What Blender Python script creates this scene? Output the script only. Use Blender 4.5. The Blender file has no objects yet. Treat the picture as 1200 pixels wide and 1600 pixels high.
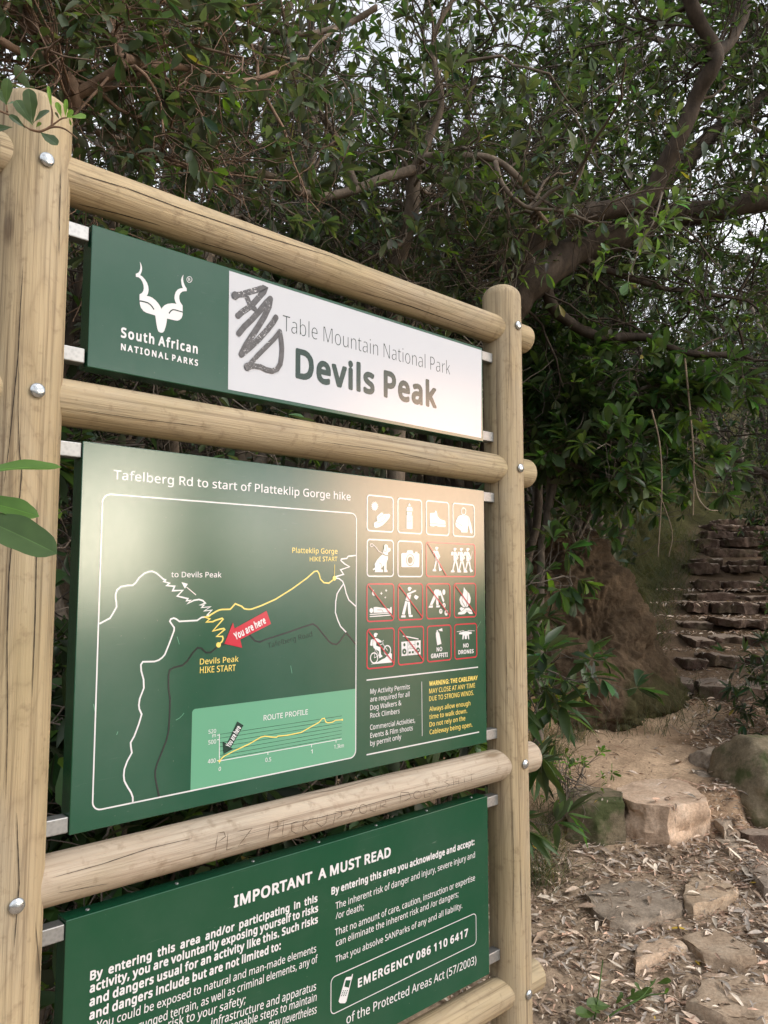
import bpy, bmesh, math, random
import numpy as np
from mathutils import Vector, Matrix

SC = bpy.context.scene
COL = SC.collection
R = math.radians
rng = np.random.default_rng(7)
random.seed(7)

# ---------------------------------------------------------------- camera
EYE = 1.6
PITCH = 0.08875
F = 1202.0                                   # focal length in photo pixels (1200 x 1600)
cam = bpy.data.cameras.new('camera')
cam.sensor_fit = 'HORIZONTAL'; cam.sensor_width = 36.0
cam.lens = 36.0 * F / 1200.0
cam.clip_start = 0.02; cam.clip_end = 3000
camo = bpy.data.objects.new('camera', cam); COL.objects.link(camo)
camo.location = (0, 0, EYE); camo.rotation_euler = (math.pi / 2 + PITCH, 0, 0)
SC.camera = camo
SC.render.resolution_x = 768; SC.render.resolution_y = 1024

# ---------------------------------------------------------------- light
SUN_EL, SUN_AZ = R(42), R(112)               # azimuth clockwise from +Y (north)
world = bpy.data.worlds.new('World'); SC.world = world; world.use_nodes = True
wn, wl = world.node_tree.nodes, world.node_tree.links
bg = wn['Background']; bg.inputs['Strength'].default_value = 0.12
sky = wn.new('ShaderNodeTexSky'); sky.sky_type = 'NISHITA'; sky.sun_disc = False
sky.sun_elevation = SUN_EL; sky.sun_rotation = SUN_AZ
sky.air_density = 1.2; sky.dust_density = 3.0
tc = wn.new('ShaderNodeTexCoord')
sep = wn.new('ShaderNodeSeparateXYZ'); wl.new(tc.outputs['Generated'], sep.inputs[0])
cmap = wn.new('ShaderNodeMapping'); cmap.inputs['Scale'].default_value = (1.0, 1.0, 2.6)
wl.new(tc.outputs['Generated'], cmap.inputs[0])
cn = wn.new('ShaderNodeTexNoise'); cn.inputs['Scale'].default_value = 3.1; cn.inputs['Detail'].default_value = 6
cn.inputs['Roughness'].default_value = 0.55
wl.new(cmap.outputs[0], cn.inputs['Vector'])
cr = wn.new('ShaderNodeValToRGB')            # broken cloud: thick grey to bright white
cr.color_ramp.elements[0].position = 0.40; cr.color_ramp.elements[0].color = (6.2, 6.4, 6.9, 1)
cr.color_ramp.elements[1].position = 0.62; cr.color_ramp.elements[1].color = (12.5, 12.7, 13.2, 1)
wl.new(cn.outputs['Fac'], cr.inputs['Fac'])
hz = wn.new('ShaderNodeValToRGB')            # warm band low in the evening sky
e = hz.color_ramp.elements
e[0].position = 0.0; e[0].color = (0.50, 0.47, 0.43, 1)
e[1].position = 0.22; e[1].color = (1, 1, 1, 1)
x = e.new(0.06); x.color = (0.90, 0.82, 0.72, 1)
x = e.new(0.11); x.color = (0.97, 0.97, 0.98, 1)
wl.new(sep.outputs['Z'], hz.inputs['Fac'])
gd = wn.new('ShaderNodeVectorMath'); gd.operation = 'DOT_PRODUCT'     # low sky brightened by an added glow, for sheen on the boards
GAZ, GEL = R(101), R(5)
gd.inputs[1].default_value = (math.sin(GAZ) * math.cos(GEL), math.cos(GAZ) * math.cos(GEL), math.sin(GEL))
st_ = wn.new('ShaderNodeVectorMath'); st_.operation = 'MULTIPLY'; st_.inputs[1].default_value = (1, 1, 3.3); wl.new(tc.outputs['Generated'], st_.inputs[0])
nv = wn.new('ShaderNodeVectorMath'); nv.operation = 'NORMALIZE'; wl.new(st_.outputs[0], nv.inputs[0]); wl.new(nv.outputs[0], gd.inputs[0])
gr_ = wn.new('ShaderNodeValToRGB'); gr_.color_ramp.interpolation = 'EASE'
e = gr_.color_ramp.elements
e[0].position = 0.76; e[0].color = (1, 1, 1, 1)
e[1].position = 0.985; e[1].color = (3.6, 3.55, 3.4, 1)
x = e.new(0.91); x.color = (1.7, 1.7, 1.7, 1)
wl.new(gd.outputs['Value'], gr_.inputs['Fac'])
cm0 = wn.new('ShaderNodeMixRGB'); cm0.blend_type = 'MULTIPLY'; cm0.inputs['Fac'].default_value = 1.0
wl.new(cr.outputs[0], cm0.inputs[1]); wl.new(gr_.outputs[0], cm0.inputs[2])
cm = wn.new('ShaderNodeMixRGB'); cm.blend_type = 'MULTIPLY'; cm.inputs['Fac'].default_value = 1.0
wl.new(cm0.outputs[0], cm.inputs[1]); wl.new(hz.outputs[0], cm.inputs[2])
od = wn.new('ShaderNodeVectorMath'); od.operation = 'DOT_PRODUCT'     # orange spot added to the sky for the map board to reflect
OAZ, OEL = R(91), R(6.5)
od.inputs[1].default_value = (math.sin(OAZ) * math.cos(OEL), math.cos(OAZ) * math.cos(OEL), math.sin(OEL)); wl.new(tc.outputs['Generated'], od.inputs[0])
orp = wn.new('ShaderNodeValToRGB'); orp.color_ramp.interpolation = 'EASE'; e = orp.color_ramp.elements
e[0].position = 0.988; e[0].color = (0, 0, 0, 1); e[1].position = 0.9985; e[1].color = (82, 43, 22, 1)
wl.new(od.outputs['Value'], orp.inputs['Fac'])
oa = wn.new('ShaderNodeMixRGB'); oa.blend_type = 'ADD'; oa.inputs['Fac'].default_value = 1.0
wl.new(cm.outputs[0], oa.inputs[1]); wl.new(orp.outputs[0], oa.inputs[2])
cd = wn.new('ShaderNodeVectorMath'); cd.operation = 'DOT_PRODUCT'     # cream spot added near the horizon, mirrored by the map board
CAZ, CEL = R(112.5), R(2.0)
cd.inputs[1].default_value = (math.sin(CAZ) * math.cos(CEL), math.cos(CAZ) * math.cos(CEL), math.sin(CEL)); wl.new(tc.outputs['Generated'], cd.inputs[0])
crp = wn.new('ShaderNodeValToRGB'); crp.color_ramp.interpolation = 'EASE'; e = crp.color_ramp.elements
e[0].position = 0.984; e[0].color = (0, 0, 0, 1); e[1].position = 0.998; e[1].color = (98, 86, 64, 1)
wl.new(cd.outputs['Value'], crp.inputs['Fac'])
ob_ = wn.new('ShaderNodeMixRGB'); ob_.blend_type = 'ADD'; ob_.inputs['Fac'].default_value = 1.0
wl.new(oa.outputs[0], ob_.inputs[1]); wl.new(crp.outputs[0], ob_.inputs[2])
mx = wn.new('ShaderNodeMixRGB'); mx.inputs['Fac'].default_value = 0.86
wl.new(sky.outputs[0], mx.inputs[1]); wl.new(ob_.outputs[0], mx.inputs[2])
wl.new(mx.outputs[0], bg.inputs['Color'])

sun = bpy.data.lights.new('sun', 'SUN'); sun.energy = 1.5; sun.angle = R(16); sun.color = (1.0, 0.95, 0.89)
suno = bpy.data.objects.new('sun', sun); COL.objects.link(suno)
sd = Vector((math.sin(SUN_AZ) * math.cos(SUN_EL), math.cos(SUN_AZ) * math.cos(SUN_EL), math.sin(SUN_EL)))
suno.rotation_euler = sd.to_track_quat('Z', 'Y').to_euler()

SC.view_settings.view_transform = 'Standard'; SC.view_settings.look = 'None'
SC.view_settings.gamma = 1.0; SC.view_settings.use_curve_mapping = False
SC.view_settings.exposure = 0.42
SC.cycles.max_bounces = 6; SC.cycles.transparent_max_bounces = 6
SC.cycles.caustics_reflective = False; SC.cycles.caustics_refractive = False
SC.cycles.use_denoising = True

# ---------------------------------------------------------------- helpers
CP, SP = math.cos(PITCH), math.sin(PITCH)
FWD = np.array([0, CP, SP]); UP = np.array([0, -SP, CP]); RT = np.array([1.0, 0, 0]); CAM = np.array([0, 0, EYE])

def ray(px, py): return RT * ((px - 600) / F) + FWD - UP * ((py - 800) / F)
def at(px, py, d): return CAM + ray(px, py) * d                     # a point d metres in front of the camera
def atz(px, py, z):                                                  # the point at height z
    r = ray(px, py); return CAM + r * ((z - EYE) / r[2])
def Zm(ox, oy, s): return lambda pts: [(ox + a / s, oy + b / s) for a, b in pts]

def tag(o, label=None, cat=None, group=None, kind=None):
    for k, v in (('label', label), ('category', cat), ('group', group), ('kind', kind)):
        if v: o[k] = v
    return o
def empty(name, loc, rz=0.0, label=None, cat=None, group=None):
    o = bpy.data.objects.new(name, None); COL.objects.link(o); o.empty_display_size = 0.1
    o.location = loc; o.rotation_euler = (0, 0, rz)
    return tag(o, label, cat, group)
def link(name, me, mats, parent=None):
    o = bpy.data.objects.new(name, me); COL.objects.link(o)
    for m in (mats if isinstance(mats, (list, tuple)) else [mats]): me.materials.append(m)
    if parent: o.parent = parent
    return o

class Geo:
    """collects vertex / face arrays and links them as ONE mesh"""
    def __init__(s): s.v = []; s.f = []; s.c = []; s.m = []; s.n = 0
    def add(s, v, faces, col=None, mat=0):
        v = np.asarray(v, float).reshape(-1, 3)
        for fa in faces:
            fa = np.asarray(fa, int)
            if len(fa): s.f.append(fa + s.n); s.m.append(np.full(len(fa), mat))
        s.v.append(v)
        s.c.append(np.zeros((len(v), 4)) + (np.array([1, 1, 1, 1.0]) if col is None else np.asarray(col)))
        s.n += len(v)
    def mesh(s, name, smooth=True):
        me = bpy.data.meshes.new(name)
        v = np.concatenate(s.v); me.vertices.add(len(v)); me.vertices.foreach_set('co', v.ravel())
        tot = np.concatenate([np.full(len(f), f.shape[1]) for f in s.f])
        idx = np.concatenate([f.ravel() for f in s.f])
        me.loops.add(len(idx)); me.loops.foreach_set('vertex_index', idx)
        me.polygons.add(len(tot)); me.polygons.foreach_set('loop_start', np.concatenate([[0], np.cumsum(tot)[:-1]]))
        me.polygons.foreach_set('material_index', np.concatenate(s.m))
        me.polygons.foreach_set('use_smooth', np.full(len(tot), smooth))
        me.update(calc_edges=True)
        a = me.color_attributes.new('tint', 'FLOAT_COLOR', 'POINT'); a.data.foreach_set('color', np.concatenate(s.c).ravel())
        me.validate()
        return me
    def build(s, name, mats, parent=None, smooth=True): return link(name, s.mesh(name, smooth), mats, parent)

# value noise on numpy arrays
_perm = rng.permutation(4096); _val = rng.random(4096) * 2 - 1
def vnoise(x, y, z=0.0):
    x, y, z = np.broadcast_arrays(np.asarray(x, float), np.asarray(y, float), np.asarray(z, float))
    xi, yi, zi = np.floor(x).astype(int), np.floor(y).astype(int), np.floor(z).astype(int)
    u, v, w = x - xi, y - yi, z - zi
    u, v, w = [t * t * (3 - 2 * t) for t in (u, v, w)]
    h = lambda a, b, c: _val[_perm[(_perm[(_perm[a & 4095] + b) & 4095] + c) & 4095]]
    l = lambda a, b, t: a + (b - a) * t
    g = lambda k: l(l(h(xi, yi, zi + k), h(xi + 1, yi, zi + k), u), l(h(xi, yi + 1, zi + k), h(xi + 1, yi + 1, zi + k), u), v)
    return l(g(0), g(1), w)
def fbm(x, y, z=0.0, o=4):
    s, a = 0, 1.0
    for k in range(o):
        s = s + a * vnoise(np.asarray(x) * 2 ** k + 17 * k, np.asarray(y) * 2 ** k, np.asarray(z) * 2 ** k); a *= 0.5
    return s
def sstep(a, b, x): t = np.clip((x - a) / (b - a), 0, 1); return t * t * (3 - 2 * t)
def unit(v): return v / np.maximum(np.linalg.norm(v, axis=-1, keepdims=True), 1e-9)

# ---------------------------------------------------------------- materials
class NT:
    def __init__(s, name):
        s.m = bpy.data.materials.new(name); s.m.use_nodes = True
        s.t = s.m.node_tree; s.N = s.t.nodes; s.L = s.t.links; s.b = s.N['Principled BSDF']
    def node(s, typ, **kw):
        n = s.N.new('ShaderNode' + typ)
        for k, v in kw.items():
            if k in n.inputs:
                if isinstance(v, bpy.types.NodeSocket): s.L.new(v, n.inputs[k])
                else: n.inputs[k].default_value = v
            else: setattr(n, k, v)
        return n
    def ramp(s, fac, stops):
        r = s.N.new('ShaderNodeValToRGB'); s.L.new(fac, r.inputs[0]); el = r.color_ramp.elements
        while len(el) < len(stops): el.new(0.5)
        for e_, (p, c) in zip(el, stops): e_.position = p; e_.color = (c if isinstance(c, tuple) else (c, c, c)) + (1,)
        return r.outputs[0]
    def mix(s, fac, a, b, mode='MIX'):
        n = s.N.new('ShaderNodeMixRGB'); n.blend_type = mode
        for i, v in enumerate((fac, a, b)):
            if isinstance(v, bpy.types.NodeSocket): s.L.new(v, n.inputs[i])
            elif i == 0: n.inputs[0].default_value = v
            else: n.inputs[i].default_value = tuple(v) + (1,)
        return n.outputs[0]
    def noise(s, vec, scale, detail=4, rough=0.5, dist=0.0):
        n = s.node('TexNoise', Scale=scale, Detail=detail, Roughness=rough, Distortion=dist)
        if vec is not None: s.L.new(vec, n.inputs['Vector'])
        return n.outputs['Fac']
    def mapping(s, vec, scale=(1, 1, 1), loc=None):
        n = s.N.new('ShaderNodeMapping'); s.L.new(vec, n.inputs[0]); n.inputs['Scale'].default_value = scale
        if loc is not None: s.L.new(loc, n.inputs['Location'])
        return n.outputs[0]
    def obj(s): return s.N.new('ShaderNodeTexCoord').outputs['Object']
    def attr(s): n = s.N.new('ShaderNodeAttribute'); n.attribute_name = 'tint'; return n.outputs['Color']
    def set(s, **kw):
        for k, v in kw.items():
            k = k.replace('_', ' ')
            if isinstance(v, bpy.types.NodeSocket): s.L.new(v, s.b.inputs[k])
            else: s.b.inputs[k].default_value = v if not isinstance(v, tuple) else v + (1,)
        return s
    def bump(s, h, strength=0.3, dist=0.01):
        n = s.node('Bump', Strength=strength, Distance=dist, Height=h); s.L.new(n.outputs[0], s.b.inputs['Normal']); return s

def mat_wood(name, light, mid, dark):
    n = NT(name); o = n.obj()
    rnd = n.node('ObjectInfo').outputs['Random']
    off = n.node('VectorMath', operation='SCALE'); off.inputs[0].default_value = (7.0, 3.0, 11.0); n.L.new(rnd, off.inputs['Scale'])
    big = n.noise(n.mapping(o, (14, 14, 0.9), off.outputs[0]), 1.0, 4, 0.55, 1.2)
    cath = n.noise(n.mapping(o, (8, 8, 1.5), off.outputs[0]), 1.0, 2, 0.4)          # cathedral figure: bands of a smooth field
    band = n.node('Math', operation='PINGPONG'); band.inputs[1].default_value = 0.5
    sc_ = n.node('Math', operation='MULTIPLY'); sc_.inputs[1].default_value = 14.0
    n.L.new(cath, sc_.inputs[0]); n.L.new(sc_.outputs[0], band.inputs[0])
    grain = n.noise(n.mapping(o, (120, 120, 1.6), off.outputs[0]), 1.0, 5, 0.62)
    fine = n.noise(n.mapping(o, (420, 420, 14), off.outputs[0]), 1.0, 3, 0.6)
    c = n.mix(n.ramp(big, [(0.30, 0.0), (0.68, 1.0)]), mid, light)
    c = n.mix(n.ramp(band.outputs[0], [(0.0, 0.26), (0.10, 0.08), (0.3, 0.0)]), c, dark)
    c = n.mix(n.ramp(grain, [(0.30, 0.80), (0.49, 0.0)]), c, dark)
    c = n.mix(n.ramp(grain, [(0.55, 0.0), (0.75, 0.35)]), c, tuple(min(1, 1.12 * v) for v in light))
    kn = n.node('TexVoronoi', Scale=1.0); n.L.new(n.mapping(o, (9, 9, 2.9), off.outputs[0]), kn.inputs['Vector'])
    c = n.mix(n.ramp(kn.outputs['Distance'], [(0.05, 0.9), (0.085, 0.55), (0.11, 0.22), (0.24, 0.0)]), c, dark)
    wth = n.noise(n.mapping(o, (7, 7, 2.2), off.outputs[0]), 1.0, 4, 0.6)
    c = n.mix(n.ramp(wth, [(0.42, 0.0), (0.66, 0.42)]), c, n.mix(n.ramp(grain, [(0.3, 0.0), (0.6, 1.0)]), (0.17, 0.145, 0.115), (0.36, 0.325, 0.265)))
    stain = n.noise(n.mapping(o, (5, 5, 1.6), off.outputs[0]), 1.3, 4)
    c = n.mix(n.ramp(stain, [(0.50, 0.0), (0.70, 0.35)]), c, (0.24, 0.215, 0.11))
    spot = n.noise(o, 42, 3, 0.6)
    c = n.mix(n.ramp(spot, [(0.57, 0.0), (0.72, 0.42)]), c, (0.16, 0.11, 0.065))
    n.set(Base_Color=c, Roughness=0.72, Specular_IOR_Level=0.25)
    h = n.mix(0.5, grain, fine)
    return n.bump(h, 0.6, 0.005).m
WOOD = mat_wood('pole wood', (0.45, 0.358, 0.222), (0.335, 0.254, 0.148), (0.125, 0.084, 0.048))
WOOD_GREY = mat_wood('weathered pole wood', (0.46, 0.385, 0.30), (0.37, 0.295, 0.215), (0.20, 0.14, 0.095))
def plain(name, col, rough=0.6, metal=0.0, spec=0.5):
    return NT(name).set(Base_Color=col, Roughness=rough, Metallic=metal, Specular_IOR_Level=spec).m
CRACK = plain('split in wood', (0.018, 0.012, 0.008), 0.9)
CARVE = plain('scratched lettering', (0.075, 0.05, 0.032), 0.9)
def mat_metal(name, col, rough):
    n = NT(name); o = n.obj(); v = n.node('TexVoronoi', Scale=140.0, Vector=o)
    s = n.noise(o, 60, 4)
    c = n.mix(n.ramp(v.outputs['Distance'], [(0.0, 0.0), (0.6, 1.0)]), tuple(x * 0.8 for x in col), col)
    n.set(Base_Color=c, Roughness=rough, Metallic=0.85)
    return n.bump(s, 0.15, 0.002).m
GALV = mat_metal('galvanised steel', (0.33, 0.335, 0.335), 0.5)
BOLT = mat_metal('bolt steel', (0.50, 0.52, 0.53), 0.2)
def mat_print(name, col, rough=0.125, var=0.12):
    n = NT(name); o = n.obj()
    dirt = n.noise(o, 6, 5, 0.6); scr = n.noise(n.mapping(o, (30, 1, 6)), 3.0, 6, 0.7, 1.5)
    c = n.mix(n.ramp(dirt, [(0.4, 0.0), (0.75, var)]), col, tuple(0.6 * v + 0.10 for v in col))
    spk = n.noise(o, 150, 2, 0.5); ln_ = n.noise(n.mapping(o, (9, 1, 160)), 1.0, 2, 0.5, 2.0); ln2 = n.noise(o, 3.0, 2)
    fs = n.mix(1.0, n.ramp(ln_, [(0.70, 0.0), (0.735, 0.16)]), n.ramp(ln2, [(0.5, 0.0), (0.6, 1.0)]), 'MULTIPLY')
    c = n.mix(fs, c, (0.34, 0.38, 0.35)); c = n.mix(n.ramp(spk, [(0.735, 0.0), (0.76, 0.22)]), c, (0.30, 0.30, 0.27))
    n.set(Base_Color=c, Specular_IOR_Level=0.5, IOR=1.62,
          Roughness=n.ramp(scr, [(0.35, rough * 0.85), (0.7, rough * 1.25)]))
    return n.bump(n.mix(0.10, n.noise(o, 420, 2, 0.5), n.noise(o, 9, 1, 0.4)), 0.035, 0.004).m
P_GREEN = mat_print('sign green', (0.0062, 0.062, 0.0295))
P_WHITE = mat_print('sign white', (0.66, 0.66, 0.67), 0.18, 0.05)
P_FIELD = mat_print('sign white field', (0.50, 0.515, 0.55), 0.15, 0.06)
P_YELLOW = mat_print('sign yellow', (0.78, 0.62, 0.15))
P_DARK = mat_print('sign dark green', (0.006, 0.03, 0.018))
P_BLACK = mat_print('sign black line', (0.008, 0.012, 0.010))
P_GREYTXT = mat_print('sign grey lettering', (0.045, 0.06, 0.055))
P_RED = mat_print('sign red', (0.48, 0.012, 0.032))
P_PALE = mat_print('sign pale green', (0.115, 0.325, 0.20))
def mat_marker():
    n = NT('marker pen'); o = n.obj()
    s = n.noise(o, 330, 3, 0.7); d = n.noise(o, 22, 2)
    f = n.mix(1.0, n.ramp(s, [(0.60, 0.0), (0.64, 1.0)]), n.ramp(d, [(0.48, 0.0), (0.56, 1.0)]), 'MULTIPLY')
    streak = n.noise(n.mapping(o, (70, 1, 70)), 1.0, 3)
    c = n.mix(n.ramp(streak, [(0.3, 0.0), (0.7, 1.0)]), (0.030, 0.031, 0.036), (0.075, 0.076, 0.084))
    return n.set(Base_Color=n.mix(f, c, (0.75, 0.75, 0.77)), Roughness=0.35).m
MARKER = mat_marker()

def mat_leaf(name, gloss=0.42, trans=0.42):
    n = NT(name); a = n.attr(); o = n.obj()
    v = n.noise(o, 60, 2)
    c = n.mix(n.ramp(v, [(0.3, 0.0), (0.7, 0.35)]), a, n.mix(1.0, a, (0.55, 0.6, 0.5), 'MULTIPLY'))
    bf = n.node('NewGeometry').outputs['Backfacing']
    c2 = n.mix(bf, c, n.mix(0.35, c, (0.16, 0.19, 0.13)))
    n.set(Base_Color=c2, Roughness=gloss, Specular_IOR_Level=0.4)
    tr = n.node('BsdfTranslucent', Color=n.mix(1.0, c, (1.3, 1.5, 0.6), 'MULTIPLY'))
    mxs = n.node('MixShader'); mxs.inputs[0].default_value = trans
    n.L.new(n.b.outputs[0], mxs.inputs[1]); n.L.new(tr.outputs[0], mxs.inputs[2])
    n.L.new(mxs.outputs[0], n.N['Material Output'].inputs['Surface'])
    return n.m
LEAF = mat_leaf('leaf')
def mat_bark(name, a, b):
    n = NT(name); o = n.obj(); t = n.attr()
    w = n.noise(n.mapping(o, (22, 22, 9)), 1.0, 5, 0.65); f = n.noise(o, 90, 4, 0.6)
    c = n.mix(n.ramp(w, [(0.3, 0.0), (0.7, 1.0)]), a, b)
    c = n.mix(1.0, c, t, 'MULTIPLY')
    n.set(Base_Color=c, Roughness=0.85, Specular_IOR_Level=0.2)
    return n.bump(n.mix(0.5, w, f), 0.5, 0.012).m
BARK = mat_bark('bark', (0.10, 0.082, 0.066), (0.25, 0.21, 0.17))
BARK_DARK = mat_bark('dark bark', (0.045, 0.037, 0.030), (0.13, 0.105, 0.085))
def mat_ground():
    n = NT('ground'); a = n.attr(); o = n.obj()
    c = n.noise(o, 7, 6, 0.62); f = n.noise(o, 60, 6, 0.7); p = n.noise(o, 240, 3, 0.6)
    col = n.mix(1.0, a, n.ramp(c, [(0.25, (0.66, 0.63, 0.60)), (0.75, (1.25, 1.22, 1.18))]), 'MULTIPLY')
    col = n.mix(1.0, col, n.ramp(f, [(0.25, (0.6, 0.58, 0.56)), (0.6, (1.12, 1.1, 1.08))]), 'MULTIPLY')
    col = n.mix(n.ramp(p, [(0.66, 0.0), (0.74, 0.5)]), col, (0.30, 0.26, 0.21))
    n.set(Base_Color=col, Roughness=0.95, Specular_IOR_Level=0.1)
    return n.bump(n.mix(0.4, f, c), 0.7, 0.03).m
GROUND = mat_ground()
def mat_stone(name, cols, moss=0.0, dust=None):
    n = NT(name); o = n.obj(); rnd = n.node('ObjectInfo').outputs['Random']; a = n.attr()
    off = n.node('VectorMath', operation='SCALE'); off.inputs[0].default_value = (9.0, 5.0, 3.0); n.L.new(rnd, off.inputs['Scale'])
    v = n.mapping(o, (1, 1, 1), off.outputs[0])
    b = n.noise(v, 9, 5, 0.6); f = n.noise(v, 70, 5, 0.7); g = n.noise(v, 260, 2)
    c = n.ramp(b, [(0.28, cols[0]), (0.5, cols[1]), (0.72, cols[2])])
    c = n.mix(1.0, c, n.ramp(f, [(0.25, (0.62, 0.6, 0.58)), (0.65, (1.12, 1.1, 1.08))]), 'MULTIPLY')
    c = n.mix(n.ramp(g, [(0.64, 0.0), (0.7, 0.35)]), c, (0.5, 0.46, 0.4))
    c = n.mix(1.0, c, a, 'MULTIPLY')
    if moss:
        mo = n.noise(v, 5, 4, 0.6)
        c = n.mix(n.ramp(mo, [(0.5, 0.0), (0.62, moss)]), c, (0.05, 0.07, 0.022))
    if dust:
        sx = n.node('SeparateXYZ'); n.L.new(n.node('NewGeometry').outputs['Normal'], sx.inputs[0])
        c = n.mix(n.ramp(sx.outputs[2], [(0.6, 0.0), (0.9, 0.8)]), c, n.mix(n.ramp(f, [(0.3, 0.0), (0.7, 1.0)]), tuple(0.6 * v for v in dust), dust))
    n.set(Base_Color=c, Roughness=0.9, Specular_IOR_Level=0.2)
    return n.bump(n.mix(0.5, b, f), 0.6, 0.015).m
ST_TAN = mat_stone('tan sandstone', [(0.34, 0.25, 0.175), (0.48, 0.365, 0.265), (0.56, 0.455, 0.35)])
ST_GREY = mat_stone('grey stone', [(0.19, 0.155, 0.12), (0.29, 0.24, 0.19), (0.39, 0.33, 0.27)])
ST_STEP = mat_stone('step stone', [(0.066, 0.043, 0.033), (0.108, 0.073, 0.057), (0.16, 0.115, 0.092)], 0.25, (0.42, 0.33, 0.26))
ST_MOSS = mat_stone('mossy stone', [(0.10, 0.085, 0.055), (0.20, 0.165, 0.11), (0.30, 0.25, 0.17)], 0.85)
LITTER = NT('dry leaf')
LITTER.set(Base_Color=LITTER.mix(1.0, LITTER.attr(), LITTER.ramp(LITTER.noise(LITTER.obj(), 90, 3), [(0.3, 0.7), (0.7, 1.15)]), 'MULTIPLY'), Roughness=0.7)
LITTER = LITTER.m
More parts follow.
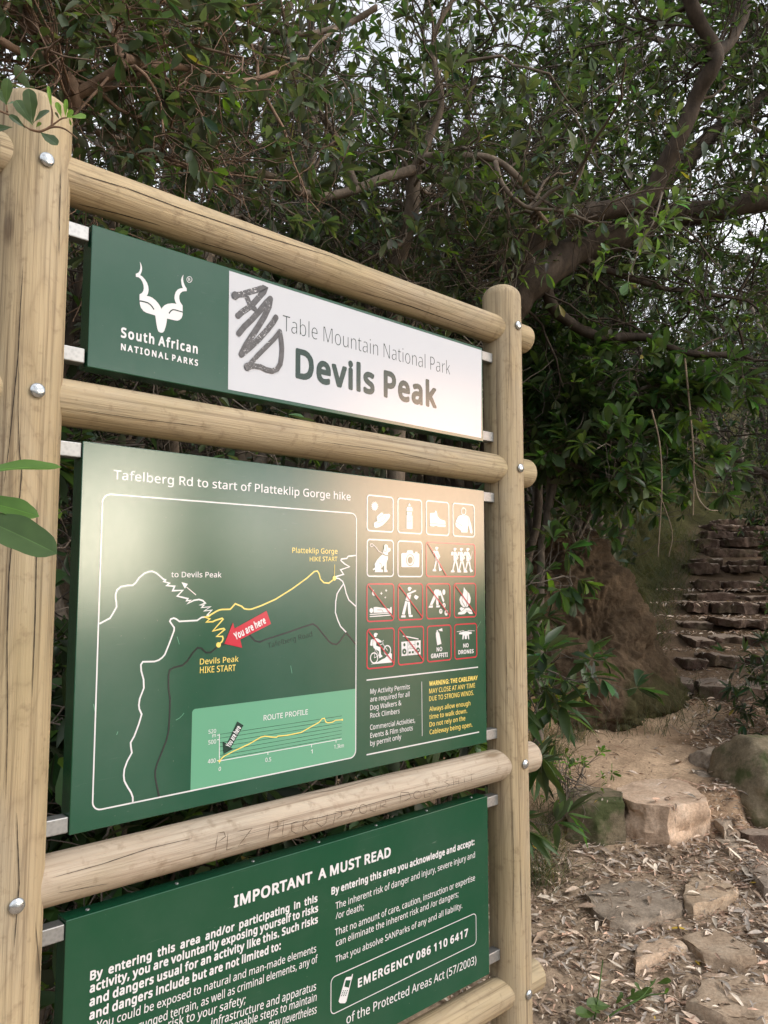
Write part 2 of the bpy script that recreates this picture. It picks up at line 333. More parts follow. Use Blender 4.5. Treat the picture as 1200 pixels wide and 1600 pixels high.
# outlines of the letters used on the sign in three weights: advance, then x, y pairs per outline
GLY = {
'L': {
'M':(609,[[80,12,103,12,109,18,109,382,104,412,108,427,118,431,128,427,135,412,273,42,283,18,293,12,313,12,320,18,470,412,483,430,498,427,502,408,497,382,497,18,503,12,533,15,530,468,473,468,463,462,325,102,313,78,303,74,293,78,280,108,147,462,138,468,78,465]]),
'N':(510,[[80,12,103,12,109,18,109,352,104,392,108,407,118,411,128,407,160,358,378,18,388,12,433,15,430,468,408,468,402,462,402,118,407,92,403,78,393,74,373,88,132,462,123,468,78,465]]),
'P':(406,[[80,12,108,12,114,18,114,178,119,192,233,202,286,218,318,237,343,268,359,312,359,368,337,418,307,442,258,462,218,468,78,465],[123,230,114,248,118,437,128,441,193,442,238,436,273,425,293,412,310,388,321,358,321,312,302,268,268,242,223,229]]),
'R':(418,[[80,12,108,12,114,18,114,198,119,208,133,212,228,207,338,22,348,12,380,12,377,28,264,212,269,222,332,262,359,318,359,372,352,392,332,428,312,442,263,462,228,468,78,465],[123,240,114,258,114,418,119,432,243,436,278,425,307,398,321,362,321,322,315,298,293,263,273,250,233,239]]),
'T':(373,[[172,12,199,12,205,18,207,428,219,436,349,436,355,442,355,462,349,468,24,468,18,462,18,442,24,436,154,436,167,428]]),
'a':(377,[[125,6,168,5,193,11,223,26,263,60,281,51,291,11,303,10,309,16,309,271,293,316,273,336,253,345,188,355,150,351,90,331,98,309,163,330,213,330,233,323,263,300,277,256,277,221,268,208,133,195,83,176,54,146,43,111,43,86,58,41,74,26],[118,36,89,61,80,86,86,131,113,165,178,185,263,189,273,185,277,136,272,106,248,61,223,43,193,32]]),
'b':(413,[[206,6,245,5,299,26,320,41,344,76,365,161,359,241,330,306,290,340,258,351,190,350,150,331,120,303,105,306,101,326,105,346,106,491,100,497,75,497,69,491,69,16,75,10,87,11,100,45,120,55,170,16],[180,35,145,51,117,91,106,136,106,226,117,271,140,305,175,323,230,330,279,311,312,271,323,236,328,186,323,126,312,91,295,62,265,38,240,32]]),
'd':(413,[[166,6,204,5,229,11,299,59,312,51,322,11,339,10,345,16,345,491,339,497,314,497,308,491,309,341,313,321,309,306,294,303,239,345,179,357,114,336,90,316,65,276,48,206,49,151,65,86,80,56,104,31,129,16],[159,35,135,46,115,66,97,101,86,151,91,236,112,286,139,315,174,330,214,330,264,310,284,290,297,266,308,221,308,131,302,101,287,71,264,48,224,32]]),
'e':(379,[[186,6,244,5,274,11,313,26,314,46,249,32,194,32,144,48,120,66,97,106,86,151,89,175,104,180,329,180,335,186,324,266,299,311,249,345,199,357,144,345,114,331,89,306,65,266,49,206,54,126,80,66,114,31,144,16],[94,203,86,216,102,271,129,310,154,323,179,330,219,330,239,323,269,301,287,271,293,216,284,203]]),
'f':(231,[[90,12,113,12,119,18,120,318,133,326,208,326,214,332,208,348,133,349,123,353,119,388,125,428,133,448,168,475,235,472,242,488,233,497,183,503,138,492,123,482,103,462,88,422,85,358,78,350,27,332,28,328,78,325,86,312]]),
'g':(413,[[156,-149,219,-150,279,-133,309,-112,329,-84,345,-14,345,341,339,347,322,346,312,311,294,302,269,326,234,346,189,356,149,351,109,332,85,306,65,271,49,206,49,151,65,86,85,51,104,31,141,11,204,5,244,17,289,54,304,51,308,41,307,-44,289,-83,264,-106,219,-123,149,-123,79,-109,84,-133],[154,36,115,66,92,116,85,156,92,241,112,286,139,314,184,330,234,324,259,314,284,291,302,251,308,221,308,121,302,96,289,71,249,39,224,32]]),
'i':(173,[[72,12,100,12,106,18,106,342,100,348,75,348,69,342],[81,432,100,437,111,458,105,472,90,483,71,478,64,462,68,442]]),
'k':(359,[[72,12,105,15,107,138,135,167,155,176,170,172,285,17,315,12,324,18,186,202,190,218,305,338,308,348,275,343,164,228,125,178,115,174,102,182,106,492,100,498,75,498,69,492]]),
'l':(173,[[72,12,100,12,106,18,106,492,100,498,75,498,69,492]]),
'n':(415,[[72,12,100,12,106,18,106,228,117,268,130,292,150,312,190,326,250,326,270,320,302,288,313,252,314,18,320,12,350,15,350,242,334,308,320,327,285,347,260,353,205,353,170,342,115,299,102,308,95,345,70,345]]),
'o':(406,[[181,6,248,11,299,35,324,61,344,96,360,176,355,226,344,261,315,311,259,345,209,357,144,345,109,326,69,280,49,206,54,131,80,66,114,31],[164,35,139,46,102,91,86,156,91,236,102,271,135,311,164,325,219,330,264,316,284,301,302,276,318,226,318,136,302,86,269,48,229,32]]),
'r':(277,[[72,12,100,12,106,18,106,222,117,258,165,310,215,326,247,322,250,352,205,353,170,338,115,284,102,292,95,345,70,345]]),
't':(242,[[150,6,208,10,214,26,208,32,153,33,116,66,109,91,109,311,123,325,208,325,214,341,208,347,114,351,109,361,109,426,103,432,94,426,73,361,22,331,28,325,63,323,72,311,72,96,79,61,88,41,108,21]]),
'u':(415,[[157,6,201,5,241,16,301,59,313,51,321,13,346,13,343,346,316,347,310,341,309,131,298,91,271,51,221,32,161,33,136,46,113,71,102,106,102,341,96,347,66,343,65,106,71,76,96,31,121,16]]),
},
'M': {
'&':(499,[[151,-9,223,-11,268,-1,318,24,348,47,368,37,413,-6,488,-6,494,1,398,96,425,131,444,171,464,231,460,241,401,241,384,196,353,140,233,256,307,321,324,361,325,401,314,436,295,461,263,482,223,492,188,492,143,482,118,469,92,441,77,406,77,361,92,321,129,266,83,234,55,206,32,151,32,96,50,51,66,31,98,7],[188,50,158,53,133,64,112,86,100,121,112,171,148,207,173,221,304,96,298,84,263,64,228,53],[188,300,147,356,145,401,168,427,188,434,218,434,249,411,256,396,256,366,233,329]]),
'(':(209,[[122,-109,174,-110,181,-99,143,-39,111,41,91,141,91,231,111,331,143,411,181,471,174,483,124,483,88,436,43,336,23,231,23,136,38,51,73,-39]]),
')':(209,[[20,-109,78,-110,111,-69,134,-29,159,36,179,141,179,226,164,316,144,376,119,426,78,483,23,483,17,476,39,446,74,376,96,311,111,226,111,146,101,81,74,-4,39,-74,17,-104]]),
',':(188,[[28,-89,70,-90,77,-84,131,56,131,76,125,82,65,82,58,76,24,-79]]),
'-':(224,[[27,151,189,150,196,156,196,201,184,208,29,208,23,196]]),
'.':(188,[[73,-12,101,-13,123,-2,132,13,138,33,132,63,106,84,66,80,44,53,44,18,52,3]]),
'/':(258,[[7,-2,64,-4,71,2,236,442,246,472,239,484,189,484,173,462,13,32,3,2]]),
'0':(392,[[163,-9,220,-11,255,-1,285,17,309,41,332,81,352,156,357,271,347,346,327,406,309,436,280,464,250,482,210,492,175,492,130,482,100,464,72,436,39,361,29,296,29,186,39,126,59,71,77,41,100,17,130,-1],[175,49,145,59,129,76,107,126,97,181,97,296,107,356,134,411,160,427,190,434,240,417,267,381,284,321,289,216,279,136,257,81,225,54,205,48]]),
'1':(392,[[180,-2,237,-4,244,2,244,472,237,484,182,481,56,378,92,336,167,399,175,398,176,8]]),
'2':(392,[[32,-2,340,-4,351,2,351,52,345,59,119,62,273,218,306,262,326,302,331,328,331,398,326,412,295,456,245,484,220,489,125,484,70,459,34,428,70,386,135,424,160,431,205,431,225,424,256,398,263,378,263,332,251,292,221,248,31,52,28,8]]),
'3':(392,[[115,-9,203,-11,273,9,321,46,349,106,349,161,331,206,303,232,257,251,298,277,324,311,334,341,334,396,316,436,288,464,253,482,193,492,133,487,63,462,31,436,63,394,143,429,178,434,213,429,249,411,266,376,264,341,249,311,228,294,183,278,108,277,101,271,105,221,173,219,228,207,264,186,281,146,276,106,259,76,213,53,133,48,30,76,28,19,68,-1]]),
'4':(392,[[244,-2,297,-4,303,2,307,105,367,106,373,112,369,162,304,168,303,472,297,484,232,480,10,162,10,112,17,106,237,105],[82,167,237,392,239,168]]),
'5':(392,[[122,-9,205,-11,245,-1,290,22,323,56,341,91,351,141,346,196,328,236,295,269,225,297,145,297,125,292,116,301,122,391,130,423,310,424,316,436,316,476,310,482,80,482,68,476,48,266,51,251,85,229,135,239,200,239,225,232,245,222,271,196,283,151,278,116,261,81,240,64,210,53,140,48,43,76,38,66,41,16,75,-1]]),
'7':(392,[[95,-2,157,-4,164,2,353,428,353,478,347,484,37,484,26,478,26,428,32,421,277,418,96,22,91,8]]),
':':(188,[[73,-12,101,-13,123,-2,132,13,138,33,132,63,106,84,66,80,44,53,44,18,52,3],[69,278,106,277,132,298,138,318,132,348,101,374,66,369,44,343,44,308]]),
';':(188,[[21,-89,63,-90,75,-79,125,56,125,76,118,82,58,82,52,76,17,-79],[71,276,103,275,130,296,135,341,127,356,103,372,73,372,47,351,42,311,55,286]]),
'A':(437,[[0,-2,58,-4,66,2,116,132,122,144,132,146,302,145,362,0,422,-4,434,2,242,484,188,484,181,478,16,58,-4,2],[148,205,212,393,283,208]]),
'B':(444,[[65,-2,263,-4,293,1,363,34,389,68,404,108,399,182,386,208,363,231,312,252,361,282,389,342,384,402,363,440,338,459,303,474,248,484,73,484,61,478,61,8],[133,55,133,220,248,221,293,209,314,192,331,158,331,122,319,92,298,71,243,54],[133,280,133,425,253,421,278,414,304,398,316,372,316,332,293,296,243,279]]),
'C':(432,[[221,-9,308,-11,378,4,390,16,390,61,378,67,318,53,233,53,208,59,163,84,142,111,122,151,110,196,115,306,142,366,157,386,203,417,248,429,298,429,373,404,383,407,405,451,402,461,333,487,283,492,218,487,148,462,108,434,80,401,52,346,42,311,37,196,47,146,72,86,123,27,178,-1]]),
'D':(498,[[65,-2,233,-4,293,6,363,39,416,92,434,128,449,178,454,218,449,308,434,358,411,398,353,451,298,474,248,484,73,484,63,480,61,8],[133,55,130,422,208,426,253,421,303,404,344,372,369,328,376,302,381,208,364,148,329,98,283,71,198,54]]),
'E':(381,[[65,-2,328,-4,339,2,339,52,333,59,138,59,129,68,133,220,318,221,324,232,324,272,318,279,133,280,130,418,333,421,339,432,339,478,333,484,73,484,61,478,61,8]]),
'F':(356,[[65,-2,123,-4,129,2,133,200,313,201,324,208,324,252,318,259,130,262,130,418,333,421,339,432,339,478,333,484,73,484,61,478,61,8]]),
'G':(497,[[231,-9,323,-11,368,-6,413,4,443,19,445,251,433,257,271,256,267,246,271,196,376,191,377,66,373,60,343,53,288,48,238,53,173,79,142,111,122,151,110,201,110,281,122,326,147,371,168,392,233,424,313,429,408,404,420,416,435,451,423,467,378,482,308,492,208,482,128,444,80,396,62,366,37,276,37,201,52,131,80,76,128,27,173,4]]),
'H':(505,[[65,-2,123,-4,129,2,129,212,138,221,363,220,366,2,378,-4,433,0,434,472,430,482,373,484,366,478,366,288,358,279,133,280,129,478,118,484,63,480,61,8]]),
'I':(235,[[27,-2,194,-4,206,2,204,35,149,51,146,62,146,422,149,429,189,436,204,445,206,478,199,484,34,484,23,478,24,445,74,429,78,418,78,58,74,50,39,44,24,35]]),
'K':(424,[[65,-2,123,-4,129,2,130,182,173,220,343,-1,408,-4,418,1,227,268,251,302,396,458,409,478,405,482,333,481,133,257,129,478,118,484,63,480,61,8]]),
'L':(360,[[65,-2,328,-4,339,2,339,52,333,59,130,62,129,472,123,484,68,484,61,478,61,8]]),
'M':(617,[[65,-2,118,-4,124,2,128,383,266,12,273,0,283,-4,323,-4,334,8,478,383,481,2,493,-4,548,0,549,472,545,482,463,484,451,478,303,102,159,478,148,484,63,480,61,8]]),
'N':(518,[[65,-2,118,-4,124,2,123,383,364,8,378,-4,448,0,449,472,445,482,393,484,386,478,383,107,146,472,133,484,63,480,61,8]]),
'O':(532,[[221,-9,293,-11,323,-6,368,9,398,27,437,66,460,101,485,181,490,241,485,301,470,356,450,396,403,449,353,477,318,487,238,492,183,482,138,462,90,421,70,391,42,316,37,201,47,146,72,86,85,66,133,22,178,-1],[263,50,223,53,188,64,158,88,127,136,110,196,110,286,137,366,183,412,233,429,293,429,333,417,358,402,375,386,400,341,417,261,412,181,380,101,353,74,323,59]]),
'P':(414,[[65,-2,123,-4,129,2,133,180,243,186,293,201,323,219,359,262,374,302,374,378,351,428,313,459,263,479,228,484,73,484,61,478,61,8],[133,245,130,422,188,426,233,421,283,399,306,348,306,318,284,272,258,256,218,244]]),
'R':(426,[[65,-2,123,-4,129,2,129,188,138,196,219,192,335,-2,403,-4,409,2,287,208,286,212,346,252,374,308,374,378,369,398,346,438,318,459,268,479,238,484,73,484,61,478,61,8],[133,255,133,420,238,421,273,409,294,388,306,358,306,328,299,302,283,276,228,254]]),
'S':(377,[[114,-9,202,-11,247,-1,297,27,333,76,343,136,325,196,272,242,142,299,115,326,104,361,110,391,122,407,172,429,222,429,307,404,328,451,322,467,277,482,212,492,147,487,82,459,45,416,35,381,35,346,53,291,112,239,242,182,270,146,270,101,263,86,247,69,207,53,167,48,117,53,37,77,32,73,34,11]]),
'T':(381,[[157,-2,214,-4,221,2,222,418,364,421,371,432,371,478,364,484,14,484,3,478,3,428,9,421,152,418,153,8]]),
'U':(499,[[205,-9,278,-11,308,-6,353,14,401,56,424,101,435,146,435,471,428,482,373,482,367,476,366,156,359,121,344,91,323,69,283,53,248,50,208,53,168,69,147,91,132,121,125,151,124,476,113,482,63,482,57,476,56,146,62,116,80,71,123,22,153,4]]),
'W':(632,[[133,-2,196,-4,202,2,311,378,419,8,431,-4,491,0,607,422,617,462,613,482,556,484,544,468,456,107,343,482,281,484,269,468,171,117,163,128,77,478,66,484,6,480]]),
'Y':(388,[[160,-2,218,-4,224,2,224,182,369,448,384,478,378,484,318,484,309,478,192,261,176,278,71,478,58,484,2,484,-4,478,156,182,156,8]]),
'a':(385,[[116,-9,173,-11,198,-6,233,12,263,41,278,-3,318,-6,325,1,325,281,307,326,283,349,258,362,193,372,143,367,93,352,67,336,88,289,168,314,208,314,228,307,250,291,261,251,258,223,128,212,73,189,37,151,27,116,27,76,37,46,63,12],[128,49,102,71,95,91,102,126,123,152,183,169,261,166,255,106,245,86,218,59,188,48]]),
'b':(421,[[197,-9,250,-11,275,-6,310,12,338,36,361,71,376,116,381,156,376,246,348,311,315,344,265,367,225,372,185,367,160,357,120,328,121,506,115,512,60,512,53,501,53,1,60,-6,100,-6,115,36,165,-1],[190,49,155,64,133,96,121,141,121,221,133,266,150,292,185,309,225,314,270,297,296,266,308,231,313,181,308,131,296,96,275,64,240,48]]),
'c':(330,[[167,-9,239,-11,289,4,296,11,296,61,284,67,244,53,194,47,144,64,123,86,106,131,101,166,106,231,123,271,159,302,179,309,229,309,284,297,305,346,274,362,194,372,129,357,76,321,53,286,38,246,33,141,43,96,63,56,104,14]]),
'd':(421,[[157,-9,209,-11,234,-6,274,17,294,36,309,-6,354,-6,361,1,361,501,354,512,299,512,293,506,290,331,229,367,194,372,144,367,84,334,48,281,33,216,33,141,48,81,66,46,94,17,124,-1],[169,49,139,64,113,106,101,156,101,201,111,246,129,282,159,307,179,314,209,314,254,297,281,261,293,216,293,136,286,106,259,64,219,48]]),
'e':(387,[[177,-9,254,-11,324,9,331,16,331,66,324,72,244,48,194,48,169,54,134,75,123,91,106,131,102,161,339,164,351,171,341,271,313,321,264,357,209,372,154,367,104,344,63,301,48,271,33,216,33,141,56,71,79,39,104,17,139,-1],[109,218,106,236,128,286,139,297,179,314,214,314,249,297,271,266,278,241,277,221,269,217]]),
'f':(239,[[75,-2,128,-4,134,2,135,308,223,311,229,318,229,358,223,364,135,368,146,438,178,461,213,461,245,452,264,498,258,509,213,519,178,519,128,506,89,472,81,458,71,428,70,368,6,342,6,318,13,311,70,308,71,8]]),
'g':(421,[[147,-164,229,-165,284,-150,319,-127,346,-89,361,-24,361,351,354,363,307,361,294,326,259,353,224,368,189,373,144,368,104,350,71,316,48,276,33,216,33,141,48,81,71,41,104,10,154,-10,234,-5,269,13,289,32,292,26,293,-34,286,-54,271,-79,239,-100,219,-107,154,-107,74,-82,64,-86,67,-144,94,-155],[164,50,144,60,118,91,101,156,101,201,111,246,128,281,164,308,199,314,254,298,281,261,293,221,293,126,276,81,254,60,224,48]]),
'h':(423,[[57,-2,115,-4,121,2,121,222,143,282,160,299,195,311,245,311,265,304,286,282,298,242,298,2,310,-4,360,-4,366,2,366,248,351,308,335,335,315,351,265,369,180,364,145,346,124,328,121,502,115,514,60,514,53,508,53,8]]),
'i':(181,[[58,-2,115,-4,121,2,122,352,115,364,60,364,54,358,53,8],[72,418,100,416,126,448,121,478,100,499,65,494,49,472,49,442,56,428]]),
'j':(181,[[-17,-164,41,-165,71,-155,94,-139,117,-94,122,-59,122,351,116,363,61,363,54,356,54,-69,47,-89,26,-105,-29,-102,-39,-106,-41,-154],[78,416,96,415,111,423,127,451,127,466,117,486,101,498,71,498,49,471,54,431]]),
'k':(366,[[57,-2,120,0,121,128,155,158,277,-2,350,-4,356,2,204,202,346,358,335,364,270,361,119,198,121,502,115,514,60,514,53,508,53,8]]),
'l':(181,[[57,-2,115,-4,121,2,121,502,115,514,60,514,53,508,53,8]]),
'm':(636,[[57,-2,115,-4,121,2,121,218,126,248,148,292,190,311,240,309,266,292,278,268,283,242,283,8,287,-2,340,-4,346,2,346,188,351,238,368,282,385,299,420,311,465,311,501,282,513,228,513,2,520,-4,572,-2,576,8,576,272,571,298,553,332,520,359,490,369,420,369,380,354,335,316,310,346,280,364,195,369,150,351,120,322,107,362,57,362,53,352,53,8]]),
'n':(423,[[57,-2,115,-4,121,2,121,222,143,282,160,299,195,311,245,311,265,304,286,282,298,242,298,2,310,-4,365,0,366,252,351,312,330,341,270,369,195,369,160,356,130,336,120,322,105,364,55,360,53,8]]),
'o':(414,[[172,-9,254,-6,304,17,338,51,356,81,371,126,376,166,371,236,333,316,314,334,274,357,219,372,159,367,104,344,53,286,33,216,33,146,43,101,63,61,104,17],[174,49,149,59,118,96,101,161,101,201,118,266,133,286,169,309,214,314,254,302,286,271,303,221,303,141,291,101,264,64,224,48]]),
'p':(421,[[57,-164,115,-165,121,-159,120,32,165,0,195,-10,260,-10,320,18,361,71,381,151,376,246,351,306,333,331,285,363,230,373,185,368,120,326,105,363,60,363,53,356,53,-154],[185,50,155,65,133,96,121,141,121,221,133,266,150,292,185,309,225,314,270,298,286,281,301,251,313,191,308,136,286,81,265,60,240,48]]),
'q':(421,[[297,-164,354,-165,361,-159,361,356,354,363,309,363,294,326,259,353,224,368,189,373,149,368,99,345,66,311,43,266,33,216,33,136,43,91,66,46,99,13,154,-10,234,-5,290,31,293,-154],[169,50,139,65,113,106,101,156,101,201,111,246,128,281,159,308,204,314,254,298,281,261,293,216,293,136,286,106,271,76,254,60,224,48]]),
'r':(285,[[57,-2,115,-4,121,2,121,218,133,252,170,294,190,304,220,311,262,308,271,352,265,369,195,369,160,351,120,312,111,328,107,362,60,364,53,358,53,8]]),
's':(329,[[104,-9,182,-11,222,-1,257,17,288,56,293,126,275,161,207,202,117,239,94,271,100,291,112,302,142,314,192,314,262,294,273,306,288,341,262,357,192,372,117,367,67,344,35,306,30,251,43,221,87,184,207,132,230,101,223,71,187,48,112,48,34,71,32,14,62,-1]]),
't':(250,[[141,-9,218,-6,230,6,230,41,223,52,163,48,132,71,125,96,126,306,223,309,230,316,230,356,223,362,128,363,125,441,118,447,88,447,77,431,59,371,10,346,7,316,13,309,56,306,57,86,62,56,75,31,98,7]]),
'u':(423,[[148,-9,206,-11,231,-6,271,12,296,36,311,-6,356,-6,362,1,362,351,356,362,301,362,294,356,294,141,289,116,272,76,262,66,216,47,171,48,146,59,129,76,117,116,117,356,106,362,56,362,49,356,49,96,54,71,64,46,86,17,116,-1]]),
'v':(349,[[135,-2,202,-4,209,2,339,338,344,358,338,364,278,364,271,358,172,77,69,358,58,364,2,364,-2,359]]),
'w':(536,[[108,-2,170,-3,181,8,265,274,344,8,355,-3,422,-2,516,323,520,360,465,365,454,358,385,87,301,358,295,365,233,363,199,273,145,87,76,353,65,365,8,363,4,353,79,78,99,8]]),
'x':(363,[[12,-2,82,-2,180,133,272,-2,342,-2,343,8,219,182,338,352,337,362,267,362,180,236,90,361,30,364,20,360,21,348,136,182,11,8]]),
'y':(350,[[21,-164,83,-165,113,-155,133,-142,170,-99,200,-34,340,336,345,351,340,361,278,363,272,356,173,76,70,356,58,363,3,363,-2,358,139,1,124,-44,98,-90,68,-107,3,-111,2,-154]]),
},
'B': {
',':(219,[[14,-109,75,-114,96,-99,154,51,153,86,140,102,60,105,39,91,1,-74,2,-94]]),
'.':(219,[[59,-32,111,-35,141,-19,154,3,161,33,154,73,136,95,116,106,61,104,36,85,23,63,23,8,34,-12]]),
'/':(289,[[-7,-22,69,-27,90,-12,267,462,267,488,254,503,184,507,167,498,153,478,-19,12,-19,-8]]),
'0':(423,[[145,-29,225,-34,265,-22,300,-1,330,30,351,66,375,151,380,271,370,351,349,416,327,451,292,486,260,504,215,515,140,510,85,483,50,446,27,401,11,341,5,186,27,86,55,30,83,1,115,-20],[175,75,150,89,132,131,121,191,121,291,132,351,144,381,160,400,190,409,227,396,244,371,260,311,265,221,254,141,237,96,215,77,195,71]]),
'1':(423,[[166,-22,242,-27,257,-20,267,-2,267,478,259,498,242,507,172,503,52,410,33,382,37,361,82,314,102,314,147,348,152,342,152,2]]),
'4':(423,[[230,-22,297,-27,317,-20,326,-2,327,78,332,82,377,84,389,92,396,108,396,162,389,178,372,187,332,188,327,192,327,478,319,498,302,507,232,507,215,498,-13,168,-13,108,-5,92,7,84,212,82,217,78,217,-2],[137,188,130,192,135,202,212,309,217,302,217,192,212,188]]),
'6':(423,[[154,-29,234,-34,299,-10,344,30,373,86,379,121,379,196,355,256,327,291,284,317,254,325,174,326,139,315,136,321,157,366,199,400,249,411,314,401,337,411,344,426,344,481,337,496,319,509,234,515,169,504,129,487,59,422,26,351,10,256,10,161,21,101,39,61,82,6,124,-20],[199,71,169,79,149,94,136,116,125,166,133,191,154,212,184,225,214,226,239,217,254,201,264,176,264,131,254,100,239,83]]),
'7':(423,[[81,-22,157,-27,183,-12,375,418,376,482,362,503,32,507,6,492,3,422,10,408,22,399,232,398,240,392,74,32,68,-2]]),
'8':(423,[[132,-29,225,-34,280,-20,340,19,375,81,380,126,369,181,342,221,304,256,340,295,359,331,359,416,340,452,315,478,280,499,245,510,175,515,140,510,95,494,40,447,21,396,20,351,27,321,40,295,76,256,33,211,12,176,5,141,11,71,45,14,100,-20],[170,71,130,89,122,106,121,136,145,173,185,194,250,157,265,121,257,96,240,79,190,68],[190,310,150,333,136,361,137,381,145,396,180,411,205,410,235,398,249,371,236,336]]),
':':(219,[[59,-32,111,-35,141,-19,154,3,161,33,154,73,136,95,116,106,61,104,36,85,23,63,23,8,34,-12],[55,258,71,253,116,255,136,266,154,288,161,318,154,358,131,385,111,396,76,398,51,389,23,353,23,298]]),
'A':(468,[[-14,-22,58,-27,78,-20,96,8,137,118,148,122,282,122,348,-20,368,-27,428,-27,453,-12,456,12,271,488,258,503,182,507,159,488,-21,28,-27,-2],[188,228,182,238,212,315,226,292,248,232,242,228]]),
'B':(476,[[51,-22,68,-27,263,-28,298,-22,328,-13,374,12,408,52,427,102,427,168,408,218,371,258,406,312,413,342,412,382,393,438,380,458,353,478,313,496,248,507,68,507,42,492,38,472,38,2],[158,78,153,82,153,192,158,198,238,197,268,191,293,178,300,168,307,148,306,128,299,108,283,91,233,78],[158,302,153,308,153,398,158,402,243,397,273,389,287,378,292,342,278,316,233,303]]),
'C':(463,[[200,-29,303,-34,348,-29,393,-15,412,6,413,66,400,86,368,90,303,76,243,76,213,84,176,106,162,126,145,161,134,206,134,271,140,301,159,346,178,371,213,395,258,406,293,405,368,381,393,385,409,401,428,451,421,476,393,494,338,510,283,516,213,510,158,494,83,443,58,411,30,356,14,286,14,196,35,106,63,55,108,9,143,-12]]),
'D':(529,[[51,-22,68,-27,238,-27,303,-16,374,18,418,55,438,82,472,172,478,218,472,312,456,368,433,409,363,473,308,496,248,507,68,507,42,492,38,472,38,2],[158,78,153,82,153,398,158,402,198,402,268,391,320,362,346,318,357,268,358,222,342,158,315,118,273,94,233,83]]),
'E':(412,[[51,-22,68,-27,333,-27,358,-12,362,58,348,78,158,82,153,88,153,192,158,198,323,198,343,211,348,232,346,282,328,301,158,302,153,308,153,392,158,398,348,402,358,412,363,432,362,482,348,503,68,507,42,492,38,472,38,2]]),
'F':(388,[[51,-22,128,-27,148,-12,153,172,158,178,318,178,343,192,347,258,333,278,158,282,153,288,153,392,158,398,348,402,358,412,363,432,362,482,348,503,68,507,42,492,38,472,38,2]]),
'G':(528,[[208,-29,323,-34,373,-29,438,-12,458,-1,467,11,468,251,453,277,273,281,248,266,244,201,253,179,268,171,348,171,353,166,353,86,338,77,248,76,188,99,159,131,145,161,134,206,134,271,140,301,157,341,178,368,223,395,268,406,333,401,393,381,423,385,439,401,458,451,453,472,433,489,383,505,308,516,198,504,133,477,88,443,40,376,14,281,14,196,30,121,58,65,113,9,163,-17]]),
'H':(537,[[51,-22,128,-27,148,-12,153,192,158,198,338,198,343,192,347,-12,358,-23,378,-28,433,-27,453,-14,458,8,458,478,444,502,368,507,347,492,343,308,338,302,158,302,153,308,148,492,138,503,118,508,63,507,43,494,38,472,38,2]]),
'I':(267,[[13,-22,29,-27,199,-27,216,-22,227,-8,229,32,224,49,169,78,169,402,214,422,227,438,227,488,209,506,29,507,13,502,1,488,4,432,54,402,54,78,49,69,13,58,1,42,0,-2]]),
'K':(455,[[51,-22,128,-27,148,-12,153,168,168,184,331,-22,413,-27,438,-14,442,2,438,18,258,268,418,446,432,478,419,502,398,508,321,502,158,321,153,328,153,478,148,494,133,506,118,508,63,507,43,494,38,472,38,2]]),
'L':(391,[[51,-22,68,-27,333,-27,353,-20,362,-2,362,58,355,72,343,81,158,82,153,88,153,478,145,498,128,507,58,506,46,498,38,482,38,2]]),
'M':(648,[[51,-22,123,-27,138,-20,146,-8,148,232,153,245,252,-12,273,-27,318,-28,339,-22,358,2,453,248,458,238,460,-8,471,-22,488,-27,548,-27,565,-18,573,8,573,472,563,500,543,507,463,508,436,498,303,171,175,498,148,508,68,507,46,498,38,472,38,8,40,-8]]),
'N':(549,[[51,-22,123,-27,138,-20,146,-8,148,282,153,289,355,-18,383,-28,448,-27,465,-18,473,8,473,472,463,500,443,507,388,507,373,500,365,488,363,198,358,191,155,498,128,508,63,507,46,498,38,472,38,8,40,-8]]),
'O':(564,[[200,-29,303,-34,383,-10,413,9,458,55,484,96,502,146,513,241,508,306,492,366,458,427,421,466,348,504,288,515,238,516,153,497,122,481,71,436,45,396,25,346,14,281,14,201,19,161,38,101,63,55,103,14,168,-22],[238,76,193,89,159,126,134,206,134,276,150,336,178,378,218,400,283,406,328,392,351,376,365,356,387,296,393,226,377,151,360,116,343,98,298,77]]),
'P':(445,[[51,-22,128,-27,148,-12,153,152,158,158,248,163,303,179,338,200,378,248,397,298,397,382,373,439,328,478,273,501,228,507,68,507,42,492,38,472,38,2],[158,268,153,272,153,398,178,402,223,397,263,382,282,342,281,322,268,290,213,269]]),
'R':(457,[[51,-22,128,-27,148,-12,153,168,158,172,205,168,321,-22,403,-27,428,-12,433,2,428,22,321,198,326,208,368,241,388,278,398,308,398,382,391,408,365,452,333,478,278,501,238,507,68,507,42,492,38,472,38,2],[158,278,153,282,153,392,158,398,228,397,270,378,282,338,276,312,263,293,218,278]]),
'S':(408,[[92,-29,202,-34,257,-22,312,9,353,61,367,136,360,176,347,207,287,262,155,321,135,341,131,361,142,392,182,406,242,400,297,381,322,385,333,396,351,446,350,471,337,487,282,505,217,515,142,510,71,481,26,431,12,386,12,346,32,280,81,231,227,162,247,136,247,111,239,96,197,76,127,76,37,101,15,91,7,71,11,1,27,-12]]),
'T':(412,[[143,-22,219,-27,234,-20,242,-8,244,392,249,398,364,398,384,405,394,422,394,478,389,494,374,506,9,507,-7,502,-19,488,-20,422,-6,402,124,398,129,392,129,2]]),
'U':(530,[[185,-29,278,-34,333,-22,390,11,423,45,444,86,458,141,458,471,454,491,443,502,368,505,353,498,345,486,343,161,337,131,321,101,298,84,268,76,218,76,193,84,170,101,154,131,148,161,144,491,133,502,113,506,58,505,37,491,33,146,40,106,58,60,106,6,143,-17]]),
'W':(664,[[119,-22,196,-27,221,-12,311,282,401,-9,416,-23,431,-27,491,-27,508,-18,524,18,640,458,640,482,631,500,616,507,556,507,530,492,456,219,447,228,366,494,341,507,266,503,247,478,171,216,96,492,71,507,6,507,-12,498,-19,472,-9,428,102,8]]),
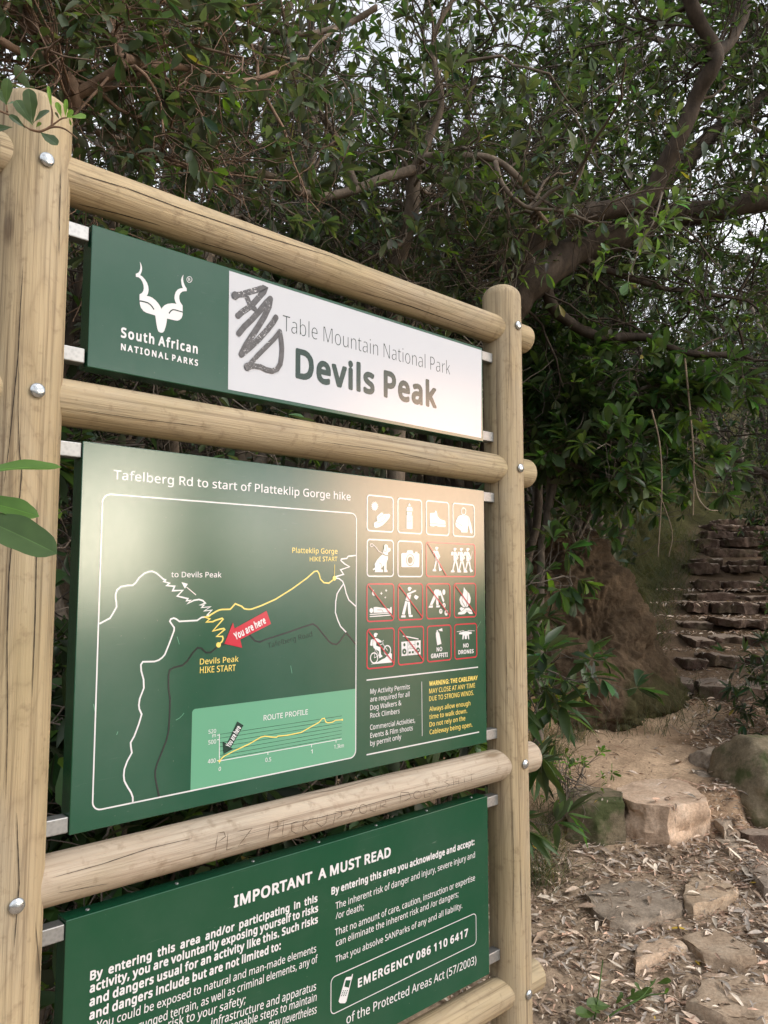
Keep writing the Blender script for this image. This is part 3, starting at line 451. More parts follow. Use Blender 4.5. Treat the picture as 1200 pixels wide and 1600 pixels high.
'Y':(419,[[146,-22,222,-27,238,-20,246,-8,249,178,406,468,403,492,388,506,318,507,295,498,192,311,182,319,108,462,82,500,62,507,-2,507,-18,500,-26,488,-26,468,-11,438,132,172,133,2]]),
'a':(416,[[98,-29,183,-34,248,-8,273,-27,318,-29,335,-24,346,-9,348,286,325,341,295,371,268,384,198,396,138,390,78,372,53,358,45,346,44,326,55,296,66,276,78,268,103,266,153,285,198,291,225,281,233,261,233,248,218,242,153,240,88,224,58,208,18,166,3,121,3,76,10,46,23,20,48,-6],[148,71,128,78,120,96,133,128,193,146,233,145,232,116,208,83,183,72]]),
'b':(452,[[179,-29,255,-34,285,-27,336,1,357,21,380,56,399,111,405,156,399,251,370,322,310,377,230,396,148,381,140,521,120,535,55,535,38,526,30,506,30,-4,38,-19,55,-29,105,-29,130,-9],[210,71,170,84,158,101,145,151,145,206,151,241,166,271,180,281,215,290,250,280,271,261,284,221,288,176,283,136,260,86,235,72]]),
'c':(361,[[149,-29,244,-34,304,-15,318,1,319,61,309,83,279,90,204,71,169,79,141,106,125,171,136,241,164,277,189,286,224,286,279,271,307,286,329,346,322,366,299,379,224,396,184,395,129,384,67,346,26,286,10,216,10,141,21,86,44,40,84,-1]]),
'd':(452,[[139,-29,219,-34,279,-10,304,-29,354,-29,371,-24,383,-9,384,506,379,522,364,534,294,535,274,521,267,381,199,396,164,395,119,384,64,348,26,291,9,216,10,136,26,71,44,35,79,-1,109,-20],[189,71,164,77,148,91,131,131,124,186,131,226,148,266,164,282,194,291,234,280,254,261,269,206,269,151,263,116,249,89,214,72]]),
'e':(418,[[156,-29,249,-34,284,-29,339,-10,354,11,354,71,339,92,319,95,264,77,204,71,179,77,154,92,133,131,139,141,349,141,364,149,373,161,369,256,345,316,306,361,244,390,174,395,129,384,94,367,44,317,15,246,10,141,31,66,62,21,93,-4],[144,241,136,246,149,273,189,291,224,283,249,251,244,241]]),
'f':(270,[[61,-22,133,-27,148,-20,156,-8,158,282,163,288,233,289,248,301,252,318,252,362,245,378,228,387,168,388,162,392,164,412,170,428,183,436,243,428,265,438,287,498,283,518,268,531,218,542,178,542,118,528,64,478,48,432,47,388,-2,368,-16,352,-17,312,-9,298,8,288,43,288,48,282,48,2]]),
'g':(452,[[124,-184,229,-189,294,-172,337,-144,368,-99,384,-29,384,351,380,371,364,384,304,386,279,370,234,389,199,396,134,389,87,366,49,327,26,286,10,221,10,141,26,71,52,26,89,-9,149,-33,214,-34,268,-24,252,-64,214,-83,134,-79,74,-59,47,-69,40,-89,44,-155,69,-172],[184,71,157,81,139,106,130,136,125,191,131,226,149,268,169,283,194,289,239,278,256,256,269,211,269,136,259,101,242,81,214,71]]),
'h':(454,[[43,-22,120,-27,140,-12,145,212,165,270,200,287,250,283,268,262,274,238,275,2,280,-14,300,-27,365,-27,382,-18,389,-2,390,252,373,318,350,355,325,373,295,386,265,392,200,392,148,378,144,512,135,530,120,537,50,536,38,528,30,512,30,2]]),
'i':(212,[[44,-22,120,-27,135,-20,144,-2,145,358,135,380,107,392,141,422,149,442,150,468,137,498,105,522,70,522,50,513,35,499,25,478,29,428,45,405,67,392,40,380,30,358,30,2]]),
'k':(398,[[43,-22,115,-27,140,-14,145,2,145,112,150,123,265,-23,355,-27,372,-18,379,-2,375,19,238,202,365,341,369,358,365,372,345,387,265,386,147,272,144,512,135,530,120,537,50,536,38,528,30,512,30,2]]),
'l':(212,[[43,-22,120,-27,135,-20,144,-2,145,508,137,528,120,537,50,536,38,528,30,512,30,2]]),
'm':(667,[[43,-22,120,-27,140,-12,145,212,162,268,175,280,200,288,230,286,245,278,258,242,260,2,270,-20,285,-27,340,-27,365,-12,370,182,381,252,400,279,425,287,450,288,477,272,489,222,491,-8,500,-20,515,-27,586,-22,600,2,600,278,593,308,575,344,535,378,490,392,415,392,385,383,340,356,295,383,260,392,185,392,135,371,110,387,43,382,31,368,30,352,30,2]]),
'n':(454,[[43,-22,120,-27,140,-12,146,218,167,272,205,288,235,287,255,280,266,268,273,242,279,-12,305,-27,365,-27,382,-18,390,2,390,252,373,322,345,360,300,386,270,392,190,392,135,370,120,383,105,387,55,387,38,378,30,358,30,8,31,-8]]),
'o':(445,[[154,-29,234,-34,279,-22,314,-5,370,56,394,121,399,171,394,241,368,306,326,356,254,390,179,395,129,384,94,367,44,317,15,251,10,146,24,86,44,45,89,-1],[194,71,164,79,142,106,131,136,125,191,136,241,152,271,174,285,204,290,244,278,266,256,279,211,279,151,268,111,251,86,219,72]]),
'p':(452,[[43,-184,120,-188,140,-174,145,-29,150,-21,200,-34,265,-33,300,-22,337,1,383,61,399,111,405,151,398,256,373,316,352,346,295,384,220,396,175,389,135,370,110,386,60,386,43,381,31,366,30,-159],[205,71,168,86,156,106,145,151,145,211,156,256,166,271,190,285,220,290,250,280,266,266,278,241,288,181,278,121,265,94,235,72]]),
'r':(316,[[43,-22,120,-27,140,-12,145,208,151,228,167,258,195,279,265,283,282,292,289,308,295,362,280,388,190,392,140,366,120,383,105,387,55,387,34,372,30,352,30,2]]),
's':(361,[[83,-29,177,-34,217,-27,268,-4,303,31,316,66,317,126,297,172,262,202,142,254,121,271,127,282,157,291,187,290,247,271,277,275,293,291,311,336,308,356,297,367,232,390,147,395,107,389,62,369,21,331,7,296,7,251,25,206,72,165,187,115,205,96,199,81,177,71,122,71,42,96,15,86,7,66,11,1,37,-17]]),
't':(281,[[123,-29,198,-34,233,-25,251,-4,253,51,243,68,223,76,173,71,153,86,148,106,148,281,153,286,239,291,253,311,253,356,248,372,233,384,153,386,148,391,143,457,123,470,88,471,62,456,38,388,3,372,-12,357,-17,316,-3,291,33,281,33,81,40,46,53,20,83,-11]]),
'u':(454,[[130,-29,216,-34,281,-12,306,-29,356,-29,381,-14,386,6,385,356,371,382,296,385,275,371,269,141,251,89,206,71,176,72,158,81,147,96,142,116,136,371,126,382,106,386,51,385,30,371,26,96,31,66,45,31,68,1,101,-20]]),
'v':(380,[[121,-22,202,-27,228,-12,366,342,366,368,352,383,278,387,255,378,172,155,85,378,68,387,2,387,-23,372,-27,352,-16,318,104,2]]),
'w':(567,[[94,-22,170,-27,197,-12,256,168,265,180,328,-12,355,-27,420,-27,440,-19,453,8,544,338,544,363,537,378,510,388,455,388,438,378,394,218,380,191,328,358,317,378,295,388,220,384,202,358,145,187,92,373,65,388,5,388,-10,380,-18,368,-20,348,77,-2]]),
'x':(394,[[-2,-22,20,-28,95,-23,175,88,195,70,260,-23,340,-27,362,-18,369,-2,365,18,249,182,360,342,364,362,355,380,335,387,255,383,180,280,100,383,25,387,3,378,-5,358,-1,338,105,182,-11,18,-15,-2]]),
'y':(382,[[5,-184,83,-189,123,-177,150,-159,189,-114,221,-44,366,341,366,366,353,382,278,386,256,376,173,157,85,376,68,386,3,386,-23,371,-27,356,-20,331,113,1,100,-39,77,-74,58,-84,-2,-86,-18,-99,-21,-159,-12,-176]]),
},
}

# ================================================================ the sign
QU, QW, QV = -0.477187, -1.221998, -0.222931       # eye in sign units (board width = 1)
YAW = 0.749583; S = 1.15
cy_, sy_ = math.cos(YAW), math.sin(YAW)
def sign_ray(px, py):
    r = ray(px, py)                                 # world ray -> sign axes
    return np.array([r[0] * cy_ + r[1] * sy_, -r[0] * sy_ + r[1] * cy_, r[2]])
def suv(px, py, w=0.0):
    """sign-local metres (x along the boards, z up) of a photo point on the plane w"""
    d = sign_ray(px, py); t = (w / S - QW) / d[1]
    return np.array([(QU + t * d[0]) * S, EYE + t * d[2] * S])
def V(v): return EYE + S * (v - QV)                 # board height -> metres
_sx, _sy = -QU * S, -QW * S
SIGN = empty('trail_sign', (_sx * cy_ - _sy * sy_, _sx * sy_ + _sy * cy_, 0.0), YAW,
             'wooden pole trail sign carrying three green boards, nearest the camera', 'trail sign')

def log_mesh(name, L, r0, r1, dome0, dome1, mats, seed, segs=40):
    """a round pole along local z with domed ends and a slightly wavy skin"""
    n = 9
    zz = [dome0 * (1 - math.cos(math.pi / 2 * k / (n - 1))) for k in range(n)]
    prof = [(z, max(r, 0.0)) for z, r in zip(zz, [math.sin(math.pi / 2 * k / (n - 1)) for k in range(n)])]
    mid = [(z, 1.0) for z in np.linspace(dome0, L - dome1, max(6, int(L / 0.04)))[1:-1]]
    top = [(L - dome1 * (1 - math.cos(math.pi / 2 * k / (n - 1))), math.sin(math.pi / 2 * k / (n - 1))) for k in range(n)][::-1]
    prof = np.array(prof + mid + top)
    a = np.linspace(0, 2 * math.pi, segs, endpoint=False)
    rad = (r0 + (r1 - r0) * prof[:, 0] / L) * prof[:, 1]
    A, Zc = np.meshgrid(a, prof[:, 0]); RR = np.repeat(rad[:, None], segs, 1)
    RR = RR * (1 + 0.0045 * fbm(np.cos(A) * 1.5 + seed, np.sin(A) * 1.5, Zc * 2.5, 3))
    bx = by = 0.0
    v = np.stack([RR * np.cos(A) + bx, RR * np.sin(A) + by, Zc], -1).reshape(-1, 3)
    m = len(prof); i, j = np.meshgrid(np.arange(m - 1), np.arange(segs), indexing='ij')
    f = np.stack([i * segs + j, i * segs + (j + 1) % segs, (i + 1) * segs + (j + 1) % segs, (i + 1) * segs + j], -1).reshape(-1, 4)
    g = Geo(); g.add(v, [f]); return g

PW = 0.01                                            # pole axes, sign units behind the board fronts
POSTS = [(-0.090, 0.056, V(0.543), 'thick round post at the near left end with a domed top'),
         (1.093, 0.0508, V(0.552), 'round post at the far right end with a domed top')]
def pol_hit(px, py, axis, c, rad):
    """sign-local point where a photo ray meets a pole (axis 'x' or 'z'), c = centre in the other two local coords"""
    d = sign_ray(px, py); o = np.array([QU * S, QW * S, EYE])
    k = (1, 2) if axis == 'x' else (0, 1)
    oo = np.array([o[k[0]] - c[0], o[k[1]] - c[1]]); dd = np.array([d[k[0]], d[k[1]]])
    A = dd @ dd; B = 2 * oo @ dd; Cc = oo @ oo - rad * rad; q = max(B * B - 4 * A * Cc, 0)
    t = (-B - math.sqrt(q)) / (2 * A); return o + d * t, t
def surf_stroke(g, pts, axis, c, rad, width, mat=1):
    """thin ribbon lying on a pole's skin along photo points"""
    P = []
    pts = np.array(pts, float)
    for a, b in zip(pts[:-1], pts[1:]):
        for t in np.linspace(0, 1, max(2, int(np.hypot(*(b - a)) / 6)), endpoint=False): P.append(a + (b - a) * t)
    P.append(pts[-1])
    X = np.array([pol_hit(p[0], p[1], axis, c, rad)[0] for p in P])
    k = (1, 2) if axis == 'x' else (0, 1)
    nrm = np.zeros_like(X); nrm[:, k[0]] = X[:, k[0]] - c[0]; nrm[:, k[1]] = X[:, k[1]] - c[1]; nrm = unit(nrm)
    tg = unit(np.gradient(X, axis=0)); sd_ = unit(np.cross(tg, nrm))
    wd = np.full(len(X), width) * (0.75 + 0.5 * rng.random(len(X))); tt = np.linspace(0, 1, len(X)); wd *= (4 * tt * (1 - tt)) ** 0.5 * 0.9 + 0.1
    X = X + nrm * 0.0006
    v = np.concatenate([X - sd_ * wd[:, None] / 2, X + sd_ * wd[:, None] / 2]); n = len(X)
    i = np.arange(n - 1)
    g.add(v, [np.stack([i, i + n, i + n + 1, i + 1], -1)], mat=mat)

def bolt_mesh():
    g = Geo(); prof = [(0.0125, 0.0), (0.0128, 0.0012)] + [(0.0128 * math.cos(t), 0.0012 + 0.0056 * math.sin(t)) for t in np.linspace(0.15, math.pi / 2, 9)]
    a = np.linspace(0, 2 * math.pi, 36, endpoint=False)
    v = np.array([[r * math.cos(t), -h, r * math.sin(t)] for r, h in prof for t in a])
    i, j = np.meshgrid(np.arange(len(prof) - 1), np.arange(36), indexing='ij')
    g.add(v, [np.stack([i * 36 + j, i * 36 + (j + 1) % 36, (i + 1) * 36 + (j + 1) % 36, (i + 1) * 36 + j], -1).reshape(-1, 4)])
    return g.mesh('bolt')
BOLT_ME = bolt_mesh(); BOLT_ME.materials.append(BOLT)

BOLT_PX = [[(74, 250), (64, 611), (33, 1413)], [(808, 508), (810, 731), (815, 1195), (819, 1558)]]
RAIL_Z = []
post_cracks = [[[(36, 415), (32, 480), (28, 560), (20, 640), (14, 700), (6, 760)], [(30, 555), (28, 640), (30, 700), (34, 738), (31, 775), (20, 830), (14, 900), (11, 1000), (12, 1130), (9, 1250)],
                [(58, 780), (57, 860), (55, 960), (50, 1090)], [(95, 260), (93, 330), (92, 400)],
                [(26, 1270), (30, 1380), (22, 1480)], [(55, 1440), (62, 1520), (60, 1598)]],
               [[(775, 560), (776, 640), (779, 760), (783, 850)], [(795, 480), (796, 560), (793, 640)], [(800, 900), (804, 1000), (802, 1130)], [(812, 780), (815, 900), (817, 1020)],
                [(800, 1250), (803, 1350), (801, 1460)], [(812, 1330), (816, 1450)], [(790, 1000), (793, 1100)]]]
for k, (uc, r, top, lab) in enumerate(POSTS):
    c = (uc * S, PW * S); rr = r * S
    g = log_mesh('post', top + 0.35, rr, rr * 0.99, 0.02, 0.030 if k == 0 else 0.042, None, 3.7 + k * 9)
    g.v = [v + np.array([c[0], c[1], -0.35]) for v in g.v]
    for cr_ in post_cracks[k]: surf_stroke(g, cr_, 'z', c, rr * 1.008, 0.0015 if k == 0 else 0.0010)
    po = g.build('post', [WOOD, CRACK], SIGN); po['label'] = lab
    zz = []
    for bp in BOLT_PX[k]:
        w = PW * S - rr; x, z = suv(bp[0], bp[1], w); zz.append(z)
        b = bpy.data.objects.new('bolt', BOLT_ME); COL.objects.link(b); b.parent = po
        b.location = (c[0] + 0.002, w - 0.001, z)
    RAIL_Z.append(zz)
rail_px = [('round rail above the header board with a long split', 0), ('round rail between the header board and the map board', 1),
           ('grey round rail below the map board with scratched lettering', 2), ('lowest round rail under the notice board', 3)]
RR = 0.0375 * S
rail_cracks = {0: [[(300, 375), (380, 398), (450, 425)], [(117, 270), (200, 295), (280, 325), (360, 352), (430, 375), (515, 400), (560, 420)], [(120, 318), (190, 335), (250, 352)], [(560, 455), (640, 478), (745, 515)]],
               1: [[(480, 655), (560, 668), (640, 690)], [(120, 640), (220, 655), (330, 668)], [(500, 690), (610, 705), (720, 728)]],
               2: [[(368, 1308), (430, 1292), (500, 1277), (560, 1262), (600, 1250), (660, 1236), (724, 1222), (776, 1207)], [(80, 1372), (160, 1350), (235, 1325), (300, 1310)],
                   [(90, 1395), (170, 1380)], [(420, 1250), (520, 1235), (600, 1212), (690, 1195)]], 3: []}
carve_strokes = Zm(300, 1180, 2.5)
def loop(cx, cy, rx, ry, n=14): return [(cx + rx * math.cos(a), cy + ry * math.sin(a)) for a in np.linspace(0, 2 * math.pi, n)]
CARVED = [[(90, 375), (100, 310)], [(95, 305), (125, 300), (130, 318), (100, 340)], [(140, 300), (135, 370), (165, 360)], [(175, 298), (235, 285), (180, 355), (235, 340)],
          [(295, 335), (305, 265)], [(300, 265), (335, 258), (335, 285), (305, 300)], [(335, 262), (375, 250)], [(358, 256), (352, 315)], [(335, 325), (370, 312)],
          [(420, 255), (390, 265), (388, 295), (405, 305), (430, 300)], [(435, 250), (430, 300)], [(465, 245), (435, 275), (455, 295)], [(490, 235), (487, 265), (505, 278), (522, 265), (530, 225)],
          [(550, 275), (560, 225)], [(555, 222), (582, 218), (585, 235), (560, 250)], [(610, 205), (630, 225)], [(645, 195), (610, 250)], loop(668, 210, 15, 18), [(695, 195), (695, 215), (715, 220), (722, 190)],
          [(733, 215), (738, 180)], [(735, 180), (755, 175), (757, 190), (738, 198), (765, 205)], [(812, 190), (815, 145), (845, 145), (855, 165), (812, 188)], loop(880, 155, 15, 15), [(925, 135), (905, 142), (908, 165), (930, 160), (930, 150), (918, 150)],
          [(958, 125), (937, 132), (957, 145), (938, 156)], [(1002, 95), (985, 105), (1005, 115), (990, 130)], [(1020, 90), (1022, 125)], [(1040, 88), (1042, 120)], [(1020, 105), (1042, 102)], [(1062, 82), (1065, 118)],
          [(1075, 80), (1105, 72)], [(1090, 76), (1092, 110)]]
x0r, x1r = -0.158 * S, 1.195 * S
for lab, k in rail_px:
    z = RAIL_Z[1][k] if k == 3 else 0.5 * (RAIL_Z[0][k] + RAIL_Z[1][k])
    g = log_mesh('rail', x1r - x0r, RR * 1.0, RR * 1.02, 0.012, 0.014, None, 11.3 + 5 * k)
    g.v = [np.stack([v[:, 2] + x0r, v[:, 1] + PW * S, -v[:, 0] + z], -1) for v in g.v]
    for cr_ in rail_cracks[k]: surf_stroke(g, cr_, 'x', (PW * S, z), RR * 1.01, 0.0020 if k == 0 else 0.0011)
    ro = None
    if k == 2:
        for st in CARVED: surf_stroke(g, carve_strokes(st), 'x', (PW * S, z), RR * 1.011, 0.0013, 2)
    # object space with the pole along local z, so that the grain runs along it
    me_off = Matrix.Rotation(math.pi / 2, 4, 'Y')
    inv = np.array(me_off.inverted())[:3, :3]
    g.v = [(v - np.array([0, PW * S, z])) @ inv.T for v in g.v]
    ro = g.build('rail', [WOOD_GREY if k == 2 else WOOD, CRACK, CARVE], SIGN)
    ro.location = (0, PW * S, z); ro.rotation_euler = (0, math.pi / 2, 0); ro['label'] = lab

# ---- boards: shallow folded trays on two square steel tubes each
VB = {'ht': 0.36252, 'hb': 0.12244, 'mt': 0.0, 'mb': -0.612995, 'nt': -0.738271, 'nb': -1.146073}
def bevel_box(x0, x1, y0, y1, z0, z1, b, seg=2):
    bm = bmesh.new(); bmesh.ops.create_cube(bm, size=1.0)
    for v in bm.verts: v.co = ((x0 + x1) / 2 + v.co.x * (x1 - x0), (y0 + y1) / 2 + v.co.y * (y1 - y0), (z0 + z1) / 2 + v.co.z * (z1 - z0))
    bmesh.ops.bevel(bm, geom=bm.edges[:], offset=b, segments=seg, affect='EDGES', profile=0.5)
    me = bpy.data.meshes.new('box'); bm.to_mesh(me); bm.free(); return me
def board(name, a, b, xl, lab):
    me = bevel_box(xl * S, 1.0 * S, 0, 0.040, V(VB[b]), V(VB[a]), 0.0016)
    o = link(name, me, P_GREEN, SIGN); o['label'] = lab; return o
HEAD = board('header_board', 'ht', 'hb', 0.003, 'header board, half green half white')
MAP = board('map_board', 'mt', 'mb', 0.0, 'large green route map board')
NOTE = board('notice_board', 'nt', 'nb', 0.0, 'lowest green board of warning text')
TB = 0.028
for a, b, da, db, par in (('ht', 'hb', 0.006, 0.006, HEAD), ('mt', 'mb', 0.003, 0.004, MAP), ('nt', 'nb', 0.006, 0.02, NOTE)):
    for z in (V(VB[a]) - da - TB / 2, V(VB[b]) + db + TB / 2):
        for x0, x1 in ((-0.06 * S, -0.0006), (1.0 * S + 0.0006, 1.06 * S)):       # the tube's two visible ends
            o = link('mounting_tube', bevel_box(x0, x1, 0.003, 0.031, z - TB / 2, z + TB / 2, 0.002), GALV, par)
gr = Geo(); a = np.linspace(0, 2 * math.pi, 10, endpoint=False)
v = np.concatenate([[np.array([r * math.cos(t), r * math.sin(t), h]) for t in a] for r, h in ((0.004, 0.0), (0.003, 0.0018), (0.0005, 0.0024))])
i, j = np.meshgrid(np.arange(2), np.arange(10), indexing='ij')
gr.add(v, [np.stack([i * 10 + j, i * 10 + (j + 1) % 10, (i + 1) * 10 + (j + 1) % 10, (i + 1) * 10 + j], -1).reshape(-1, 4)])
RIVET = gr.mesh('rivet'); RIVET.materials.append(GALV)
for xx in np.linspace(0.04, 0.96, 7):
    o = bpy.data.objects.new('rivet', RIVET); COL.objects.link(o); o.parent = NOTE; o.location = (xx * S, 0.02, V(VB['nt']))

# ---- flat printing
def fill(polys):
    """triangulated fill of closed outlines (holes by nesting) -> verts (n,2), faces"""
    cu = bpy.data.curves.new('fill', 'CURVE'); cu.dimensions = '2D'; cu.fill_mode = 'BOTH'
    for p in polys:
        s = cu.splines.new('POLY'); s.points.add(len(p) - 1)
        for q, (x, y) in zip(s.points, p): q.co = (x, y, 0, 1)
        s.use_cyclic_u = True
    o = bpy.data.objects.new('fill', cu); me = o.to_mesh()
    v = np.empty(len(me.vertices) * 3); me.vertices.foreach_get('co', v)
    f = [tuple(p.vertices) for p in me.polygons]
    o.to_mesh_clear(); bpy.data.objects.remove(o); bpy.data.curves.remove(cu)
    return v.reshape(-1, 3)[:, :2], f
class Print:
    def __init__(s): s.g = Geo(); s.mats = []; s.lay = 0
    def mat(s, m):
        if m not in s.mats: s.mats.append(m)
        return s.mats.index(m)
    def put(s, v2, f, m, h):
        v = np.stack([v2[:, 0], np.full(len(v2), -h), v2[:, 1]], -1)
        by = {}
        for q in f: by.setdefault(len(q), []).append(q)
        s.g.add(v, [np.array(q) for q in by.values()], mat=s.mat(m))
    def polys(s, ps, m, h=0.0006): v, f = fill(ps); s.put(v, f, m, h)
    def px(s, pts, m, h=0.0006): s.polys([[suv(*p) for p in pts]], m, h)
    def stroke_m(s, P, w, m, h=0.0006, closed=False):
        P = np.array(P, float)
        keep = [0] + [i for i in range(1, len(P)) if np.hypot(*(P[i] - P[i - 1])) > 1e-5]; P = P[keep]
        n = len(P)
        if closed: d = unit(np.roll(P, -1, 0) - P); d0 = np.roll(d, 1, 0)
        else:
            d = unit(np.diff(P, axis=0)); d0 = np.concatenate([d[:1], d]); d = np.concatenate([d, d[-1:]])
        nn = np.stack([-d[:, 1], d[:, 0]], -1); n0 = np.stack([-d0[:, 1], d0[:, 0]], -1)
        mt = unit(nn + n0); k = np.clip(1 / np.maximum((mt * nn).sum(1), 0.35), 1, 1.8)
        o = mt * (k * w / 2)[:, None]
        v = np.concatenate([P + o, P - o]); i = np.arange(n if closed else n - 1); j = (i + 1) % n
        s.put(v, [tuple(q) for q in np.stack([i, i + n, j + n, j], -1)], m, h)
    def stroke(s, pts, w, m, h=0.0006, closed=False, cap=False):
        P = np.array([suv(*p) for p in pts]); s.stroke_m(P, w, m, h, closed)
        if cap:
            for i, p in ((0, P[0]), (1, P[-1])): s.disc_m(p, w / 2, m, h + 0.00007 * (i + 1))
    def disc_m(s, c, r, m, h=0.0006, ry=None, n=24):
        s.polys([[(c[0] + r * math.cos(a), c[1] + (ry or r) * math.sin(a)) for a in np.linspace(0, 2 * math.pi, n, endpoint=False)]], m, h)
    def disc(s, cx, cy, rx, ry, m, h=0.0006, n=24):     # an ellipse given in photo pixels
        s.px([(cx + rx * math.cos(a), cy + ry * math.sin(a)) for a in np.linspace(0, 2 * math.pi, n, endpoint=False)], m, h)
    def ring(s, cx, cy, rx, ry, w, m, h=0.0006, n=28):
        s.stroke([(cx + rx * math.cos(a), cy + ry * math.sin(a)) for a in np.linspace(0, 2 * math.pi, n, endpoint=False)], w, m, h, True)
    def rrect(s, corners, rad, w, m, h=0.0006, filled=None):
        q = np.array([suv(*p) for p in corners]); x0, x1 = q[[0, 2], 0].mean(), q[[1, 3], 0].mean(); z1, z0 = q[[0, 1], 1].mean(), q[[2, 3], 1].mean()
        P = []
        for cx, cz, a0 in ((x1 - rad, z1 - rad, 0), (x0 + rad, z1 - rad, 90), (x0 + rad, z0 + rad, 180), (x1 - rad, z0 + rad, 270)):
            P += [(cx + rad * math.cos(R(a0 + t)), cz + rad * math.sin(R(a0 + t))) for t in np.linspace(0, 90, 7)]
        s.stroke_m(np.array(P), w, m, h, True)
        return x0, x1, z0, z1
    def text(s, body, wt, p0, p1, ptop, m, h=0.0006, just=None, track=0.0):
        """a line from photo point p0 to p1 on its baseline, capitals reaching up to ptop"""
        a = suv(*p0); b = suv(*p1); c = suv(*ptop)
        ex = (b - a); W = np.hypot(*ex); ex = ex / W; ey = np.array([-ex[1], ex[0]]); H = abs((c - a) @ ey)
        G = GLY[wt]; yb = {'L': 12, 'M': -4, 'B': -27}[wt]; sc = H / (480.0 - 2 * yb - (0 if wt != 'M' else 0)); pen = 0.0; items = []; nsp = body.count(' ')
        first = None
        for ch in body:
            if ch == ' ': pen += 178; items.append(None); continue
            adv, oc = G[ch]
            cs = [list(zip(q[0::2], q[1::2])) for q in oc]
            if first is None: first = min(x for q in cs for x, _ in q)
            right = max(x for q in cs for x, _ in q)
            items.append((pen, cs)); end = pen + right; pen += adv + track
        width = end - first
        if just: kx = just; extra = (W / (sc * kx) - width) / max(nsp, 1)
        else: kx = W / (width * sc); extra = 0.0
        sp = 0
        for it in items:
            if it is None: sp += 1; continue
            off = it[0] - first + sp * extra
            ps = [[a + ex * ((off + x) * sc * kx) + ey * ((y - yb) * sc) for x, y in q] for q in it[1]]
            s.polys(ps, m, h)
    def build(s, name, par, label=None):
        o = s.g.build(name, s.mats, par, smooth=False)
        if label: o['label'] = label
        return o

# header board -------------------------------------------------
K = Zm(200, 400, 10)
p = Print()
p.px(K([(182, 88), (200, 120), (214, 165), (218, 200), (212, 240), (195, 285), (188, 300), (225, 325), (265, 370), (295, 420), (315, 480), (320, 530), (310, 590), (290, 625), (330, 632), (380, 655), (430, 695), (470, 740), (500, 785), (520, 828), (535, 805), (570, 770), (620, 748), (680, 740), (725, 743), (755, 752),
    (735, 710), (724, 660), (728, 610), (745, 560), (775, 525), (815, 507), (855, 503), (840, 465), (832, 420), (828, 380), (835, 345), (848, 315), (866, 292), (858, 330), (858, 370), (865, 410), (880, 450), (900, 490), (915, 505), (915, 550), (880, 550), (845, 558), (815, 585), (800, 620), (798, 665), (810, 715), (850, 775),
    (852, 870), (850, 925), (835, 970), (805, 1000), (770, 1012), (720, 1005), (610, 978), (600, 1040), (585, 1110), (565, 1170), (545, 1195), (520, 1200), (490, 1192), (470, 1175), (455, 1130), (440, 1050), (425, 935), (410, 925), (290, 890), (240, 860), (200, 810), (185, 760), (178, 700), (178, 600),
    (215, 580), (235, 550), (245, 510), (240, 460), (225, 410), (200, 365), (165, 335), (120, 325), (120, 280), (160, 262), (178, 235), (190, 195), (192, 150), (186, 110)]), P_WHITE)
p.stroke(K([(178, 703), (250, 715), (310, 735), (350, 765), (380, 800), (402, 838)]), 0.0026, P_DARK, 0.0009)
p.stroke(K([(852, 878), (790, 860), (740, 845), (700, 840), (670, 855), (650, 880), (638, 900)]), 0.0024, P_DARK, 0.0009)
p.ring(295.7, 436.8, 4.0, 4.5, 0.0011, P_WHITE)
p.text('R', 'M', (294.2, 439.3), (297.6, 439.9), (294.2, 434.2), P_WHITE)
p.build('antelope_emblem', HEAD)
p = Print()
p.text('South African', 'B', (188.6, 527.2), (308.6, 553.3), (189, 511), P_WHITE, track=60)
p.text('NATIONAL PARKS', 'B', (188.6, 546.9), (309.2, 572.2), (188.6, 536.3), P_WHITE, track=120)
p.build('emblem_lettering', HEAD)
p = Print()
p.polys([[suv(358, 423), suv(752.3, 547.3), suv(752, 684.6), suv(356.2, 608.3)]], P_FIELD, 0.0004)
p.build('white_field', HEAD)
p = Print()
p.text('Table Mountain National Park', 'L', (441.5, 516.5), (703, 585.5), (440.8, 492), P_GREYTXT, 0.0007)
p.text('Devils Peak', 'B', (461.3, 590.8), (682.0, 638.6), (461.3, 543.2), P_DARK, 0.0007)
p.build('title_lettering', HEAD)
A8 = Zm(340, 420, 8)
p = Print()
for i, (st, w) in enumerate([([(215, 335), (300, 320), (400, 290), (490, 265), (570, 240), (590, 250), (575, 290), (520, 350), (450, 430), (380, 490), (300, 545), (250, 590)], 11.0),
        ([(330, 315), (370, 370), (395, 430), (430, 480), (460, 500)], 10.0), ([(262, 810), (330, 725), (430, 630), (520, 530), (600, 430), (658, 375)], 11.0),
        ([(655, 380), (640, 470), (580, 600), (500, 730), (420, 850), (350, 960), (295, 1070)], 11.5), ([(295, 1070), (400, 985), (520, 870), (620, 760), (690, 670), (725, 610)], 11.0),
        ([(772, 790), (700, 880), (600, 980), (500, 1080), (420, 1170), (378, 1220)], 9.0), ([(772, 785), (790, 880), (800, 990), (795, 1100), (780, 1190), (740, 1255), (680, 1280), (600, 1260), (530, 1225), (450, 1215), (378, 1222)], 9.5)]):
    p.stroke(A8(st), w / 1202 * 1.75 * 0.84, MARKER, 0.0010 + i * 0.00022, cap=True)
p.disc_m(suv(*A8([(215, 335)])[0]), 0.0088, MARKER, 0.0027); p.disc_m(suv(*A8([(370, 1225)])[0]), 0.0088, MARKER, 0.0028)
p.build('marker_scrawl', HEAD, 'grey marker scrawl reading AND on the white field')

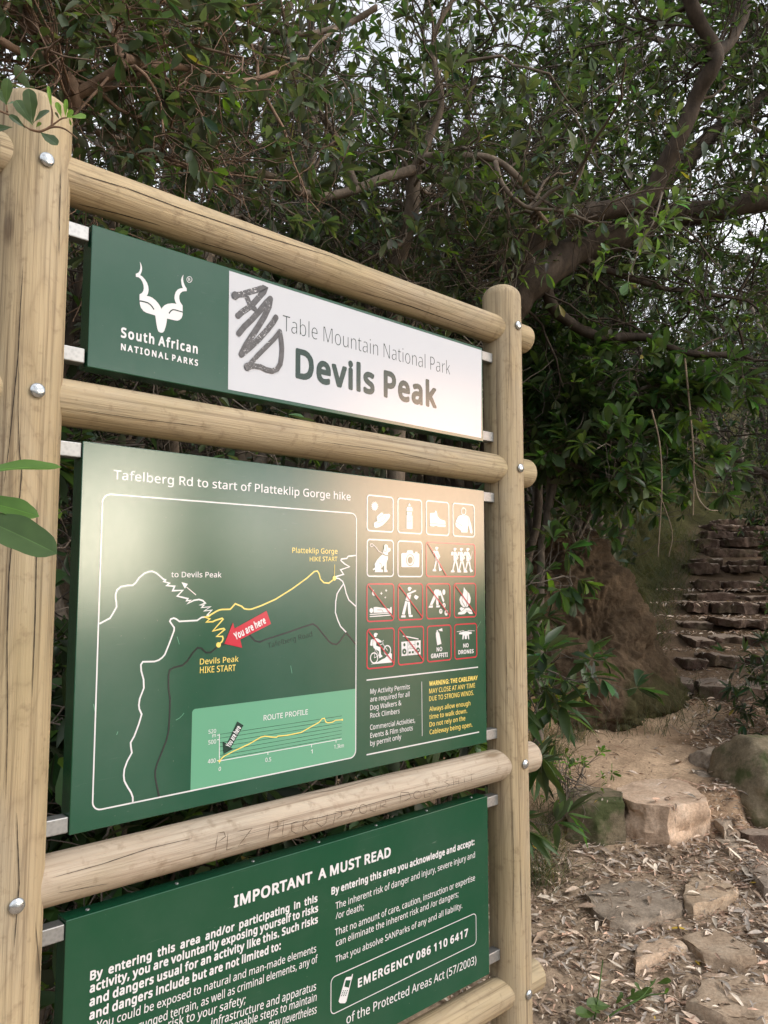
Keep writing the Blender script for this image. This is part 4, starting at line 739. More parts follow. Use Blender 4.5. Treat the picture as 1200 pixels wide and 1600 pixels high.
# map board ----------------------------------------------------
LW = 0.0031
p = Print(); p.text('Tafelberg Rd to start of Platteklip Gorge hike', 'M', (177, 748.6), (547.5, 782), (176, 734), P_WHITE); p.build('title_lettering', MAP)
p = Print(); fx0, fx1, fz0, fz1 = p.rrect([(159.4, 771.5), (556.0, 802.3), (145.0, 1266.5), (556.2, 1183)], 0.016, 0.0026, P_WHITE); p.build('map_border', MAP)
Z2, Z3, Z4, Z5 = Zm(240, 880, 7.5), Zm(300, 840, 4.615), Zm(140, 880, 4.103), Zm(290, 1060, 4.444)
p = Print()
p.stroke(Z4([(62, 388), (130, 352), (150, 320), (172, 280), (170, 250), (166, 225), (166, 200), (175, 172), (200, 150), (240, 143), (275, 142), (295, 125), (315, 95), (350, 65), (380, 54), (400, 52), (425, 62)]) +
         Z2([(60, 140), (110, 185), (137, 197), (118, 215), (185, 235), (150, 262), (245, 270), (222, 322), (340, 318), (275, 385), (400, 415), (385, 440), (435, 435), (395, 475), (470, 435), (530, 425), (575, 438), (605, 468), (540, 490), (590, 490), (560, 520), (665, 510), (590, 560), (680, 550), (625, 608), (660, 610)]), LW, P_WHITE)
p.build('white_route_line', MAP); p = Print()
p.stroke(Z2([(600, 630), (560, 635), (510, 670), (400, 676), (300, 682), (265, 655), (235, 643), (200, 655), (188, 680), (215, 720), (240, 755), (238, 790), (220, 840), (175, 960), (130, 1070), (100, 1105), (60, 1135)]) +
         Z4([(415, 630), (340, 632), (328, 650), (330, 690), (345, 745), (347, 800), (320, 870), (315, 910), (318, 935), (333, 968), (315, 1030), (285, 1110), (262, 1150), (265, 1185), (270, 1215), (240, 1270), (222, 1320), (218, 1360), (222, 1395), (240, 1430), (265, 1470), (276, 1500), (276, 1540)]), LW, P_WHITE)
p.build('white_route_line', MAP); p = Print()
p.stroke(Z3([(1180, 128), (1125, 135), (1115, 150), (1075, 155), (1072, 165), (1100, 190), (1135, 210), (1070, 232), (1092, 265), (1040, 280), (1025, 293)]), LW, P_WHITE)
p.stroke(Z3([(1030, 290), (1060, 296), (1085, 315), (1100, 355), (1110, 400), (1130, 450), (1180, 495)]), LW, P_WHITE)
p.stroke(Z3([(1090, 335), (1060, 380), (1045, 405), (1035, 460), (1033, 540), (1050, 595), (1070, 640), (1110, 682)]), LW, P_WHITE)
p.build('white_route_line', MAP); p = Print()
p.stroke(Z2([(495, 372), (385, 280)]), 0.0016, P_WHITE); p.px(Z2([(325, 222), (400, 242), (365, 298)]), P_WHITE)
p.build('destination_arrow', MAP)
p = Print()
p.stroke(Z4([(445, 1497), (430, 1425), (420, 1370), (420, 1330), (432, 1285), (460, 1215), (490, 1140), (505, 1080), (512, 980), (515, 870), (505, 800), (505, 720), (512, 685), (540, 668), (595, 655), (625, 628), (660, 575), (690, 542), (715, 545), (745, 572), (775, 572), (820, 535)]) + Z3([(190, 775), (250, 765)]), 0.0036, P_BLACK)
p.stroke(Z3([(415, 700), (425, 715), (455, 745), (490, 752), (530, 735), (700, 680), (800, 645), (870, 622), (900, 640), (940, 690), (985, 745), (1010, 765), (1040, 770), (1060, 755), (1110, 684), (1145, 725), (1178, 768)]), 0.0036, P_BLACK, 0.0004)
p.text('Tafelberg Road', 'L', Z3([(548, 797)])[0], Z3([(866, 712)])[0], Z3([(546, 760)])[0], P_BLACK)
p.build('road_line', MAP, 'dark line of the road with its name')
p = Print()
p.stroke(Z2([(758, 957), (800, 915), (812, 885), (805, 857), (735, 858), (830, 778), (820, 765), (775, 772), (690, 795), (812, 657), (800, 645), (720, 670), (690, 685), (615, 690), (657, 652), (590, 630), (640, 625), (665, 608)]), LW, P_YELLOW, 0.0009)
p.stroke(Z2([(650, 615), (665, 605), (740, 560), (770, 548), (800, 542), (895, 540), (920, 515), (955, 475), (1030, 505), (1060, 533), (1100, 540), (1130, 540)]) + Z3([(430, 515), (500, 490), (600, 445), (720, 370), (830, 290), (880, 245), (903, 241), (915, 260), (925, 300), (950, 325), (985, 328), (1010, 310), (1025, 293)]), LW, P_YELLOW, 0.0007)
p.disc(*Z2([(758, 957)])[0], 3.7, 4.2, P_YELLOW, 0.0011); p.disc(*Z3([(1025, 293)])[0], 2.9, 3.8, P_YELLOW, 0.0011)
p.stroke(Z3([(1028, 195), (1026, 290)]), 0.0012, P_YELLOW)
p.build('yellow_route_line', MAP)
p = Print()
p.text('Platteklip Gorge', 'M', Z3([(722, 110)])[0], Z3([(1048, 117)])[0], Z3([(722, 72)])[0], P_YELLOW)
p.text('HIKE START', 'M', Z3([(848, 171)])[0], Z3([(1047, 170)])[0], Z3([(848, 138)])[0], P_YELLOW)
p.build('hike_start_lettering', MAP); p = Print()
p.text('Devils Peak', 'M', Z2([(540, 1188)])[0], Z2([(993, 1153)])[0], Z2([(540, 1120)])[0], P_YELLOW)
p.text('HIKE START', 'M', (312, 1052), (368, 1048), (312, 1042), P_YELLOW)
p.build('hike_start_lettering', MAP)
p = Print(); p.text('to Devils Peak', 'M', Z2([(205, 164)])[0], Z2([(793, 166)])[0], Z2([(205, 100)])[0], P_WHITE); p.build('destination_lettering', MAP)
p = Print()
p.px(Z3([(232, 765), (293, 612), (305, 655), (535, 528), (568, 622), (345, 735), (360, 795)]), P_RED, 0.0012)
p.text('You are here', 'B', Z3([(312, 739)])[0], Z3([(533, 616)])[0], Z3([(293, 690)])[0], P_WHITE, 0.0016)
p.build('location_arrow', MAP, 'red arrow reading You are here')
# route profile
p = Print()
q = [suv(*k) for k in Z5([(45, 216), (1178, 70)])]
xl, zt = q[0][0], (q[0][1] + q[1][1]) / 2
ins = 0.0013; rad = 0.0145
pts = [(xl, fz0 + ins), (xl, zt - 0.006), (xl + 0.002, zt - 0.002), (xl + 0.006, zt), (fx1 - ins, zt)]
pts += [(fx1 - ins - rad + rad * math.cos(R(t)), fz0 + ins + rad + rad * math.sin(R(t))) for t in np.linspace(0, -90, 7)]
p.polys([pts], P_PALE, 0.0004)
p.stroke(Z5([(233, 385), (233, 592)]), 0.0016, P_WHITE, 0.0008); p.stroke(Z5([(233, 573), (1083, 420)]), 0.0016, P_WHITE, 0.0008)
for a, b in (((570, 513), (570, 530)), ((873, 460), (873, 478)), ((1043, 428), (1043, 445)), ((218, 394), (233, 393)), ((218, 426), (233, 424)), ((215, 571), (233, 571))): p.stroke(Z5([a, b]), 0.0016, P_WHITE, 0.00083)
for a, b in (((236, 388), (1083, 260)), ((236, 415), (1083, 285)), ((236, 446), (1083, 310)), ((236, 475), (1083, 335)), ((236, 505), (1083, 360)), ((236, 535), (1083, 385)), ((236, 560), (1083, 407))): p.stroke(Z5([a, b]), 0.0008, P_DARK, 0.0006)
p.stroke(Z5([(233, 573), (250, 555), (265, 540), (330, 505), (440, 455), (520, 408), (550, 400), (600, 407), (630, 408), (640, 400), (700, 395), (800, 375), (870, 335), (925, 305), (945, 280), (963, 276), (970, 300), (985, 308), (1015, 305), (1040, 290), (1085, 287)]), 0.0022, P_YELLOW, 0.0010)
p.disc(*Z5([(233, 573)])[0], 1.8, 2.0, P_YELLOW, 0.0012); p.disc(*Z5([(1085, 287)])[0], 1.3, 1.6, P_YELLOW, 0.0012)
for t, a, b, c, wt in (('ROUTE PROFILE', (540, 293), (847, 249), (540, 256), 'M'), ('520', (157, 384), (210, 377), (157, 357), 'M'), ('m', (183, 410), (208, 406), (183, 384), 'M'), ('500', (156, 459), (210, 451), (156, 430), 'M'), ('400', (152, 591), (207, 583), (152, 562), 'M'),
        ('0', (227, 642), (243, 640), (227, 615), 'M'), ('0.5', (552, 580), (592, 574), (552, 552), 'M'), ('1', (869, 522), (880, 520), (869, 494), 'M'), ('1.3km', (1030, 488), (1097, 478), (1030, 461), 'M')):
    p.text(t, wt, Z5([a])[0], Z5([b])[0], Z5([c])[0], P_WHITE, 0.0009)
p.px(Z5([(262, 525), (255, 438), (285, 452), (357, 298), (400, 325), (312, 480), (330, 488)]), P_DARK, 0.0013)
p.text('You are here', 'B', Z5([(304, 482)])[0], Z5([(383, 342)])[0], Z5([(274, 463)])[0], P_WHITE, 0.0017)
p.build('route_profile', MAP, 'pale green panel with a yellow height profile')

# pictograms
Z6, Z7, Z8, Z9 = Zm(565, 765, 11.43), Zm(660, 775, 11.43), Zm(565, 900, 10.667), Zm(660, 900, 10.667)
def cell(Z, tl, tr, bl, br, m):
    p = Print(); p.Z = Z; i = 12 if Z in (Z6, Z7) else 10
    p.rrect(Z([(tl[0] + i, tl[1] + i), (tr[0] - i, tr[1] + i), (bl[0] + i, bl[1] - i), (br[0] - i, br[1] - i)]), 0.0085, 0.0033, m); return p
def W_(p, *polys, m=None, h=0.0006):
    for k, q in enumerate(polys): p.px(p.Z(q), m or P_WHITE, h + 0.00006 * k)
def L_(p, pts, w=0.0011, m=None, h=0.0013): p.stroke(p.Z(pts), w, m or P_GREEN, h)
def EL(p, cx, cy, rx, ry, m=None, h=0.0006):
    c = p.Z([(cx, cy)])[0]; s_ = 11.43 if p.Z in (Z6, Z7) else 10.667; p.disc(c[0], c[1], rx / s_, ry / s_, m or P_WHITE, h)
def RI(p, cx, cy, rx, ry, w, m=None, h=0.0006):
    c = p.Z([(cx, cy)])[0]; s_ = 11.43 if p.Z in (Z6, Z7) else 10.667; p.ring(c[0], c[1], rx / s_, ry / s_, w, m or P_WHITE, h)
def SL(p, a, b): p.stroke(p.Z([a, b]), 0.0027, P_RED, 0.0019)
def done(p, lab): p.build('pictogram', MAP, lab)
p = cell(Z6, (85, 85), (572, 130), (85, 740), (572, 775), P_WHITE)
st = []
for k in range(28):
    a = 2 * math.pi * k / 28; r = 74 if k % 2 == 0 else 47; st.append((230 + r * 0.92 * math.cos(a), 297 + r * 1.25 * math.sin(a)))
W_(p, st, [(217, 620), (225, 590), (280, 562), (268, 495), (285, 465), (330, 425), (350, 412), (375, 415), (385, 440), (440, 435), (490, 432), (507, 455), (495, 500), (450, 560), (380, 630), (310, 670), (250, 682), (220, 665)])
L_(p, [(272, 585), (310, 590), (370, 565), (420, 510), (413, 462)]); L_(p, [(285, 515), (340, 480), (385, 445)])
done(p, 'white pictogram of a sun and a sun hat')
p = cell(Z6, (632, 135), (1083, 185), (635, 775), (1083, 805), P_WHITE)
W_(p, [(843, 245), (857, 245), (870, 275), (875, 292), (828, 290), (835, 270)], [(800, 340), (815, 305), (890, 310), (905, 345), (905, 388), (800, 383)], [(808, 397), (893, 402), (893, 450), (808, 446)], [(798, 458), (905, 463), (905, 703), (800, 697)])
p.text('H2O', 'M', Z6([(815, 583)])[0], Z6([(890, 588)])[0], Z6([(815, 540)])[0], P_GREEN, 0.0013); done(p, 'white pictogram of a water bottle')
p = cell(Z7, (50, 70), (480, 110), (60, 700), (482, 715), P_WHITE)
W_(p, [(130, 310), (215, 300), (235, 252), (255, 285), (250, 330), (268, 345), (262, 358), (282, 375), (300, 400), (330, 420), (370, 432), (405, 445), (412, 500), (130, 488)], [(130, 502), (412, 512), (410, 552), (270, 545), (255, 535), (215, 535), (205, 545), (130, 535)])
L_(p, [(245, 330), (275, 318)], m=P_WHITE); done(p, 'white pictogram of a hiking boot')
p = cell(Z7, (530, 118), (935, 150), (535, 725), (938, 745), P_WHITE)
RI(p, 733, 275, 40, 62, 0.0026)
W_(p, [(690, 340), (640, 360), (600, 440), (585, 490), (595, 545), (680, 612), (690, 650), (800, 652), (812, 540), (825, 530), (850, 660), (885, 672), (892, 640), (860, 480), (830, 370), (775, 345), (740, 350)])
L_(p, [(592, 470), (660, 505), (722, 545)]); L_(p, [(820, 365), (814, 540)]); L_(p, [(738, 345), (739, 390)]); L_(p, [(650, 370), (648, 430)]); done(p, 'white pictogram of a hooded jacket')
p = cell(Z6, (85, 875), (577, 900), (85, 1555), (575, 1565), P_WHITE)
W_(p, [(398, 1005), (415, 982), (440, 978), (462, 992), (472, 1035), (510, 1050), (515, 1075), (505, 1105), (478, 1110), (466, 1140), (468, 1172), (420, 1165), (378, 1135), (382, 1080), (396, 1050)],
   [(368, 1158), (420, 1185), (466, 1187), (466, 1240), (443, 1300), (441, 1425), (460, 1450), (460, 1472), (400, 1472), (400, 1345), (358, 1395), (335, 1420), (378, 1432), (378, 1474), (230, 1474), (243, 1440), (225, 1425), (208, 1442), (194, 1420), (222, 1405), (237, 1385), (230, 1330), (270, 1260), (320, 1205)])
L_(p, [(398, 1000), (392, 1090), (412, 1115), (438, 1100), (436, 1010)]); L_(p, [(300, 1308), (335, 1320), (352, 1350), (350, 1395)])
L_(p, [(372, 1140), (300, 1100), (262, 1050), (222, 1000), (182, 968), (148, 975), (143, 1000), (165, 1018), (195, 1010), (207, 990)], 0.0015, P_WHITE); done(p, 'white pictogram of a dog on a lead')
p = cell(Z6, (632, 905), (1092, 925), (635, 1565), (1090, 1565), P_WHITE)
W_(p, [(705, 1150), (715, 1135), (800, 1130), (815, 1085), (908, 1085), (920, 1138), (1018, 1140), (1028, 1152), (1028, 1375), (1018, 1384), (718, 1384), (707, 1374)], [(952, 1110), (995, 1110), (995, 1132), (952, 1132)])
RI(p, 863, 1258, 70, 100, 0.0016, P_GREEN, 0.0013); EL(p, 863, 1258, 42, 62, P_GREEN, 0.0013); done(p, 'white pictogram of a camera')
p = cell(Z7, (50, 810), (945, 855), (60, 1450), (952, 1450), P_RED)
def hiker(dx, dy, s=1.0):
    T = lambda q: [(a + dx, b + dy) for a, b in q]
    W_(p, T([(552, 945), (560, 925), (590, 925), (610, 940), (612, 952), (594, 955), (592, 980), (575, 990), (558, 975)]), T([(550, 1000), (575, 994), (602, 1000), (642, 1110), (622, 1142), (608, 1118), (612, 1160), (554, 1156)]), T([(513, 1000), (545, 990), (542, 1062), (510, 1060)]),
       T([(560, 1164), (588, 1168), (552, 1310), (572, 1345), (570, 1362), (504, 1362), (504, 1340), (530, 1312)]), T([(586, 1166), (612, 1162), (640, 1300), (672, 1330), (664, 1345), (628, 1362), (618, 1340), (610, 1270)]))
    L_(p, T([(570, 1040), (632, 1130)]))
hiker(-327, -18); hiker(0, 0); hiker(115, 2); hiker(228, 4)
L_(p, [(885, 985), (866, 1090), (852, 1180), (830, 1340)], 0.001, P_WHITE, 0.0012); SL(p, (95, 850), (425, 1425)); done(p, 'wide red pictogram of one hiker and three hikers')
p = cell(Z8, (75, 120), (545, 125), (80, 770), (545, 750), P_RED)
W_(p, [(205, 225), (178, 255), (168, 285), (178, 315), (200, 332), (218, 322), (198, 300), (192, 265)], [(325, 260), (333, 283), (348, 288), (335, 300), (330, 318), (318, 300), (302, 292), (318, 282)], [(405, 212), (412, 235), (428, 240), (414, 250), (408, 270), (398, 250), (385, 243), (398, 233)], [(390, 338), (396, 352), (408, 357), (396, 364), (390, 380), (384, 364), (374, 357), (385, 352)],
   [(196, 520), (240, 514), (330, 528), (465, 545), (465, 606), (196, 613)], [(470, 560), (475, 520), (495, 514), (498, 628), (470, 600)])
EL(p, 160, 575, 31, 42); L_(p, [(130, 640), (300, 630), (470, 618)], 0.0020, P_WHITE); L_(p, [(130, 675), (300, 665), (480, 650)], 0.0024, P_WHITE); L_(p, [(255, 565), (335, 565), (355, 605)])
SL(p, (115, 165), (525, 700)); done(p, 'red barred pictogram of a sleeper under stars')
p = cell(Z8, (595, 120), (1027, 120), (600, 745), (1025, 730), P_RED)
W_(p, [(766, 205), (780, 182), (805, 180), (832, 200), (832, 212), (818, 215), (815, 240), (795, 253), (772, 240)], [(752, 295), (890, 230), (908, 245), (900, 258), (760, 318)], [(748, 322), (822, 305), (798, 425), (727, 402)], [(725, 412), (762, 428), (715, 645), (668, 638)], [(760, 428), (800, 432), (822, 642), (775, 642)], [(660, 655), (728, 655), (728, 690), (652, 690)], [(776, 650), (845, 648), (847, 682), (786, 684)],
   [(865, 350), (890, 312), (915, 325), (948, 345), (935, 370), (910, 395), (885, 380)]); SL(p, (620, 165), (1010, 690)); done(p, 'red barred pictogram of a person throwing litter')
p = cell(Z9, (55, 120), (467, 120), (62, 725), (470, 705), P_RED)
W_(p, [(190, 250), (215, 222), (272, 226), (300, 300), (295, 332), (262, 322), (268, 482), (228, 482), (224, 365), (165, 482), (118, 482), (190, 312)], [(280, 238), (302, 240), (362, 412), (345, 442), (325, 400)], [(112, 492), (172, 490), (170, 527), (98, 527)], [(226, 490), (290, 490), (285, 522), (226, 524)])
EL(p, 354, 268, 25, 48); EL(p, 303, 588, 28, 42); EL(p, 357, 490, 25, 42); EL(p, 394, 612, 28, 48)
for a in ((303, 580), (357, 485), (392, 605)): EL(p, *a, 9, 13, P_GREEN, 0.0013)
SL(p, (85, 165), (450, 660)); done(p, 'red barred pictogram of a person picking flowers')
p = cell(Z9, (515, 115), (895, 115), (520, 700), (905, 690), P_RED)
W_(p, [(690, 183), (710, 220), (745, 262), (780, 295), (802, 370), (795, 440), (745, 522), (680, 522), (635, 470), (614, 392), (635, 335), (668, 325), (680, 260)], [(588, 637), (600, 602), (640, 582), (618, 545), (640, 515), (700, 542), (770, 525), (818, 572), (836, 632), (780, 632), (740, 592), (700, 632), (640, 642)])
L_(p, [(660, 340), (655, 420), (715, 520)]); L_(p, [(745, 270), (745, 420), (722, 520)]); L_(p, [(600, 600), (650, 590), (700, 545)]); L_(p, [(720, 580), (780, 585), (820, 600)]); SL(p, (540, 155), (885, 640)); done(p, 'red barred pictogram of a camp fire')
p = cell(Z8, (75, 875), (550, 865), (80, 1550), (550, 1520), P_RED)
W_(p, [(200, 975), (215, 950), (240, 948), (268, 962), (265, 975), (250, 980), (248, 1005), (225, 1022), (205, 1005)], [(192, 1058), (230, 1035), (262, 1040), (332, 1085), (322, 1110), (242, 1100), (240, 1160), (310, 1188), (322, 1312), (345, 1330), (345, 1342), (292, 1372), (288, 1345), (290, 1312), (285, 1252), (200, 1202), (184, 1150)],
   [(152, 1062), (186, 1050), (177, 1167), (138, 1155)], [(145, 1472), (270, 1430), (345, 1385), (380, 1372), (420, 1332), (480, 1285), (500, 1295), (500, 1440)])
RI(p, 205, 1365, 60, 84, 0.0028); RI(p, 425, 1238, 56, 78, 0.0028)
for q in ([(205, 1365), (222, 1215), (285, 1325), (205, 1365)], [(345, 1085), (355, 1140), (425, 1240)], [(300, 1150), (355, 1125)], [(345, 1085), (362, 1070)]): L_(p, q, 0.0014, P_WHITE, 0.0011)
SL(p, (110, 925), (530, 1450)); done(p, 'red barred pictogram of a mountain biker')
p = cell(Z8, (598, 845), (1040, 835), (605, 1490), (1040, 1455), P_RED)
W_(p, [(660, 1098), (980, 1070), (980, 1305), (664, 1335)]); L_(p, [(685, 1000), (800, 1020), (945, 1050)], 0.0026, P_WHITE, 0.0006)
for a in ((708, 1145, 18, 28), (708, 1258, 34, 50), (933, 1130, 17, 28), (935, 1235, 32, 48)): EL(p, *a, P_GREEN, 0.0013)
EL(p, 708, 1258, 9, 13, P_WHITE, 0.0016); EL(p, 935, 1235, 9, 13, P_WHITE, 0.0016)
W_(p, [(780, 1258), (815, 1254), (815, 1290), (780, 1294)], [(832, 1252), (865, 1248), (865, 1286), (832, 1290)], m=P_GREEN, h=0.0013)
for a, b in (((765, 1150), (885, 1140)), ((765, 1215), (885, 1205)), ((765, 1090), (765, 1325)), ((885, 1080), (885, 1315)), ((780, 1120), (830, 1115)), ((785, 1185), (850, 1178))): L_(p, [a, b], 0.0009)
SL(p, (635, 890), (1020, 1400)); done(p, 'red barred pictogram of a portable stereo')
p = cell(Z9, (65, 825), (480, 810), (75, 1440), (490, 1405), P_RED)
W_(p, [(222, 950), (232, 932), (238, 900), (252, 900), (258, 930), (278, 952), (315, 1130), (245, 1155), (224, 1010)], [(262, 895), (325, 868), (333, 922), (285, 915)])
p.text('NO', 'B', Z9([(235, 1260)])[0], Z9([(328, 1250)])[0], Z9([(235, 1188)])[0], P_WHITE); p.text('GRAFFITI', 'B', Z9([(140, 1372)])[0], Z9([(420, 1345)])[0], Z9([(140, 1298)])[0], P_WHITE); done(p, 'red pictogram of a spray can reading NO GRAFFITI')
p = cell(Z9, (522, 795), (910, 785), (530, 1395), (915, 1360), P_RED)
W_(p, [(608, 948), (640, 940), (680, 926), (720, 920), (765, 924), (800, 932), (822, 945), (822, 960), (772, 972), (778, 1055), (762, 1055), (750, 990), (738, 992), (738, 1050), (705, 1052), (702, 992), (692, 992), (680, 1055), (662, 1055), (668, 975), (610, 970)])
for q in ([(570, 928), (690, 910)], [(750, 908), (865, 913)], [(632, 920), (632, 950)], [(806, 912), (806, 940)]): L_(p, q, 0.0012, P_WHITE, 0.0011)
p.text('NO', 'B', Z9([(678, 1195)])[0], Z9([(768, 1186)])[0], Z9([(678, 1127)])[0], P_WHITE); p.text('DRONES', 'B', Z9([(597, 1306)])[0], Z9([(852, 1284)])[0], Z9([(597, 1238)])[0], P_WHITE); done(p, 'red pictogram of a drone reading NO DRONES')
ZA = Zm(565, 1040, 6)
p = Print()
p.stroke(ZA([(45, 136), (1090, 14)]), 0.0030, P_WHITE); p.stroke(ZA([(45, 836), (1100, 622)]), 0.0030, P_WHITE); p.stroke(ZA([(562, 150), (567, 660)]), 0.0016, P_WHITE)
for t, a, b, c in (('My Activity Permits', (80, 266), (451, 218), 219), ('are required for all', (80, 340), (448, 288), 293), ('Dog Walkers &', (80, 418), (372, 370), 371), ('Rock Climbers', (80, 491), (355, 446), 445), ('Commercial Activities,', (78, 603), (500, 532), 556), ('Events & Film shoots', (80, 679), (478, 605), 632), ('by permit only', (80, 753), (370, 688), 706)):
    p.text(t, 'M', ZA([a])[0], ZA([b])[0], ZA([(a[0], c)])[0], P_WHITE)
p.build('permit_lettering', MAP)
p = Print()
for t, a, b, c in (('WARNING: THE CABLEWAY', (632, 192), (1086, 134), 147), ('MAY CLOSE AT ANY TIME', (632, 262), (1062, 204), 217), ('DUE TO STRONG WINDS.', (632, 333), (1050, 274), 288), ('Always allow enough', (634, 430), (1018, 372), 386), ('time to walk down.', (634, 503), (988, 443), 459), ('Do not rely on the', (636, 574), (970, 512), 530), ('Cableway being open.', (636, 645), (1036, 572), 601)):
    p.text(t, 'B' if c == 147 else 'M', ZA([a])[0], ZA([b])[0], ZA([(a[0], c)])[0], P_YELLOW)
p.build('cableway_lettering', MAP)
for q in (Z4([(552, 1006), (575, 993), (592, 977), (605, 960)]), [(454, 1040), (456, 1052)], [(146, 1100), (150, 1120)], [(182, 1148), (184, 1143)], Z4([(560, 470), (575, 520)]), [(743, 985), (748, 977), (751, 971)]):
    p = Print(); p.stroke(q, 0.0011, P_PALE, 0.0005); p.build('scratch', MAP)

# notice board -------------------------------------------------
ZB, ZC = Zm(110, 1370, 3), Zm(500, 1300, 4.444)
p = Print(); p.text('IMPORTANT  A MUST READ', 'B', (365, 1418.6), (610.3, 1338.3), (366, 1399.5), P_WHITE); p.build('title_lettering', NOTE)
p = Print()
JX = 0.98
for t, a, b, c, wt, j in (('By entering this area and/or participating in this', (91, 487), (1157, 116), 442, 'B', 1), ('activity, you are voluntarily exposing yourself to risks', (89, 546), (1160, 163), 500, 'B', 0), ('and dangers usual for an activity like this. Such risks', (88, 610), (1159, 216), 563, 'B', 0), ('and dangers include but are not limited to:', (87, 673), (985, 340), 626, 'B', 0)):
    p.text(t, wt, ZB([a])[0], ZB([b])[0], ZB([(a[0] + 2, c)])[0], P_WHITE, just=0.94 if j else None)
for t, a, b, hgt in (('could be exposed to natural and man-made elements', (176, 1600.5), (493.6, 1487.2), 14.2), ('ed terrain, as well as criminal elements, any of', (238, 1601.5), (495.8, 1503.3), 14.2), ('sk to your safety;', (274, 1603.5), (383, 1567.5), 14.2), ('frastructure and apparatus', (341, 1601), (493.3, 1546.7), 14.2), ('le steps to maintain', (384, 1602), (494, 1563.5), 14.0), ('nevertheless', (438, 1601.5), (494, 1583), 14.0)):
    full = {'co': 'You ', 'ed': 'rugg', 'sk': 'ri', 'fr': 'in', 'le': 'reasonab', 'ne': 'may '}[t[:2]] + t     # the lines run on below the photo's lower edge
    k = len(full) / len(t); a = (b[0] + (a[0] - b[0]) * k, b[1] + (a[1] - b[1]) * k)
    p.text(full, 'M', a, b, (a[0] + 0.6, a[1] - hgt), P_WHITE)
p.build('risk_lettering', NOTE)
p = Print()
for t, a, b, c, wt in (('By entering this area you acknowledge and accept:', (78, 437), (1071, 88), 384, 'B'), ('The inherent risk of danger and injury, severe injury and', (107, 537), (1075, 176), 489, 'M'), ('/or death;', (108, 606), (303, 538), 560, 'M'), ('That no amount of care, caution, instruction or expertise', (103, 722), (1075, 335), 673, 'M'), ('can eliminate the inherent risk and /or dangers;', (110, 794), (960, 448), 747, 'M'), ('That you absolve SANParks of any and all liability.', (105, 908), (986, 527), 862, 'M')):
    p.text(t, wt, ZC([a])[0], ZC([b])[0], ZC([(a[0] + 1, c)])[0], P_WHITE)
p.build('acceptance_lettering', NOTE); p = Print()
p.text('of the Protected Areas Act (57/2003)', 'M', ZC([(182, 1334)])[0], ZC([(1084, 912)])[0], ZC([(184, 1268)])[0], P_WHITE)
p.build('act_lettering', NOTE)
p = Print()
p.rrect(ZC([(75, 1007), (1083, 566), (75, 1258), (1083, 786)]), 0.012, 0.0019, P_WHITE)
p.text('EMERGENCY 086 110 6417', 'B', ZC([(262, 1082)])[0], ZC([(1027, 722)])[0], ZC([(263, 1018)])[0], P_WHITE, track=40)
p.px(ZC([(172, 1022), (182, 1008), (212, 1003), (222, 1010), (182, 1176), (172, 1188), (138, 1188), (128, 1176)]), P_WHITE)
p.px(ZC([(213, 1012), (222, 985), (228, 985), (221, 1020)]), P_WHITE, 0.0008)
p.px(ZC([(177, 1028), (211, 1028), (199, 1080), (167, 1072)]), P_GREEN, 0.0010)
for r in range(4):
    for c in range(3): p.disc(*ZC([(160 + 14 * c - 4 * r, 1102 + 11 * r - 1 * c)])[0], 0.9, 0.9, P_GREEN, 0.0010, 8)
p.build('emergency_box', NOTE, 'outlined box with a phone and the emergency number')

# ================================================================ ground
PATH = np.array([(0.55, 1.2), (0.75, 2.3), (1.08, 2.9), (1.34, 3.5), (1.54, 4.2), (1.80, 5.2), (2.55, 6.6), (3.30, 7.2), (4.25, 9.2), (5.45, 11.5), (7.2, 14.0), (12.0, 19.0)])
PHW = np.array([0.55, 0.55, 0.6, 0.62, 0.55, 0.55, 0.65, 0.75, 0.75, 0.75, 0.75, 0.8])
HY = np.array([(-60, -14), (-20, -3.5), (-4, -0.25), (0.0, 0.0), (2.7, 0.0), (3.4, 0.08), (4.25, 0.185), (4.41, 0.235), (4.54, 0.375), (4.95, 0.405), (6.5, 0.675), (6.80, 0.69), (6.90, 0.745), (7.15, 0.79), (7.25, 0.82), (11.9, 2.44), (16, 4.0), (30, 9.0), (300, 90.0)])
def lateral(x, y):
    """signed distance right of the path's middle line, and its half width there"""
    x, y = np.asarray(x, float), np.asarray(y, float)
    px = np.interp(y, PATH[:, 1], PATH[:, 0]); dx = np.gradient(PATH[:, 0], PATH[:, 1]); sl = np.interp(y, PATH[:, 1], dx)
    px = np.where(y < 1.2, 0.55, px)
    return (x - px) / np.sqrt(1 + sl * sl), np.interp(y, PATH[:, 1], PHW)
